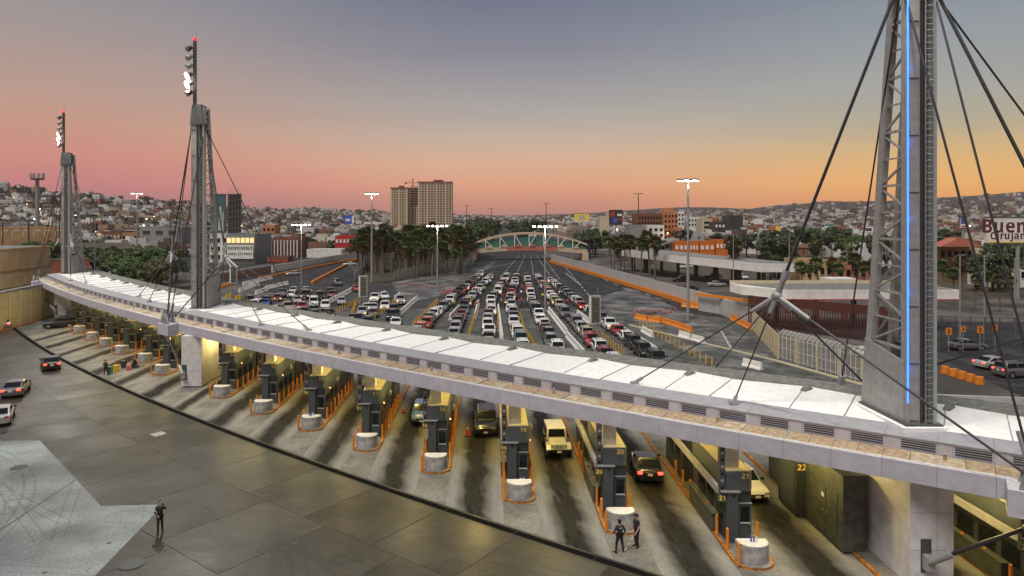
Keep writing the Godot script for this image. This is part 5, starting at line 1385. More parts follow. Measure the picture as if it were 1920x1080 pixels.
# ---------------------------------------------------------------- walls and fences
func wall_run(t: Node, called: String, a: Vector3, b: Vector3, y0: float, y1: float, th: float, m: Material, panel := 4.0, gap := 0.03) -> void:
	for e in along(a, b, panel):
		var n := maxi(1, int(round(a.distance_to(b) / panel)))
		var l := a.distance_to(b) / n - gap
		obj(called, MB.new().box(e[0] + Vector3(0, (y0 + y1) / 2, 0), Vector3(th, y1 - y0, l), Basis(Vector3.UP, e[1])), m, t)
func build_fences() -> void:
	# long grey wall with an orange foot right of the exit lanes
	var w := thing("road_wall", "long pale grey panel wall with a bright orange foot along the exit road", "wall")
	var pts := [G(1034, 492), G(1120, 517), G(1220, 548), G(1332, 582), G(1410, 612)]
	for k in 4:
		wall_run(w, "wall_panel", pts[k], pts[k + 1], 0.02, 3.1, 0.25, M.wall_grey, 4.5, 0.05)
		if k < 3: wall_run(w, "orange_foot", pts[k] + Vector3(-0.7, 0, 0.4), pts[k + 1] + Vector3(-0.7, 0, 0.4), 0.02, 0.95, 0.5, M.barrier_orange, 6.0)
	var w2 := thing("rear_wall", "second grey wall with an orange foot under the bus canopy behind the exit road", "wall")
	var q2 := [P(1290, 560, 132.0), P(1415, 590, 118.0)]
	for q in 2: q2[q].y = 0
	wall_run(w2, "wall_panel", q2[0] + Vector3(2, 0, 0), q2[1] + Vector3(2, 0, 0), 0.02, 3.0, 0.2, M.wall_grey, 4.0)
	wall_run(w2, "orange_foot", q2[0] + Vector3(1.4, 0, 0.5), q2[1] + Vector3(1.4, 0, 0.5), 3.02, 3.5, 0.4, M.barrier_orange, 4.0)
	# cream panel fence, then the pale pickets that lean back at the top
	var f := thing("panel_fence", "cream sheet fence with raised posts between the exit road and the picket fence", "fence")
	var a := G(1411, 618); var b := G(1448, 660); var c := G(1460, 673); var e := G(1618, 720)
	wall_run(f, "sheet_panel", a, b, 0.05, 2.9, 0.06, M.cream, 2.2, 0.06)
	wall_run(f, "sheet_panel", b, c, 0.05, 2.9, 0.06, M.cream, 2.2, 0.06)
	for k in 10:
		var p := a.lerp(c, k / 9.0)
		obj("post", MB.new().box(p + Vector3(-0.05, 1.5, 0.05), Vector3(0.14, 3.0, 0.14)), M.cream, f)
	obj("top_rail", MB.new().bar(a + Vector3(0, 2.95, 0), c + Vector3(0, 2.95, 0), 0.12, 0.12), M.cream, f)
	var pf := thing("picket_fence", "pale metal picket fence leaning back at its top right of the exit road", "fence")
	var dirn := (e - c).normalized()
	var backw := Vector3(dirn.z, 0, -dirn.x) * -1.0
	if backw.z > 0: backw = -backw
	var n := 56
	var hp := 3.1
	var pick := MB.new().box(Vector3(0, hp / 2 + 0.08, 0), Vector3(0.075, hp, 0.05)).bar(Vector3(0, hp + 0.06, 0), Vector3(0, hp + 0.62, -0.75), 0.075, 0.04).mesh()
	var turn := atan2(-backw.x, -backw.z)
	for k in n:
		var o := obj("picket", pick, M.concrete_pale if k % 3 else M.column, pf)
		o.position = c.lerp(e, k / float(n - 1)); o.rotation.y = turn
	for k in 5: obj("post", MB.new().box(c.lerp(e, k / 4.0) + Vector3(0, 1.6, 0) - backw * 0.08, Vector3(0.2, 3.2, 0.14), Basis(Vector3.UP, turn)), M.cream, pf)
	for y in [0.35, 1.5, 2.9]: obj("rail", MB.new().bar(c + Vector3(0, y, 0) + backw * 0.06, e + Vector3(0, y, 0) + backw * 0.06, 0.06, 0.08), M.column, pf)
	obj("top_rail", MB.new().bar(c + Vector3(0, 3.6, 0) + backw * 0.72, e + Vector3(0, 3.6, 0) + backw * 0.72, 0.06, 0.08), M.column, pf)
	struct("kerb_strip", MB.new().bar(G(1180, 610) + Vector3(0, 0.06, 0), c + Vector3(-1, 0.06, 1), 0.4, 0.14).bar(c + Vector3(-1, 0.06, 1.0), e + Vector3(0, 0.06, 1.4), 0.5, 0.14), M.cream)
	# tall rusty border fence of square posts
	var r := thing("border_fence", "tall rust-brown fence of close square posts with a solid plate along its top", "fence")
	var ra := Vector3(42.5, 0, -113); var rb := Vector3(57.0, 0, -98.0)
	var post := MB.new().box(Vector3(0, 2.5, 0), Vector3(0.15, 5.0, 0.15)).mesh()
	n = 54
	var rt := atan2((rb - ra).x, (rb - ra).z)
	for k in n:
		var o := obj("fence_post", post, M.rust, r)
		o.position = ra.lerp(rb, k / float(n - 1)); o.rotation.y = rt
	wall_run(r, "top_plate", ra, rb, 3.75, 5.1, 0.05, M.rust, 2.4, 0.02)
	for k in 5: obj("gate_plate", MB.new().box(ra.lerp(rb, 0.1 + 0.2 * k) + Vector3(0.05, 3.3, 0.1), Vector3(0.05, 1.0, 0.9), Basis(Vector3.UP, rt)), M.rust, r)
	obj("rail", MB.new().bar(ra + Vector3(0, 0.9, 0.1), rb + Vector3(0, 0.9, 0.1), 0.06, 0.12).bar(ra + Vector3(0, 2.3, 0.1), rb + Vector3(0, 2.3, 0.1), 0.06, 0.12), M.rust, r)
	# dark mesh fence right of the big mast
	var mf := thing("mesh_fence", "dark wire mesh fence on steel posts right of the big mast", "fence")
	var ma := Vector3(57.5, 0, -97); var mb2 := Vector3(80, 0, -92)
	for k in 14: obj("post", MB.new().tube(ma.lerp(mb2, k / 13.0), ma.lerp(mb2, k / 13.0) + Vector3(0, 4.2, 0), 0.08, 0.08, 6), M.mast_dark, mf)
	for y in [0.4, 2.2, 4.15]: obj("rail", MB.new().bar(ma + Vector3(0, y, 0), mb2 + Vector3(0, y, 0), 0.06, 0.06), M.mast_dark, mf)
	var wires := MB.new()
	for k in 130: wires.bar(ma.lerp(mb2, k / 129.0) + Vector3(0, 0.1, 0), ma.lerp(mb2, k / 129.0) + Vector3(0, 4.1, 0), 0.012, 0.012)
	obj("wire_mesh", wires, M.mast_dark, mf).set_meta("kind", "stuff")
	# low wall along the road right of the mast
	var lw := thing("low_wall", "low grey concrete wall along the road right of the big mast", "wall")
	wall_run(lw, "wall_panel", Vector3(26, 0, -62), Vector3(62, 0, -56), 0.02, 2.6, 0.3, M.wall_grey, 4.0)
	# pale green fence before the palm grove
	var g := thing("grove_fence", "pale green panel fence along the front of the palm grove", "fence")
	var ga := G(738, 524); var gb := G(888, 497)
	for ee in along(ga, gb, 2.6):
		obj("panel", MB.new().box(ee[0] + Vector3(0, 1.3, 0), Vector3(0.05, 2.3, 2.4), Basis(Vector3.UP, ee[1])), M.fence_green, g)
		obj("post", MB.new().box(ee[0] + Vector3(0, 1.4, 0) + Vector3(sin(ee[1]), 0, cos(ee[1])) * 1.3, Vector3(0.16, 2.8, 0.16)), M.concrete_pale, g)
	struct("grove_ground", MB.new().slab(PackedVector2Array([xz(G(735, 527)), xz(G(890, 497)), xz(G(893, 470)), xz(G(700, 470)), xz(G(668, 500)), xz(G(690, 532))]), -0.05, 0.10), M.grass)
	# cream wall and tan building at the far left of the plaza
	var cw := thing("cream_wall", "tall cream panel wall with pilasters closing the plaza at far left", "wall")
	var ca := Vector3(-74.5, 0, -92); var cb := Vector3(-79.5, 0, -128)
	wall_run(cw, "wall_panel", ca, cb, 0.05, 5.8, 0.2, M.cream, 3.4, 0.03)
	for k in 12: obj("pilaster", MB.new().box(ca.lerp(cb, k / 11.0) + Vector3(0.12, 3.0, 0), Vector3(0.22, 6.0, 0.3)), M.column, cw)
	obj("coping", MB.new().bar(ca + Vector3(0, 5.95, 0), cb + Vector3(0, 5.95, 0), 0.5, 0.25), M.concrete_pale, cw)
	obj("kerb", MB.new().bar(ca + Vector3(0.9, 0.1, 0), cb + Vector3(0.9, 0.1, 0), 0.3, 0.2), M.kerb_orange, cw)
	var tb := thing("tan_building", "flat-roofed tan building with horizontal bands at the left edge of the photo", "building", Vector3(-108.5, 0, -140))
	obj("wall", MB.new().box(Vector3(-4, 5.6, 0), Vector3(33, 11.2, 24)), M.tan, tb)
	for y in [3.4, 6.9]: obj("band", MB.new().box(Vector3(-4, y, 0), Vector3(33.3, 0.5, 24.3)), M.tan_dark, tb)
	obj("parapet", MB.new().box(Vector3(-4, 11.35, 0), Vector3(33.4, 0.3, 24.4)), M.tan, tb)
	obj("roof", MB.new().box(Vector3(-4, 11.52, 0), Vector3(32, 0.05, 23)), M.roofgrey, tb)
	for k in 5: obj("recess", MB.new().box(Vector3(-14 + k * 6, 5.2, 12.16), Vector3(4, 1.6, 0.1)), M.tan_dark, tb)
	var rw := thing("red_wall", "dark red wall behind the left end of the canopy", "wall")
	wall_run(rw, "wall_panel", P(50, 530, 165.0) * Vector3(1, 0, 1), P(168, 530, 172.0) * Vector3(1, 0, 1), 0.0, 7.4, 0.3, M.bridge_red, 6.0)
	obj("coping", MB.new().bar(P(50, 530, 165.0) * Vector3(1, 0, 1) + Vector3(0, 7.5, 0), P(168, 530, 172.0) * Vector3(1, 0, 1) + Vector3(0, 7.5, 0), 0.5, 0.2), M.concrete_pale, rw)
	# white wall and orange kerbs on the left road
	var lwl := thing("white_barrier_wall", "long white concrete barrier wall along the left road", "wall")
	wall_run(lwl, "wall_panel", G(510, 511), G(668, 482), 0.02, 2.3, 0.3, M.barrier_white, 5.0, 0.02)
	var bw := thing("brown_fence", "brown slatted fence with a pale rail left of the white barrier wall", "fence")
	for ee in along(G(405, 530), G(508, 512), 1.2): obj("slat", MB.new().box(ee[0] + Vector3(0, 1.0, 0), Vector3(0.08, 2.0, 0.8), Basis(Vector3.UP, ee[1])), M.brick_brown, bw)
	obj("rail", MB.new().bar(G(405, 530) + Vector3(0, 2.6, 0), G(508, 512) + Vector3(0, 2.6, 0), 0.2, 0.3), M.white, bw)
	for e2 in [[[486, 524], [668, 487], "orange kerb running along the white barrier wall on the left road"], [[585, 532], [668, 488], "orange kerb dividing the two carriageways of the left road"], [[400, 545], [440, 532], "short orange kerb behind the second mast"]]:
		var k2 := obj("orange_kerb", MB.new().bar(G(e2[0][0], e2[0][1]) + Vector3(0, 0.35, 0), G(e2[1][0], e2[1][1]) + Vector3(0, 0.35, 0), 0.5, 0.7), M.barrier_orange)
		tag(k2, e2[2], "kerb")
	# small red and white guard fence of the left island
	var gf := thing("grey_fence", "pale grey fence along the left side of the palm grove", "fence")
	for ee in along(G(664, 528), G(705, 490), 2.4): obj("panel", MB.new().box(ee[0] + Vector3(0, 1.3, 0), Vector3(0.06, 2.4, 2.2), Basis(Vector3.UP, ee[1])), M.concrete_pale, gf)

# ---------------------------------------------------------------- trees
func leaves(mb: MB, lobes: Array, n: int, s0: float, s1: float, r: RandomNumberGenerator) -> void:
	for k in n:
		var l: Array = lobes[r.randi() % lobes.size()]
		var dir := Vector3(r.randfn(), r.randfn() * 0.9 + 0.12, r.randfn()).normalized()
		var p: Vector3 = l[0] + dir * l[1] * pow(r.randf(), 0.33) * r.randf_range(0.8, 1.12)
		var nn := (dir + Vector3(r.randfn(), r.randfn(), r.randfn()) * 0.45 + Vector3(0, 0.35, 0)).normalized()
		var x := nn.cross(Vector3(r.randfn(), r.randfn(), r.randfn())).normalized()
		var y := nn.cross(x)
		var s := r.randf_range(s0, s1)
		var g := r.randf_range(0.65, 1.3)
		mb.col = Color(g * r.randf_range(0.9, 1.15), g, g * r.randf_range(0.8, 1.1))
		mb.quad(p - x * s - y * s * 0.4, p + x * s * 0.3 - y * s * 0.7, p + x * s + y * s * 0.4, p - x * s * 0.3 + y * s * 0.7)
	mb.col = Color.WHITE
func broadleaf(kind: int, r: RandomNumberGenerator) -> Node3D:  # about 10 m tall
	var t := thing("broadleaf_tree", "x", "tree")
	t.set_meta("base", "broadleaf_tree")
	var tr := MB.new()
	tr.tube(Vector3.ZERO, Vector3(0.1, 3.0, 0), 0.32, 0.22, 8)
	var lobes := [[Vector3(0, 6.6, 0), Vector3(1.9, 1.7, 1.9)]]
	for k in 10:
		var a := TAU * k / 10.0 + r.randf() * 0.9
		var p := Vector3(cos(a) * r.randf_range(1.3, 3.4), r.randf_range(3.9, 8.4), sin(a) * r.randf_range(1.3, 3.4))
		tr.tube(Vector3(0.1, 2.8, 0), p, 0.15, 0.05, 6, false)
		lobes.append([p, Vector3(1.25, 0.95, 1.25) * r.randf_range(0.7, 1.35)])
	obj("trunk", tr, M.trunk, t)
	var cr := MB.new()
	leaves(cr, lobes, 3000, 0.14, 0.34, r)
	obj("crown", cr, M["leaf%d" % kind], t)
	return t
func fan_palm(r: RandomNumberGenerator, hgt: float, skirt: bool) -> Node3D:
	var t := thing("palm_tree", "x", "palm tree")
	t.set_meta("base", "palm_tree")
	var tr := MB.new()
	var lean := Vector3(r.randf_range(-0.6, 0.6), 0, r.randf_range(-0.6, 0.6))
	var last := Vector3.ZERO
	for k in range(1, 7):
		var f := k / 6.0
		var p := Vector3(0, hgt * f, 0) + lean * f * f
		tr.tube(last, p, lerpf(0.28, 0.17, (k - 1) / 6.0), lerpf(0.28, 0.17, f), 8, false)
		last = p
	obj("trunk", tr, M.trunk_palm, t)
	var cr := MB.new(); var sk := MB.new()
	for k in 60:
		var a := k * 2.399963
		var el := lerpf(1.25, -0.95, k / 60.0) + r.randf_range(-0.12, 0.12)
		var d := Vector3(cos(a) * cos(el), sin(el), sin(a) * cos(el))
		frond(cr, last, d, r.randf_range(0.9, 1.5), r.randf_range(0.85, 1.15), r)
	if skirt:
		for k in 64:
			var a := k * 2.399963
			var d := Vector3(cos(a) * 0.45, -0.85, sin(a) * 0.45).normalized()
			frond(sk, last + Vector3(0, -0.15 - 3.4 * r.randf() * r.randf(), 0), d, r.randf_range(0.25, 0.5), r.randf_range(0.6, 0.9), r)
		obj("dead_frond_skirt", sk, M.deadfrond, t)
	obj("crown", cr, M["leaf%d" % [0, 1, 3][r.randi() % 3]], t)
	return t
func frond(mb: MB, o: Vector3, d: Vector3, stem: float, rad: float, r: RandomNumberGenerator) -> void:
	var s := d.cross(Vector3.UP)
	s = Vector3.RIGHT if s.length() < 0.05 else s.normalized()
	var g := r.randf_range(0.65, 1.35)
	mb.col = Color(g * r.randf_range(0.9, 1.2), g, g)
	var e := o + d * stem
	mb.quad(o - s * 0.03, o + s * 0.03, e + s * 0.03, e - s * 0.03)
	var dn := Vector3(0, -0.35, 0)
	for k in 8:
		var t0 := -1.75 + 3.5 * k / 8.0; var t1 := t0 + 0.36
		var q0 := e + (d * cos(t0) + s * sin(t0)) * rad + dn * rad * (0.4 + 0.5 * absf(sin(t0)))
		var q1 := e + (d * cos(t1) + s * sin(t1)) * rad * 0.92 + dn * rad * (0.4 + 0.5 * absf(sin(t1)))
		mb.tri(e, q0, q1)
	mb.col = Color.WHITE
func build_trees() -> void:
	var r := RandomNumberGenerator.new(); r.seed = 77
	var palms := []
	for k in 6: palms.append(fan_palm(r, [10.5, 11.5, 12.5, 9.5, 11.0, 12.0][k], k != 3))
	var broads := []
	for k in 6: broads.append(broadleaf([1, 0, 2, 1, 2, 3][k], r))
	var used := {}
	var put := func(src: Node3D, at: Vector3, label: String, group: String, s: float) -> void:
		if used.has(src): dup(src, at, r.randf() * TAU, label, group, s)
		else:
			used[src] = true
			src.position = at; src.rotation.y = r.randf() * TAU; src.scale = Vector3.ONE * s
			tag(src, label, "", group)
	var dress := ["brown-skirted", "full-skirted", "tall slender", "bare-stemmed", "broad-crowned", "ragged"]
	# the palm grove
	for k in 124:
		var d := 206.0 + 90.0 * pow(r.randf(), 1.4)
		var px := r.randf_range(672, 884)
		if px < 735: d = maxf(d, 218.0)
		var p := P(px, CY, d); p.y = 0
		var w := k % 6
		put.call(palms[w], p, "%s fan palm at the %s of the grove" % [dress[w], "front" if d < 225 else ("middle" if d < 255 else "back")], "fan palms of the grove", r.randf_range(0.55, 0.85) if k % 5 < 2 else r.randf_range(0.88, 1.12))
	for k in 20:
		var p := P(r.randf_range(665, 900), CY, r.randf_range(262, 340)); p.y = 0
		put.call(broads[[0, 2, 3, 4][k % 4]], p, "dark leafy tree behind the palms of the grove", "dark trees behind the palm grove", r.randf_range(1.2, 1.55))
	# green trees at left behind the canopy
	for k in 22:
		var px := lerpf(150, 335, (k + r.randf() * 0.6) / 22.0)
		var p := P(px, CY, r.randf_range(150, 205)); p.y = 0
		var s := r.randf_range(0.85, 1.15) * (0.8 if px < 170 else 1.0)
		put.call(broads[5 if px > 290 and px < 325 and k % 2 else [0, 1, 3][k % 3]], p, "bushy %s tree behind the canopy between the two left masts" % ["deep green", "bright green", "mid green"][k % 3], "green trees between the left masts", s)
	for k in 6:
		var p := P(60 + k * 9, CY, 178.0); p.y = 0
		put.call(broads[k % 2], p, "low green tree above the red wall at far left", "low trees above the red wall", 1.0)
	# beyond and beside the bridge
	for k in 15:
		var p := P(r.randf_range(888, 1010), CY, r.randf_range(420, 520)); p.y = 0
		put.call(broads[[2, 3, 4][k % 3]], p, "tall dark tree beyond the arch bridge", "dark trees beyond the bridge", r.randf_range(1.55, 2.0))
	for k in 9:
		var p := P(r.randf_range(1088, 1135), CY, r.randf_range(285, 330)); p.y = 0
		put.call(broads[[2, 4][k % 2]], p, "dark bushy tree at the right end of the arch bridge", "dark trees right of the bridge", r.randf_range(1.1, 1.5))
	# palms along the bus canopy at right
	var row := [[1146, 215], [1152, 222], [1158, 210], [1163, 225], [1171, 218], [1183, 212], [1190, 230], [1201, 205], [1208, 222], [1218, 205], [1228, 200], [1166, 245], [1178, 240], [1376, 178], [1372, 182]]
	for k in row.size():
		var p := P(row[k][0], CY, row[k][1]); p.y = 0
		put.call(palms[[3, 4, 0, 3][k % 4]], p, "slim palm in the row beside the bus canopy, %s from the left" % ORD[k] if k < 13 else "palm standing alone by the near part of the bus canopy, " + ORD[k - 13], "palms along the bus canopy", r.randf_range(0.8, 1.1))
	var sc := [[1505, 150], [1520, 158], [1535, 150], [1560, 165], [1575, 150], [1600, 155], [1620, 150], [1490, 170], [1590, 175], [1640, 160], [1790, 140], [1805, 150], [1770, 150], [1828, 132], [1850, 138], [1875, 130], [1900, 136]]
	for k in sc.size():
		var p := P(sc[k][0], CY, sc[k][1]); p.y = 0
		put.call(palms[[3, 0, 3, 4][k % 4]], p, "palm behind the near bus canopy, %s" % (("%s from the left" % ORD[k]) if k < 10 else "right of the big mast"), "palms behind the near bus canopy", r.randf_range(0.55, 0.85))
	for e in [[1445, 190, 0.9], [1460, 185, 1.0], [1452, 200, 1.0], [1512, 330, 1.5], [1525, 300, 1.4], [1545, 310, 1.5], [1560, 290, 1.3], [1580, 320, 1.5], [1595, 280, 1.2], [1400, 300, 1.2], [1350, 330, 1.2], [1280, 360, 1.3], [1838, 165, 0.9], [1862, 165, 1.0], [1885, 170, 1.0], [1660, 210, 1.0], [1240, 300, 0.9], [1110, 380, 1.3], [1690, 260, 1.2], [1900, 260, 1.5], [1780, 320, 1.4], [1440, 330, 1.3], [1480, 340, 1.3]]:
		var p := P(e[0], CY, e[1]); p.y = 0
		put.call(broads[[2, 3, 4, 1][int(e[0]) % 4]], p, "dark rounded tree %s in the lots at right" % ("near the bus canopies" if e[1] < 220 else "far back"), "dark trees in the lots at right", e[2])
	for o in palms + broads:
		if not used.has(o): o.free()

# ---------------------------------------------------------------- hills and city
const SKY_PX := [-500, 0, 60, 130, 200, 300, 400, 470, 540, 585, 630, 730, 860, 960, 1100, 1200, 1300, 1400, 1450, 1560, 1640, 1760, 1840, 1920, 2500]
const SKY_UP := [80, 61, 47, 37, 30, 25, 19, 14, 11, 16, 10, 7, 3, 1, 5, 13, 18, 14, 20, 29, 28, 35, 40, 47, 60]
var hill_noise := FastNoiseLite.new()
func peak_at(px: float) -> Vector2:  # (depth of the crest, its height)
	var k := 0
	while k < SKY_PX.size() - 2 and px > SKY_PX[k + 1]: k += 1
	var up := lerpf(SKY_UP[k], SKY_UP[k + 1], clampf((px - SKY_PX[k]) / float(SKY_PX[k + 1] - SKY_PX[k]), 0, 1))
	var d := 850.0
	if px > 250: d = lerpf(850.0, 1900.0, clampf((px - 250) / 300.0, 0, 1))
	if px > 700: d = lerpf(1900.0, 3200.0, clampf((px - 700) / 250.0, 0, 1))
	if px > 1150: d = lerpf(3200.0, 2400.0, clampf((px - 1150) / 500.0, 0, 1))
	return Vector2(d, H + up * d / F)
func terrain(px: float, d: float) -> float:
	var pk := peak_at(px)
	var base := clampf(pk.x * 0.42, 380.0, 900.0)
	if d < base: return -0.4
	var s := (d - base) / (pk.x - base)
	var bump := hill_noise.get_noise_2d((px - CX) * d / F * 0.012, d * 0.012)
	if s < 1.0: return pk.y * (0.55 * s + 0.45 * s * s) + bump * 9.0 * s * (1.15 - s) - 0.4
	return pk.y - (d - pk.x) * 0.03
func build_hills() -> void:
	hill_noise.seed = 6; hill_noise.frequency = 1.0; hill_noise.fractal_octaves = 3
	var rows := []
	for j in 46:
		var d := 360.0 * pow(4200.0 / 360.0, j / 45.0)
		var row := []
		for i in 150:
			var px := -420.0 + i * 19.0
			row.append(Vector3((px - CX) * d / F, terrain(px, d), -d))
		rows.append(row)
	struct("hills", MB.new().sheet(rows), M.scrub)
func house_mesh(kind: int, c: Color) -> ArrayMesh:
	var mb := MB.new()
	var w: float = [8.0, 11.0, 7.0, 14.0][kind]; var h: float = [3.6, 6.2, 7.5, 4.4][kind]; var d: float = [8.0, 9.0, 8.0, 10.0][kind]
	mb.col = c
	mb.box(Vector3(0, h / 2 - 2, 0), Vector3(w, h + 4, d))
	if kind == 0:
		mb.col = Color(0.15, 0.085, 0.06)
		mb.prism(poly([[-w / 2 - 0.4, h], [w / 2 + 0.4, h], [0, h + 1.7]]), Transform3D(Basis(), Vector3(0, 0, -d / 2 - 0.3)), d + 0.6)
	else:
		mb.box(Vector3(0, h + 0.25, d / 2 - 0.1), Vector3(w, 0.5, 0.2)); mb.box(Vector3(0, h + 0.25, -d / 2 + 0.1), Vector3(w, 0.5, 0.2))
		mb.box(Vector3(w / 2 - 0.1, h + 0.25, 0), Vector3(0.2, 0.5, d)); mb.box(Vector3(-w / 2 + 0.1, h + 0.25, 0), Vector3(0.2, 0.5, d))
		if kind == 1: mb.box(Vector3(-2, h + 1.1, -1.5), Vector3(3, 2.2, 3))
		mb.col = Color(0.2, 0.2, 0.2)
		mb.box(Vector3(w * 0.25, h + 0.7, -1), Vector3(1.2, 1.3, 1.2))
	mb.col = Color(0.03, 0.03, 0.035)
	for fl in int(h / 2.9):
		for k in int(w / 2.6):
			for s in [-1.0, 1.0]:
				mb.box(Vector3(-w / 2 + 1.4 + k * 2.5, 1.6 + fl * 2.9, s * (d / 2 + 0.01)), Vector3(1.1, 1.2, 0.08))
		for s in [-1.0, 1.0]: mb.box(Vector3(s * (w / 2 + 0.01), 1.6 + fl * 2.9, 0.8), Vector3(0.08, 1.2, 1.2))
	return mb.mesh()
func build_city() -> void:
	var r := RandomNumberGenerator.new(); r.seed = 99
	var cols := [["white", Color(0.58, 0.57, 0.54)], ["cream", Color(0.50, 0.43, 0.30)], ["grey", Color(0.24, 0.24, 0.24)], ["tan", Color(0.30, 0.22, 0.15)], ["terracotta", Color(0.26, 0.12, 0.075)], ["dark grey", Color(0.10, 0.10, 0.10)], ["brown", Color(0.13, 0.09, 0.07)], ["pale grey", Color(0.42, 0.42, 0.41)]]
	var form := ["tile-roofed one-storey", "flat-roofed two-storey", "narrow two-storey", "wide low flat-roofed"]
	var meshes := []
	for c in cols:
		for k in 4: meshes.append(house_mesh(k, c[1]))
	var plain := []
	for k in 4: plain.append(house_mesh(k, Color.WHITE))
	var far := [[], [], [], []]
	var crowns := []
	var spots := []
	for k in 10500:
		var px := r.randf_range(-60, 1990)
		var pk := peak_at(px)
		var d := 300.0 * pow(minf(pk.x, 2600.0) / 300.0, pow(r.randf(), 0.72))
		if px > 640 and px < 1130 and d < 620: continue
		if px < 640 and px > 360 and d < 345: continue
		if px <= 360 and d < 300: continue
		if px >= 1130 and d < (420 if px < 1420 else 215): continue
		if px > 890 and px < 985 and d < 950: continue
		if px > 720 and px < 860 and d > 840 and d < 960: continue
		var on := terrain(px, d)
		if px > 1180 and on > 10.0 and r.randf() < clampf(on / pk.y, 0, 1) * 0.9: continue
		spots.append([d, px, maxf(on, 0.0)])
	spots.sort_custom(func(a, b): return a[0] < b[0])
	var taken := {}
	var made := 0
	for s in spots:
		var d: float = s[0]; var px: float = s[1]
		var p := Vector3((px - CX) * d / F, s[2], -d)
		var cell := Vector2i(int(floor(p.x / 10.5)), int(floor(p.z / 10.5)))
		if taken.has(cell): continue
		taken[cell] = true
		if r.randf() < 0.34:
			crowns.append(Transform3D(Basis(Vector3.UP, r.randf() * TAU).scaled(Vector3.ONE * r.randf_range(0.5, 1.0)), p))
			continue
		var c := r.randi() % cols.size(); var kd := r.randi() % 4
		if r.randf() < 0.25: c = 0
		var turn := r.randf_range(-0.5, 0.5) + (PI / 2 if r.randf() < 0.4 else 0.0)
		if made < 300:
			made += 1
			var o := obj("house", meshes[c * 4 + kd], M.house)
			o.position = p; o.rotation.y = turn; o.scale = Vector3.ONE * r.randf_range(0.75, 1.05)
			var where := "on the left hillside" if px < 330 else ("left of the towers" if px < 740 else ("behind the bridge" if px < 1130 else "at far right"))
			if d > 600: where = "far off " + where
			tag(o, "%s %s house %s" % [cols[c][0], form[kd], where], "house", "houses of the hillside city")
		else:
			far[kd].append([Transform3D(Basis(Vector3.UP, turn).scaled(Vector3.ONE * r.randf_range(0.75, 1.1)), p), cols[c][1]])
	for k in 4:
		var mm := MultiMesh.new()
		mm.transform_format = MultiMesh.TRANSFORM_3D; mm.use_colors = true
		mm.mesh = plain[k]; mm.instance_count = far[k].size()
		for i in far[k].size():
			mm.set_instance_transform(i, far[k][i][0]); mm.set_instance_color(i, far[k][i][1])
		var o := MultiMeshInstance3D.new()
		o.name = numbered("distant_houses"); o.multimesh = mm; o.material_override = M.house
		add_child(o)
		tag(o, "far-off mass of %s houses spread over the hills" % form[k], "houses"); o.set_meta("kind", "stuff")
	var lump := MB.new()
	leaves(lump, [[Vector3(0, 4.0, 0), Vector3(3.4, 2.8, 3.4)], [Vector3(2.2, 3.0, 1), Vector3(2.2, 1.8, 2.2)], [Vector3(-2.0, 2.8, -0.6), Vector3(2.2, 2.0, 2.2)]], 170, 0.7, 1.3, r)
	var mt := MultiMesh.new()
	mt.transform_format = MultiMesh.TRANSFORM_3D
	mt.mesh = lump.mesh(); mt.instance_count = crowns.size()
	for i in crowns.size(): mt.set_instance_transform(i, crowns[i])
	var ot := MultiMeshInstance3D.new()
	ot.name = "distant_trees"; ot.multimesh = mt; ot.material_override = M.leaf2
	add_child(ot)
	tag(ot, "dark far-off trees scattered between the houses of the city", "trees"); ot.set_meta("kind", "stuff")
	# lit street lamps in the city
	for k in 26:
		var px := r.randf_range(0, 640) if k % 2 else r.randf_range(1130, 1900)
		var d := r.randf_range(330, 700)
		var p := Vector3((px - CX) * d / F, maxf(terrain(px, d), 0), -d)
		var t := thing("street_lamp", "distant lit street lamp among the houses %s" % ("at left" if k % 2 else "at right"), "street lamp", p, 0, "distant street lamps")
		obj("post", MB.new().tube(Vector3.ZERO, Vector3(0, 8, 0), 0.12, 0.08, 5), M.galv, t)
		obj("lamp_globe", MB.new().ball(Vector3(0, 8.2, 0), Vector3(0.4, 0.3, 0.4), 8, 5), M.lamp if k % 3 else M.lamp_warm, t)
		omni(p + Vector3(0, 7.6, 0), Color(1, 0.9, 0.7), 12.0, 0.3)

# ---------------------------------------------------------------- single buildings and signs
func building(called: String, label: String, x0: float, x1: float, ytop: float, d: float, depth: float, m: Material, rows := 0, cols := 0, glass := "glass", roof := "roofgrey", group := "") -> Node3D:
	var w := (x1 - x0) * d / F
	var h := H + (CY - ytop) * d / F
	var t := thing(called, label, "building", Vector3(((x0 + x1) / 2 - CX) * d / F, 0, -d), 0, group)
	obj("wall", MB.new().box(Vector3(0, h / 2, -depth / 2), Vector3(w, h, depth)), m, t)
	obj("roof", MB.new().box(Vector3(0, h + 0.05, -depth / 2), Vector3(w - 0.6, 0.1, depth - 0.6)), M[roof], t)
	var pp := MB.new()
	pp.box(Vector3(0, h + 0.3, -0.12), Vector3(w, 0.6, 0.3)); pp.box(Vector3(0, h + 0.3, -depth + 0.12), Vector3(w, 0.6, 0.3))
	pp.box(Vector3(w / 2 - 0.15, h + 0.301, -depth / 2), Vector3(0.28, 0.6, depth - 0.6)); pp.box(Vector3(-w / 2 + 0.15, h + 0.301, -depth / 2), Vector3(0.28, 0.6, depth - 0.6))
	obj("parapet", pp, m, t)
	for i in rows:
		for k in cols:
			var cw := w / cols; var ch := minf(3.3, h / (rows + 0.3))
			var wn := obj("window", MB.new().box(Vector3(-w / 2 + cw * (k + 0.5), h - ch * (i + 0.62), 0.03), Vector3(cw * 0.56, ch * 0.5, 0.1)), M[glass], t)
			obj("sill", MB.new().box(Vector3(-w / 2 + cw * (k + 0.5), h - ch * (i + 0.9), 0.08), Vector3(cw * 0.62, 0.12, 0.2)), m, wn)
	return t
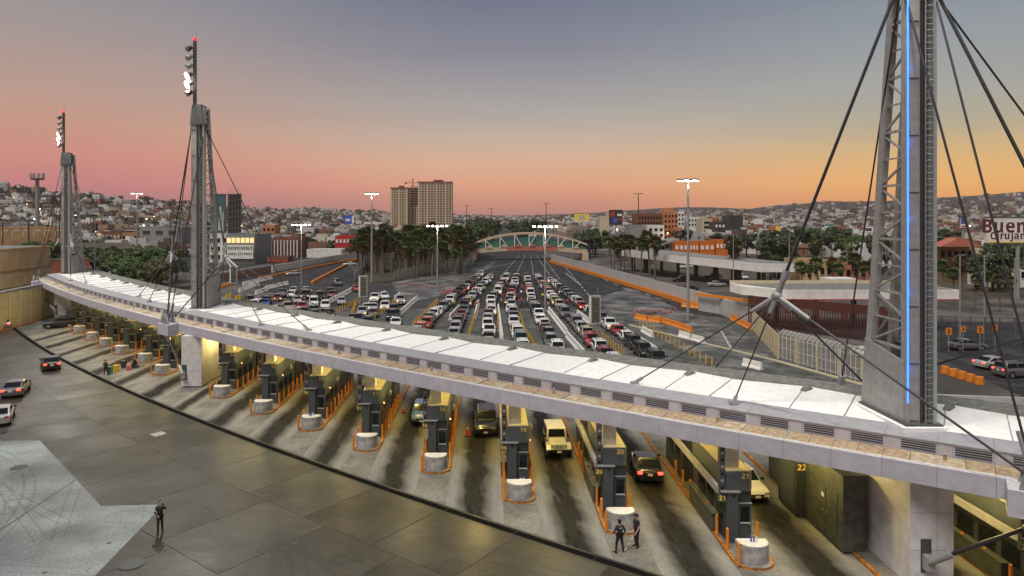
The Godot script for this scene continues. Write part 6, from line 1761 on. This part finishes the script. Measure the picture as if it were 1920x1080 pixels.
func billboard(label: String, x0: float, x1: float, y0: float, y1: float, d: float, face: String, strips := []) -> Node3D:
	var a := P(x0, y1, d); var b := P(x1, y0, d)
	var w := b.x - a.x; var h := b.y - a.y
	var t := thing("billboard", label, "billboard", Vector3((a.x + b.x) / 2, 0, -d))
	obj("panel", MB.new().box(Vector3(0, (a.y + b.y) / 2, 0), Vector3(w, h, 0.4)), M[face], t)
	obj("frame", MB.new().box(Vector3(0, a.y - 0.1, 0), Vector3(w + 0.3, 0.2, 0.6)).box(Vector3(0, b.y + 0.1, 0), Vector3(w + 0.3, 0.2, 0.6)), M.mast_dark, t)
	obj("pole", MB.new().tube(Vector3(0, 0, -0.3), Vector3(0, a.y, -0.3), 0.4, 0.4, 8), M.galv, t)
	for e in strips:  # print on the panel: fractions of the face and a colour
		obj("print", MB.new().box(Vector3(lerpf(-w / 2, w / 2, (e[0] + e[2]) / 2), lerpf(a.y, b.y, (e[1] + e[3]) / 2), 0.205), Vector3(w * (e[2] - e[0]), h * (e[3] - e[1]), 0.012)), M[e[4]], t)
	t.set_meta("face", Vector3((a.y + b.y) / 2, w, h))
	return t
func tower(called: String, label: String, x0: float, x1: float, ytop: float, d: float, depth: float, floors: int, bays: int, bare: bool) -> void:
	var w := (x1 - x0) * d / F; var h := H + (CY - ytop) * d / F
	var t := thing(called, label, "tower", Vector3(((x0 + x1) / 2 - CX) * d / F, 0, -d))
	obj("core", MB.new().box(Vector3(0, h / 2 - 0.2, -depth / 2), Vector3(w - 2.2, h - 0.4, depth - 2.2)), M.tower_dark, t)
	var fh := h / floors
	var half := floors / 2
	var slab := MB.new().box(Vector3(0, 0, -depth / 2), Vector3(w, 1.1 if not bare else 0.6, depth)).mesh()
	for k in floors:
		var o := obj("floor_slab", slab, M.tower_tan, t)
		o.position.y = fh * (k + 1) - 0.45
	var ph := h if not bare else h * 0.55
	for k in bays + 1:
		var x := -w / 2 + w * k / bays
		var pw := 0.9 if k % 3 else 2.0
		obj("pier", MB.new().box(Vector3(clampf(x, -w / 2 + pw / 2, w / 2 - pw / 2), ph / 2, -0.25), Vector3(pw, ph - 0.02, 0.9)), M.tower_tan, t)
	for s in [-1.0, 1.0]:
		for k in 3: obj("pier", MB.new().box(Vector3(s * (w / 2 - 0.3), ph / 2, -depth * (0.25 + 0.3 * k)), Vector3(0.9, ph - 0.03, 2.4)), M.tower_tan, t)
	if not bare:
		obj("roof_cap", MB.new().box(Vector3(0, h + 0.5, -depth / 2), Vector3(w + 1.2, 1.2, depth + 1.2)), M.brick_brown, t)
		obj("lift_house", MB.new().box(Vector3(w * 0.08, h + 2.4, -depth / 2), Vector3(w * 0.28, 2.8, depth * 0.4)), M.brick_brown, t)
	else:
		for k in 10: obj("column_stub", MB.new().box(Vector3(-w / 2 + 1 + k * (w - 2) / 9.0, h + 1.0, -2.0), Vector3(0.35, 2.4, 0.35)), M.tower_dark, t)
func build_landmarks() -> void:
	tower("residential_tower", "shorter of the two finished tan towers, at left of the group", 732, 764, 353, 900, 26, 17, 6, false)
	tower("unfinished_tower", "unfinished tower of bare floor slabs between the two tan towers", 767, 786, 351, 915, 24, 17, 4, true)
	tower("residential_tower", "tallest and widest tan apartment tower at right of the group", 784, 847, 342, 900, 30, 19, 11, false)
	var cr := thing("tower_crane", "red tower crane standing on the unfinished tower", "crane", P(774, 405, 908))
	var cy := 35.0
	obj("crane_mast", MB.new().bar(Vector3(0, cy, 0), Vector3(0, cy + 14, 0), 1.4, 1.4), M.bridge_red, cr)
	obj("jib", MB.new().bar(Vector3(-9, cy + 8.5, 0), Vector3(16, cy + 8.5, 0), 0.8, 0.8), M.bridge_red, cr)
	obj("counterweight", MB.new().box(Vector3(-9.5, cy + 8.0, 0), Vector3(2.4, 1.8, 1.4)), M.black, cr)
	obj("tie", MB.new().bar(Vector3(0, cy + 13.5, 0), Vector3(14, cy + 9, 0), 0.25, 0.25).bar(Vector3(0, cy + 13.5, 0), Vector3(-8, cy + 9, 0), 0.25, 0.25), M.bridge_red, cr)
	# arch bridge
	var d := 282.0
	var b := thing("arch_bridge", "low arched footbridge with a tan rim, red deck and green panels across the road", "bridge", Vector3((992 - CX) * d / F, 0, -d))
	var hw := 23.6
	var rim := func(x: float) -> float: return 11.0 - pow(absf(x) / hw, 2.0) * 4.6
	var deck := func(x: float) -> float: return 4.9 - pow(absf(x) / hw, 2.0) * 1.5
	for k in 16:
		var x0 := lerpf(-hw, hw, k / 16.0); var x1 := lerpf(-hw, hw, (k + 1) / 16.0)
		for z in [0.0, -5.0]:
			obj("arch_rim", MB.new().bar(Vector3(x0, rim.call(x0), z), Vector3(x1, rim.call(x1), z), 0.9, 0.75), M.bridge_pale, b)
			obj("deck_beam", MB.new().bar(Vector3(x0, deck.call(x0), z + 0.3), Vector3(x1, deck.call(x1), z + 0.3), 0.5, 1.7), M.bridge_red if k > 4 and k < 12 else M.bridge_pale, b)
		obj("deck_slab", MB.new().bar(Vector3(x0, deck.call(x0) - 0.5, -2.5), Vector3(x1, deck.call(x1) - 0.5, -2.5), 4.6, 0.4), M.concrete, b)
		obj("green_panel", MB.new().quad_box(Vector3(x0 + 0.1, deck.call(x0) + 0.9, -0.3), Vector3(x1 - 0.1, deck.call(x1) + 0.9, -0.3), rim.call(x0) - deck.call(x0) - 2.2, rim.call(x1) - deck.call(x1) - 2.2), M.green_sheet, b)
		obj("roof_sheet", MB.new().bar(Vector3(x0, rim.call(x0) - 0.2, -2.5), Vector3(x1, rim.call(x1) - 0.2, -2.5), 4.6, 0.15), M.bridge_pale, b)
		if k % 2 == 0:
			obj("strut", MB.new().bar(Vector3(x0, deck.call(x0) + 0.8, 0.35), Vector3(x0, rim.call(x0) - 0.3, 0.35), 0.35, 0.35), M.white, b)
			var xd := x0 if x0 < 0 else x1
			obj("diagonal", MB.new().bar(Vector3(x1 if x0 < 0 else x0, deck.call(x1) + 0.8, 0.4), Vector3(xd, rim.call(xd) - 0.3, 0.4), 0.3, 0.3), M.white, b)
			obj("gable", MB.new().prism(poly([[-1.3, 0.7], [1.3, 0.7], [0, 2.1]]), Transform3D(Basis(), Vector3((x0 + x1) / 2, deck.call(x0) + 0.1, 0.6)), 0.2), M.bridge_pale if k < 5 or k > 10 else M.bridge_red, b)
	for s in [-1.0, 1.0]: obj("abutment", MB.new().box(Vector3(s * (hw - 0.8), 1.6, -2.5), Vector3(2.6, 3.2, 6.5)), M.bridge_pale, b)
	# left side
	building("grey_store", "low grey box-shaped store building behind the left trees", 262, 335, 428, 330, 40, M.roofgrey, 1, 3, "slate_dark")
	building("office_building", "pale grey three-storey building with square windows below the tall posters", 393, 426, 441, 268, 18, M.white, 3, 3)
	var ob := building("corner_building", "building with a band of lit windows above a large white notice board", 424, 478, 442, 262, 20, M.roofgrey, 0, 0)
	var fy := 18 - 66 * 262.0 / F
	for k in 6: obj("lit_window", MB.new().box(Vector3(-4.4 + 1.75 * k, fy + 4.1, 0.05), Vector3(1.4, 1.9, 0.12)), M.window_lit, ob)
	var nb := thing("notice_board", "large white board lettered DISPONIBLE on the corner building", "sign", Vector3(ob.position.x + 0.2, 0, -261.2))
	obj("board", MB.new().box(Vector3(0, fy - 0.2, 0), Vector3(9.8, 5.2, 0.3)), M.white, nb)
	text("lettering", "DISPONIBLE", 1.15, Vector3(0, fy + 1.1, 0.17), 0, M.black, nb)
	text("lettering", "(664) 231 9654", 0.95, Vector3(0, fy - 1.0, 0.17), 0, M.black, nb)
	var pst := thing("tall_poster", "tall teal poster panel with pale streaks on the left road's building", "billboard", P(409, 402, 285))
	obj("panel", MB.new().box(Vector3(0, 0, 0), Vector3(6.4, 16.2, 0.6)), M.teal, pst)
	for e in [[-1.4, -2.2, 1.6, 9.0], [0.9, -1.6, 1.7, 10.0], [2.1, -3.0, 0.9, 8.0]]: obj("print", MB.new().prism(poly([[e[0] - e[2] / 2, e[1] - e[3] / 2], [e[0] + e[2] / 2, e[1] - e[3] / 2], [e[0] + e[2] * 0.3, e[1] + e[3] / 2], [e[0] - e[2] * 0.15, e[1] + e[3] / 2]]), Transform3D(Basis(), Vector3(0, 0, 0.305)), 0.01), M.wall_grey, pst)
	obj("frame", MB.new().box(Vector3(0, 8.3, 0), Vector3(7.6, 0.3, 0.9)), M.mast_dark, pst)
	var scf := thing("scaffold_panel", "dark tall hoarding on scaffolding with rods rising above it", "billboard", P(440, 402, 285))
	obj("panel", MB.new().box(Vector3(0, 0, 0), Vector3(5.4, 16.8, 0.6)), M.black, scf)
	for k in 9: obj("rod", MB.new().tube(Vector3(-2.5 + k * 0.62, -8, 0.45), Vector3(-2.5 + k * 0.62, 9.5 + (k * 7 % 5) * 0.55, 0.45), 0.06, 0.06, 5), M.mast, scf)
	for k in 7: obj("cross_bar", MB.new().bar(Vector3(-2.7, -6 + k * 2.3, 0.5), Vector3(2.7, -5.2 + k * 2.3, 0.5), 0.08, 0.08), M.mast, scf)
	var cl := building("colonnade_building", "low pale building with a long row of columns on the left", 508, 560, 448, 300, 16, M.brick_brown, 0, 0)
	for k in 9: obj("column", MB.new().tube(Vector3(-5.6 + k * 1.4, 0, 0.8), Vector3(-5.6 + k * 1.4, 7.6, 0.8), 0.28, 0.28, 8), M.white, cl)
	building("red_shop", "bright red low shop building with white windows left of the palm grove", 628, 664, 444, 330, 12, M.red, 1, 5, "white")
	building("dark_building", "dark two-storey building beside the colonnade", 478, 508, 452, 310, 14, M.slate_dark, 2, 3)
	building("brown_shop", "brown shop front below the colonnade with red stalls", 500, 540, 484, 262, 8, M.brick_brown, 1, 4, "red")
	building("orange_roof_shop", "small building with an orange-red top far behind the colonnade", 492, 515, 424, 420, 12, M.brick_orange, 1, 3)
	building("white_shed", "long low white shed behind the white barrier wall", 575, 640, 470, 300, 10, M.white, 0, 0)
	building("row_house", "red-brown row house with pale windows behind the left trees", 190, 226, 436, 360, 14, M.brick_brown, 1, 5, "cream")
	building("row_house", "tan house beside the red-brown row house behind the left trees", 228, 258, 438, 355, 14, M.tan_dark, 1, 3)
	var rt := thing("retaining_wall", "tan retaining wall with pale painted frames on the left slope", "wall")
	wall_run(rt, "wall_panel", P(-20, CY, 240) * Vector3(1, 0, 1), P(142, CY, 236) * Vector3(1, 0, 1), 0.0, 14.4, 1.0, M.tan_dark, 8.0)
	for k in 7: obj("painted_frame", MB.new().box(P(10 + k * 20, 432, 235.6), Vector3(2.4, 0.3, 0.3)).box(P(4 + k * 20, 437, 235.6), Vector3(0.3, 2.2, 0.3)), M.cream, rt)
	struct("slope", MB.new().slab(PackedVector2Array([xz(P(-20, CY, 232)), xz(P(150, CY, 230)), xz(P(262, CY, 250)), xz(P(230, CY, 300)), xz(P(-20, CY, 300))]), -0.1, 6.5), M.dirt_ground)
	var gy := thing("sign_gantry", "dark overhead truss gantry at the left edge above the tan building", "gantry", P(24, CY, 190) * Vector3(1, 0, 1))
	var g0 := 18.0 - 8 * 190.0 / F
	for k in 10: obj("truss_brace", MB.new().bar(Vector3(-4 + k * 0.85, g0 - 1.4, 0), Vector3(-3.6 + k * 0.85, g0, 0), 0.12, 0.12).bar(Vector3(-3.6 + k * 0.85, g0, 0), Vector3(-3.15 + k * 0.85, g0 - 1.4, 0), 0.12, 0.12), M.galv, gy)
	obj("chord", MB.new().bar(Vector3(-4.2, g0, 0), Vector3(4.6, g0, 0), 0.2, 0.2).bar(Vector3(-4.2, g0 - 1.4, 0), Vector3(4.6, g0 - 1.4, 0), 0.2, 0.2), M.mast_dark, gy)
	for s in [-3.8, 4.3]: obj("leg", MB.new().tube(Vector3(s, 0, 0), Vector3(s, g0, 0), 0.25, 0.2, 8), M.mast_dark, gy)
	var ct := thing("cell_tower", "pale mobile-phone mast with a platform of antennas at far left", "mast", P(70, CY, 280) * Vector3(1, 0, 1))
	obj("shaft", MB.new().tube(Vector3(0, 0, 0), Vector3(0, 33, 0), 1.0, 0.7, 12), M.galv, ct)
	obj("platform", MB.new().tube(Vector3(0, 32.6, 0), Vector3(0, 33.2, 0), 2.4, 2.4, 12), M.mast_dark, ct)
	for k in 9: obj("antenna", MB.new().box(Vector3(cos(k * 0.7) * 2.4, 34.2, sin(k * 0.7) * 2.4), Vector3(0.4, 2.2, 0.3)), M.mast, ct)
	for e in [[5, 190], [105, 215], [320, 260], [420, 240], [38, 260]]:
		var up := thing("utility_pole", "dark wooden utility pole %s" % {5: "at the left edge", 105: "left of the first mast", 320: "left of the second mast", 420: "beside the corner building", 38: "on the slope at far left"}[e[0]], "pole", P(e[0], CY, e[1]) * Vector3(1, 0, 1))
		obj("pole", MB.new().tube(Vector3.ZERO, Vector3(0, 17, 0), 0.2, 0.13, 7), M.trunk, up)
		obj("cross_arm", MB.new().box(Vector3(0, 16, 0), Vector3(2.4, 0.16, 0.14)), M.trunk, up)
	var wf := thing("white_gantry", "thin white goal-shaped gantry behind the palm grove", "gantry", P(702, CY, 330) * Vector3(1, 0, 1))
	obj("beam", MB.new().bar(Vector3(-5, 14.6, 0), Vector3(5, 14.6, 0), 0.5, 0.9), M.white, wf)
	for s in [-4.9, 4.9]: obj("leg", MB.new().bar(Vector3(s, 0, 0), Vector3(s, 14.2, 0), 0.4, 0.4), M.white, wf)
	billboard("blue lit billboard left of the palm grove", 645, 664, 404, 419, 420, "screen_blue", [[0.78, 0.0, 1.0, 1.0, "white"], [0.15, 0.3, 0.6, 0.6, "white"]])
	# right side
	billboard("yellow billboard left of the dark many-coloured one", 1077, 1105, 400, 417, 420, "sign_yellow", [[0.3, 0.2, 0.7, 0.8, "cream"], [0.0, 0.0, 1.0, 0.12, "white"]])
	billboard("dark billboard with red and blue blocks left of the orange hotel", 1142, 1167, 394, 421, 415, "slate_dark", [[0.1, 0.55, 0.4, 0.9, "red"], [0.3, 0.12, 0.6, 0.45, "screen_blue"], [0.6, 0.6, 0.95, 0.75, "white"], [0.6, 0.3, 0.95, 0.42, "red"]])
	billboard("small white billboard with a red foot far right of the hotel", 1414, 1430, 409, 423, 430, "white", [[0.0, 0.0, 1.0, 0.18, "red"]])
	billboard("small yellow and purple billboard in the lots at right", 1446, 1463, 423, 434, 330, "sign_yellow", [[0.0, 0.1, 0.45, 0.9, "bridge_red"]])
	billboard("small white and green billboard right of the dark trees", 1546, 1562, 418, 432, 350, "white", [[0.0, 0.6, 1.0, 0.85, "green_sheet"]])
	billboard("grey and white billboard seen behind the big mast's left side", 1620, 1640, 424, 436, 340, "white", [[0.1, 0.2, 0.7, 0.7, "slate"]])
	billboard("small blue and white banner sign right of the big mast", 1801, 1812, 407, 427, 230, "white", [[0.0, 0.35, 1.0, 1.0, "car_blue"], [0.1, 0.05, 0.9, 0.2, "red"]])
	var gsign := billboard("small yellow sign with a dark letter G seen through the big mast", 1660, 1669, 455, 467, 215, "sign_yellow")
	text("lettering", "G", 1.5, Vector3(0, gsign.get_meta("face").x, 0.22), 0, M.black, gsign)
	var bs := billboard("large white billboard lettered Buenro and Cirujano P at the right edge", 1848, 1972, 408, 455, 150, "white", [[0.0, 0.0, 1.0, 0.05, "sign_yellow"]])
	var fc: Vector3 = bs.get_meta("face")
	text("lettering", "Buenro", 2.9, Vector3(-fc.y * 0.5 + 5.9, fc.x + 0.85, 0.22), 0, M.maroon_ink, bs)
	text("lettering", "Cirujano P", 1.6, Vector3(-fc.y * 0.5 + 6.3, fc.x - 1.2, 0.22), 0, M.maroon_ink, bs)
	var ht := building("orange_hotel", "orange brick hotel tower with rows of dark windows", 1245, 1271, 399, 420, 16, M.brick_orange, 6, 4)
	obj("penthouse", MB.new().box(Vector3(0, 21.6, -8), Vector3(6, 2.4, 7)), M.brick_orange, ht)
	building("brown_hotel_wing", "wide brown wing left of the orange hotel tower", 1197, 1245, 402, 424, 20, M.brick_brown, 2, 9)
	building("orange_annex", "low orange annex right of the hotel tower", 1265, 1279, 428, 410, 12, M.brick_orange, 2, 3)
	building("pale_lobby", "pale lower building with curved balconies before the hotel", 1215, 1245, 424, 400, 14, M.white, 3, 3)
	building("grey_block", "blank grey block left of the hotel's pale lobby", 1180, 1215, 424, 405, 14, M.roofgrey, 0, 0)
	building("white_block", "tall blank white block left of the dark billboard", 1125, 1143, 407, 440, 12, M.cream, 0, 0)
	building("pale_office", "pale office block right of the orange hotel", 1271, 1283, 398, 520, 14, M.white, 3, 2)
	building("white_hall", "white hall with small windows right of the pale office", 1290, 1313, 408, 520, 20, M.white, 2, 4)
	building("yellow_banded_building", "yellowish building with horizontal bands at right", 1316, 1335, 412, 500, 14, M.cream, 3, 1)
	building("orange_block", "narrow orange block beside the yellowish banded building", 1336, 1348, 408, 510, 12, M.brick_orange, 2, 2)
	building("dark_glass_block", "dark grey glass block far right of the hotel", 1369, 1393, 405, 560, 20, M.slate_dark, 0, 0)
	building("billboard_house", "low shop with a black sign and white base at right", 1340, 1360, 418, 460, 12, M.slate_dark, 1, 3, "white")
	for e in [[1265, 1290, "leftmost"], [1293, 1310, "second"], [1312, 1340, "third"], [1342, 1364, "rightmost"]]:
		building("orange_stall", "%s of the low orange shop fronts behind the parking lot" % e[2], e[0], e[1], 455 if e[0] != 1342 else 452, 292, 8, M.car_orange, 1, 3, "white", "roofgrey", "orange shop fronts behind the parking lot")
	building("green_roof_restaurant", "restaurant with red and green roofs and a purple light right of the big mast", 1762, 1824, 462, 190, 16, M.tan_dark, 1, 5)
	var gr := thing("sloping_roof", "red pitched roof slab over the restaurant right of the big mast", "roof", P(1793, 455, 187))
	obj("slope", MB.new().prism(poly([[-5.5, -1.0], [5.5, -1.0], [1.0, 1.2], [-1.0, 1.2]]), Transform3D(Basis(), Vector3(0, 0, -6)), 8.0), M.bridge_red, gr)
	obj("green_sheet", MB.new().box(Vector3(-3.6, 1.3, -5), Vector3(5, 0.2, 5)), M.green_sheet, gr)
	for e in [[1860, 1925, 500, 175, "white", "long pale low house at the right edge behind trees"], [1500, 1560, 492, 165, "tan", "tan wall of a shop behind the near bus canopy's palms"], [1570, 1640, 496, 168, "bridge_red", "reddish shop behind the near bus canopy's palms"], [1640, 1700, 470, 230, "white", "white warehouse seen through the big mast"], [1830, 1900, 470, 240, "cream", "cream block behind the right-hand trees"], [1560, 1625, 458, 300, "white", "white hall behind the dark trees at right"], [1400, 1440, 452, 330, "white", "white shop with red front in the lots"], [1460, 1500, 448, 360, "roofgrey", "grey workshop in the lots at right"]]:
		building("low_building", e[5], e[0], e[1], e[2], e[3], 9, M[e[4]], 1, 5)
	# long white bus canopies
	var bc := thing("bus_canopy", "long curved white roof on columns beside the exit road", "canopy")
	var pl := poly([[64.6, -164], [73.5, -164], [55.5, -233], [44.6, -231], [52.5, -200]])
	obj("fascia", MB.new().slab(pl, 4.7, 6.7), M.white, bc)
	obj("roof", MB.new().slab(poly([[65, -164.6], [73, -164.6], [55.2, -232.4], [45.4, -230.5], [53, -200]]), 6.7, 6.9), M.roofgrey, bc)
	obj("soffit", MB.new().slab(poly([[65, -164.6], [73, -164.6], [55.2, -232.4], [45.4, -230.5], [53, -200]]), 4.5, 4.695), M.slate_dark, bc)
	for k in 8:
		for s in 2: obj("column", MB.new().box(Vector3(lerpf(66, 47.5, k / 7.0) + s * 5, 2.25, lerpf(-166, -229, k / 7.0)), Vector3(0.7, 4.5, 0.7)), M.olive, bc)
	var b2 := thing("near_bus_canopy", "near white flat canopy with a thin red line along its lower edge", "canopy")
	obj("fascia", MB.new().slab(poly([[46.5, -108], [73.5, -108], [73.5, -119], [41.5, -119], [41.8, -114]]), 5.05, 6.45), M.white, b2)
	obj("red_line", MB.new().bar(Vector3(46.5, 4.98, -107.9), Vector3(73.5, 4.98, -107.9), 0.1, 0.12), M.red, b2)
	obj("roof", MB.new().slab(poly([[46.8, -108.5], [73, -108.5], [73, -118.6], [42, -118.6]]), 6.45, 6.5), M.gutter, b2)
	obj("parapet", MB.new().bar(Vector3(41.5, 6.6, -119), Vector3(73.5, 6.6, -119), 0.3, 0.7), M.cream, b2)
	obj("soffit", MB.new().slab(poly([[46.8, -108.5], [73, -108.5], [73, -118.6], [42, -118.6]]), 4.9, 5.045), M.slate_dark, b2)
	for k in 5: obj("column", MB.new().box(Vector3(47 + k * 6.3, 2.45, -113), Vector3(0.6, 4.9, 0.6)), M.slate_dark, b2)
	var tl := thing("tilted_roof", "grey tilted roof slab on posts behind the row of palms", "roof", P(1232, CY, 300) * Vector3(1, 0, 1))
	obj("slab", MB.new().prism(poly([[-11, 2.0], [8.5, 7.5], [8.6, 8.3], [-11, 2.8]]), Transform3D(Basis(), Vector3(0, 0, -12)), 16), M.roofgrey, tl)
	for k in 5: obj("post", MB.new().tube(Vector3(-9 + 4 * k, 0, 2), Vector3(-9 + 4 * k, 2.4 + 1.1 * k, 2), 0.15, 0.15, 6), M.white, tl)
	var sw := thing("small_canopy", "small white canopy roof just beyond the near bus canopy", "canopy", P(1572, CY, 128) * Vector3(1, 0, 1))
	obj("roof", MB.new().box(Vector3(0, 6.2, 0), Vector3(5, 0.8, 4)), M.white, sw)
	for s in [-2.0, 2.0]: obj("post", MB.new().box(Vector3(s, 2.9, 0), Vector3(0.2, 5.8, 0.2)), M.galv, sw)
	struct("parking_ground", MB.new().slab(poly([[62, -170], [75, -150], [170, -150], [300, -430], [90, -430], [50, -250]]), -0.05, 0.004), M.dirt_ground)

func _ready() -> void:
	rng.seed = 1
	set_stage()
	make_materials()
	build_ground()
	build_hills()
	build_canopy()
	build_mast("right-hand nearest", 22.0, 35.2, -0.589, 21.45, 33.5, true, true)
	build_mast("second, middle", -33.4, 79.6, -0.743, -31.1, 72.7, true, false)
	build_mast("farthest left", -77.9, 127.6, -0.882, -75.2, 121.9, true, false)
	build_islands()
	build_fences()
	build_landmarks()
	build_trees()
	build_city()
	build_yard_things()
	build_cars()
	build_people()
	tell_apart()
func ordinal(n: int) -> String:
	if n < 20: return ORD[n]
	var tens := ["twenty", "thirty", "forty", "fifty", "sixty", "seventy", "eighty", "ninety"]
	var t: String = tens[mini((n + 1) / 10 - 2, 7)]
	return (t.trim_suffix("y") + "ieth") if (n + 1) % 10 == 0 else t + "-" + ORD[(n + 1) % 10 - 1]
func tell_apart() -> void:  # things that would share a label are told apart by their order from left to right
	var same := {}
	for o in get_children():
		if o is Node3D and o.has_meta("label"):
			var l: String = o.get_meta("label")
			if not same.has(l): same[l] = []
			same[l].append(o)
	for l in same:
		var q: Array = same[l]
		if q.size() < 2: continue
		q.sort_custom(func(a, b): return a.position.x / a.position.z > b.position.x / b.position.z)
		for k in q.size():
			var s: String = l + ", " + ordinal(k) + " from the left"
			q[k].set_meta("label", s)
			if s.split(" ").size() > 16: print(s)
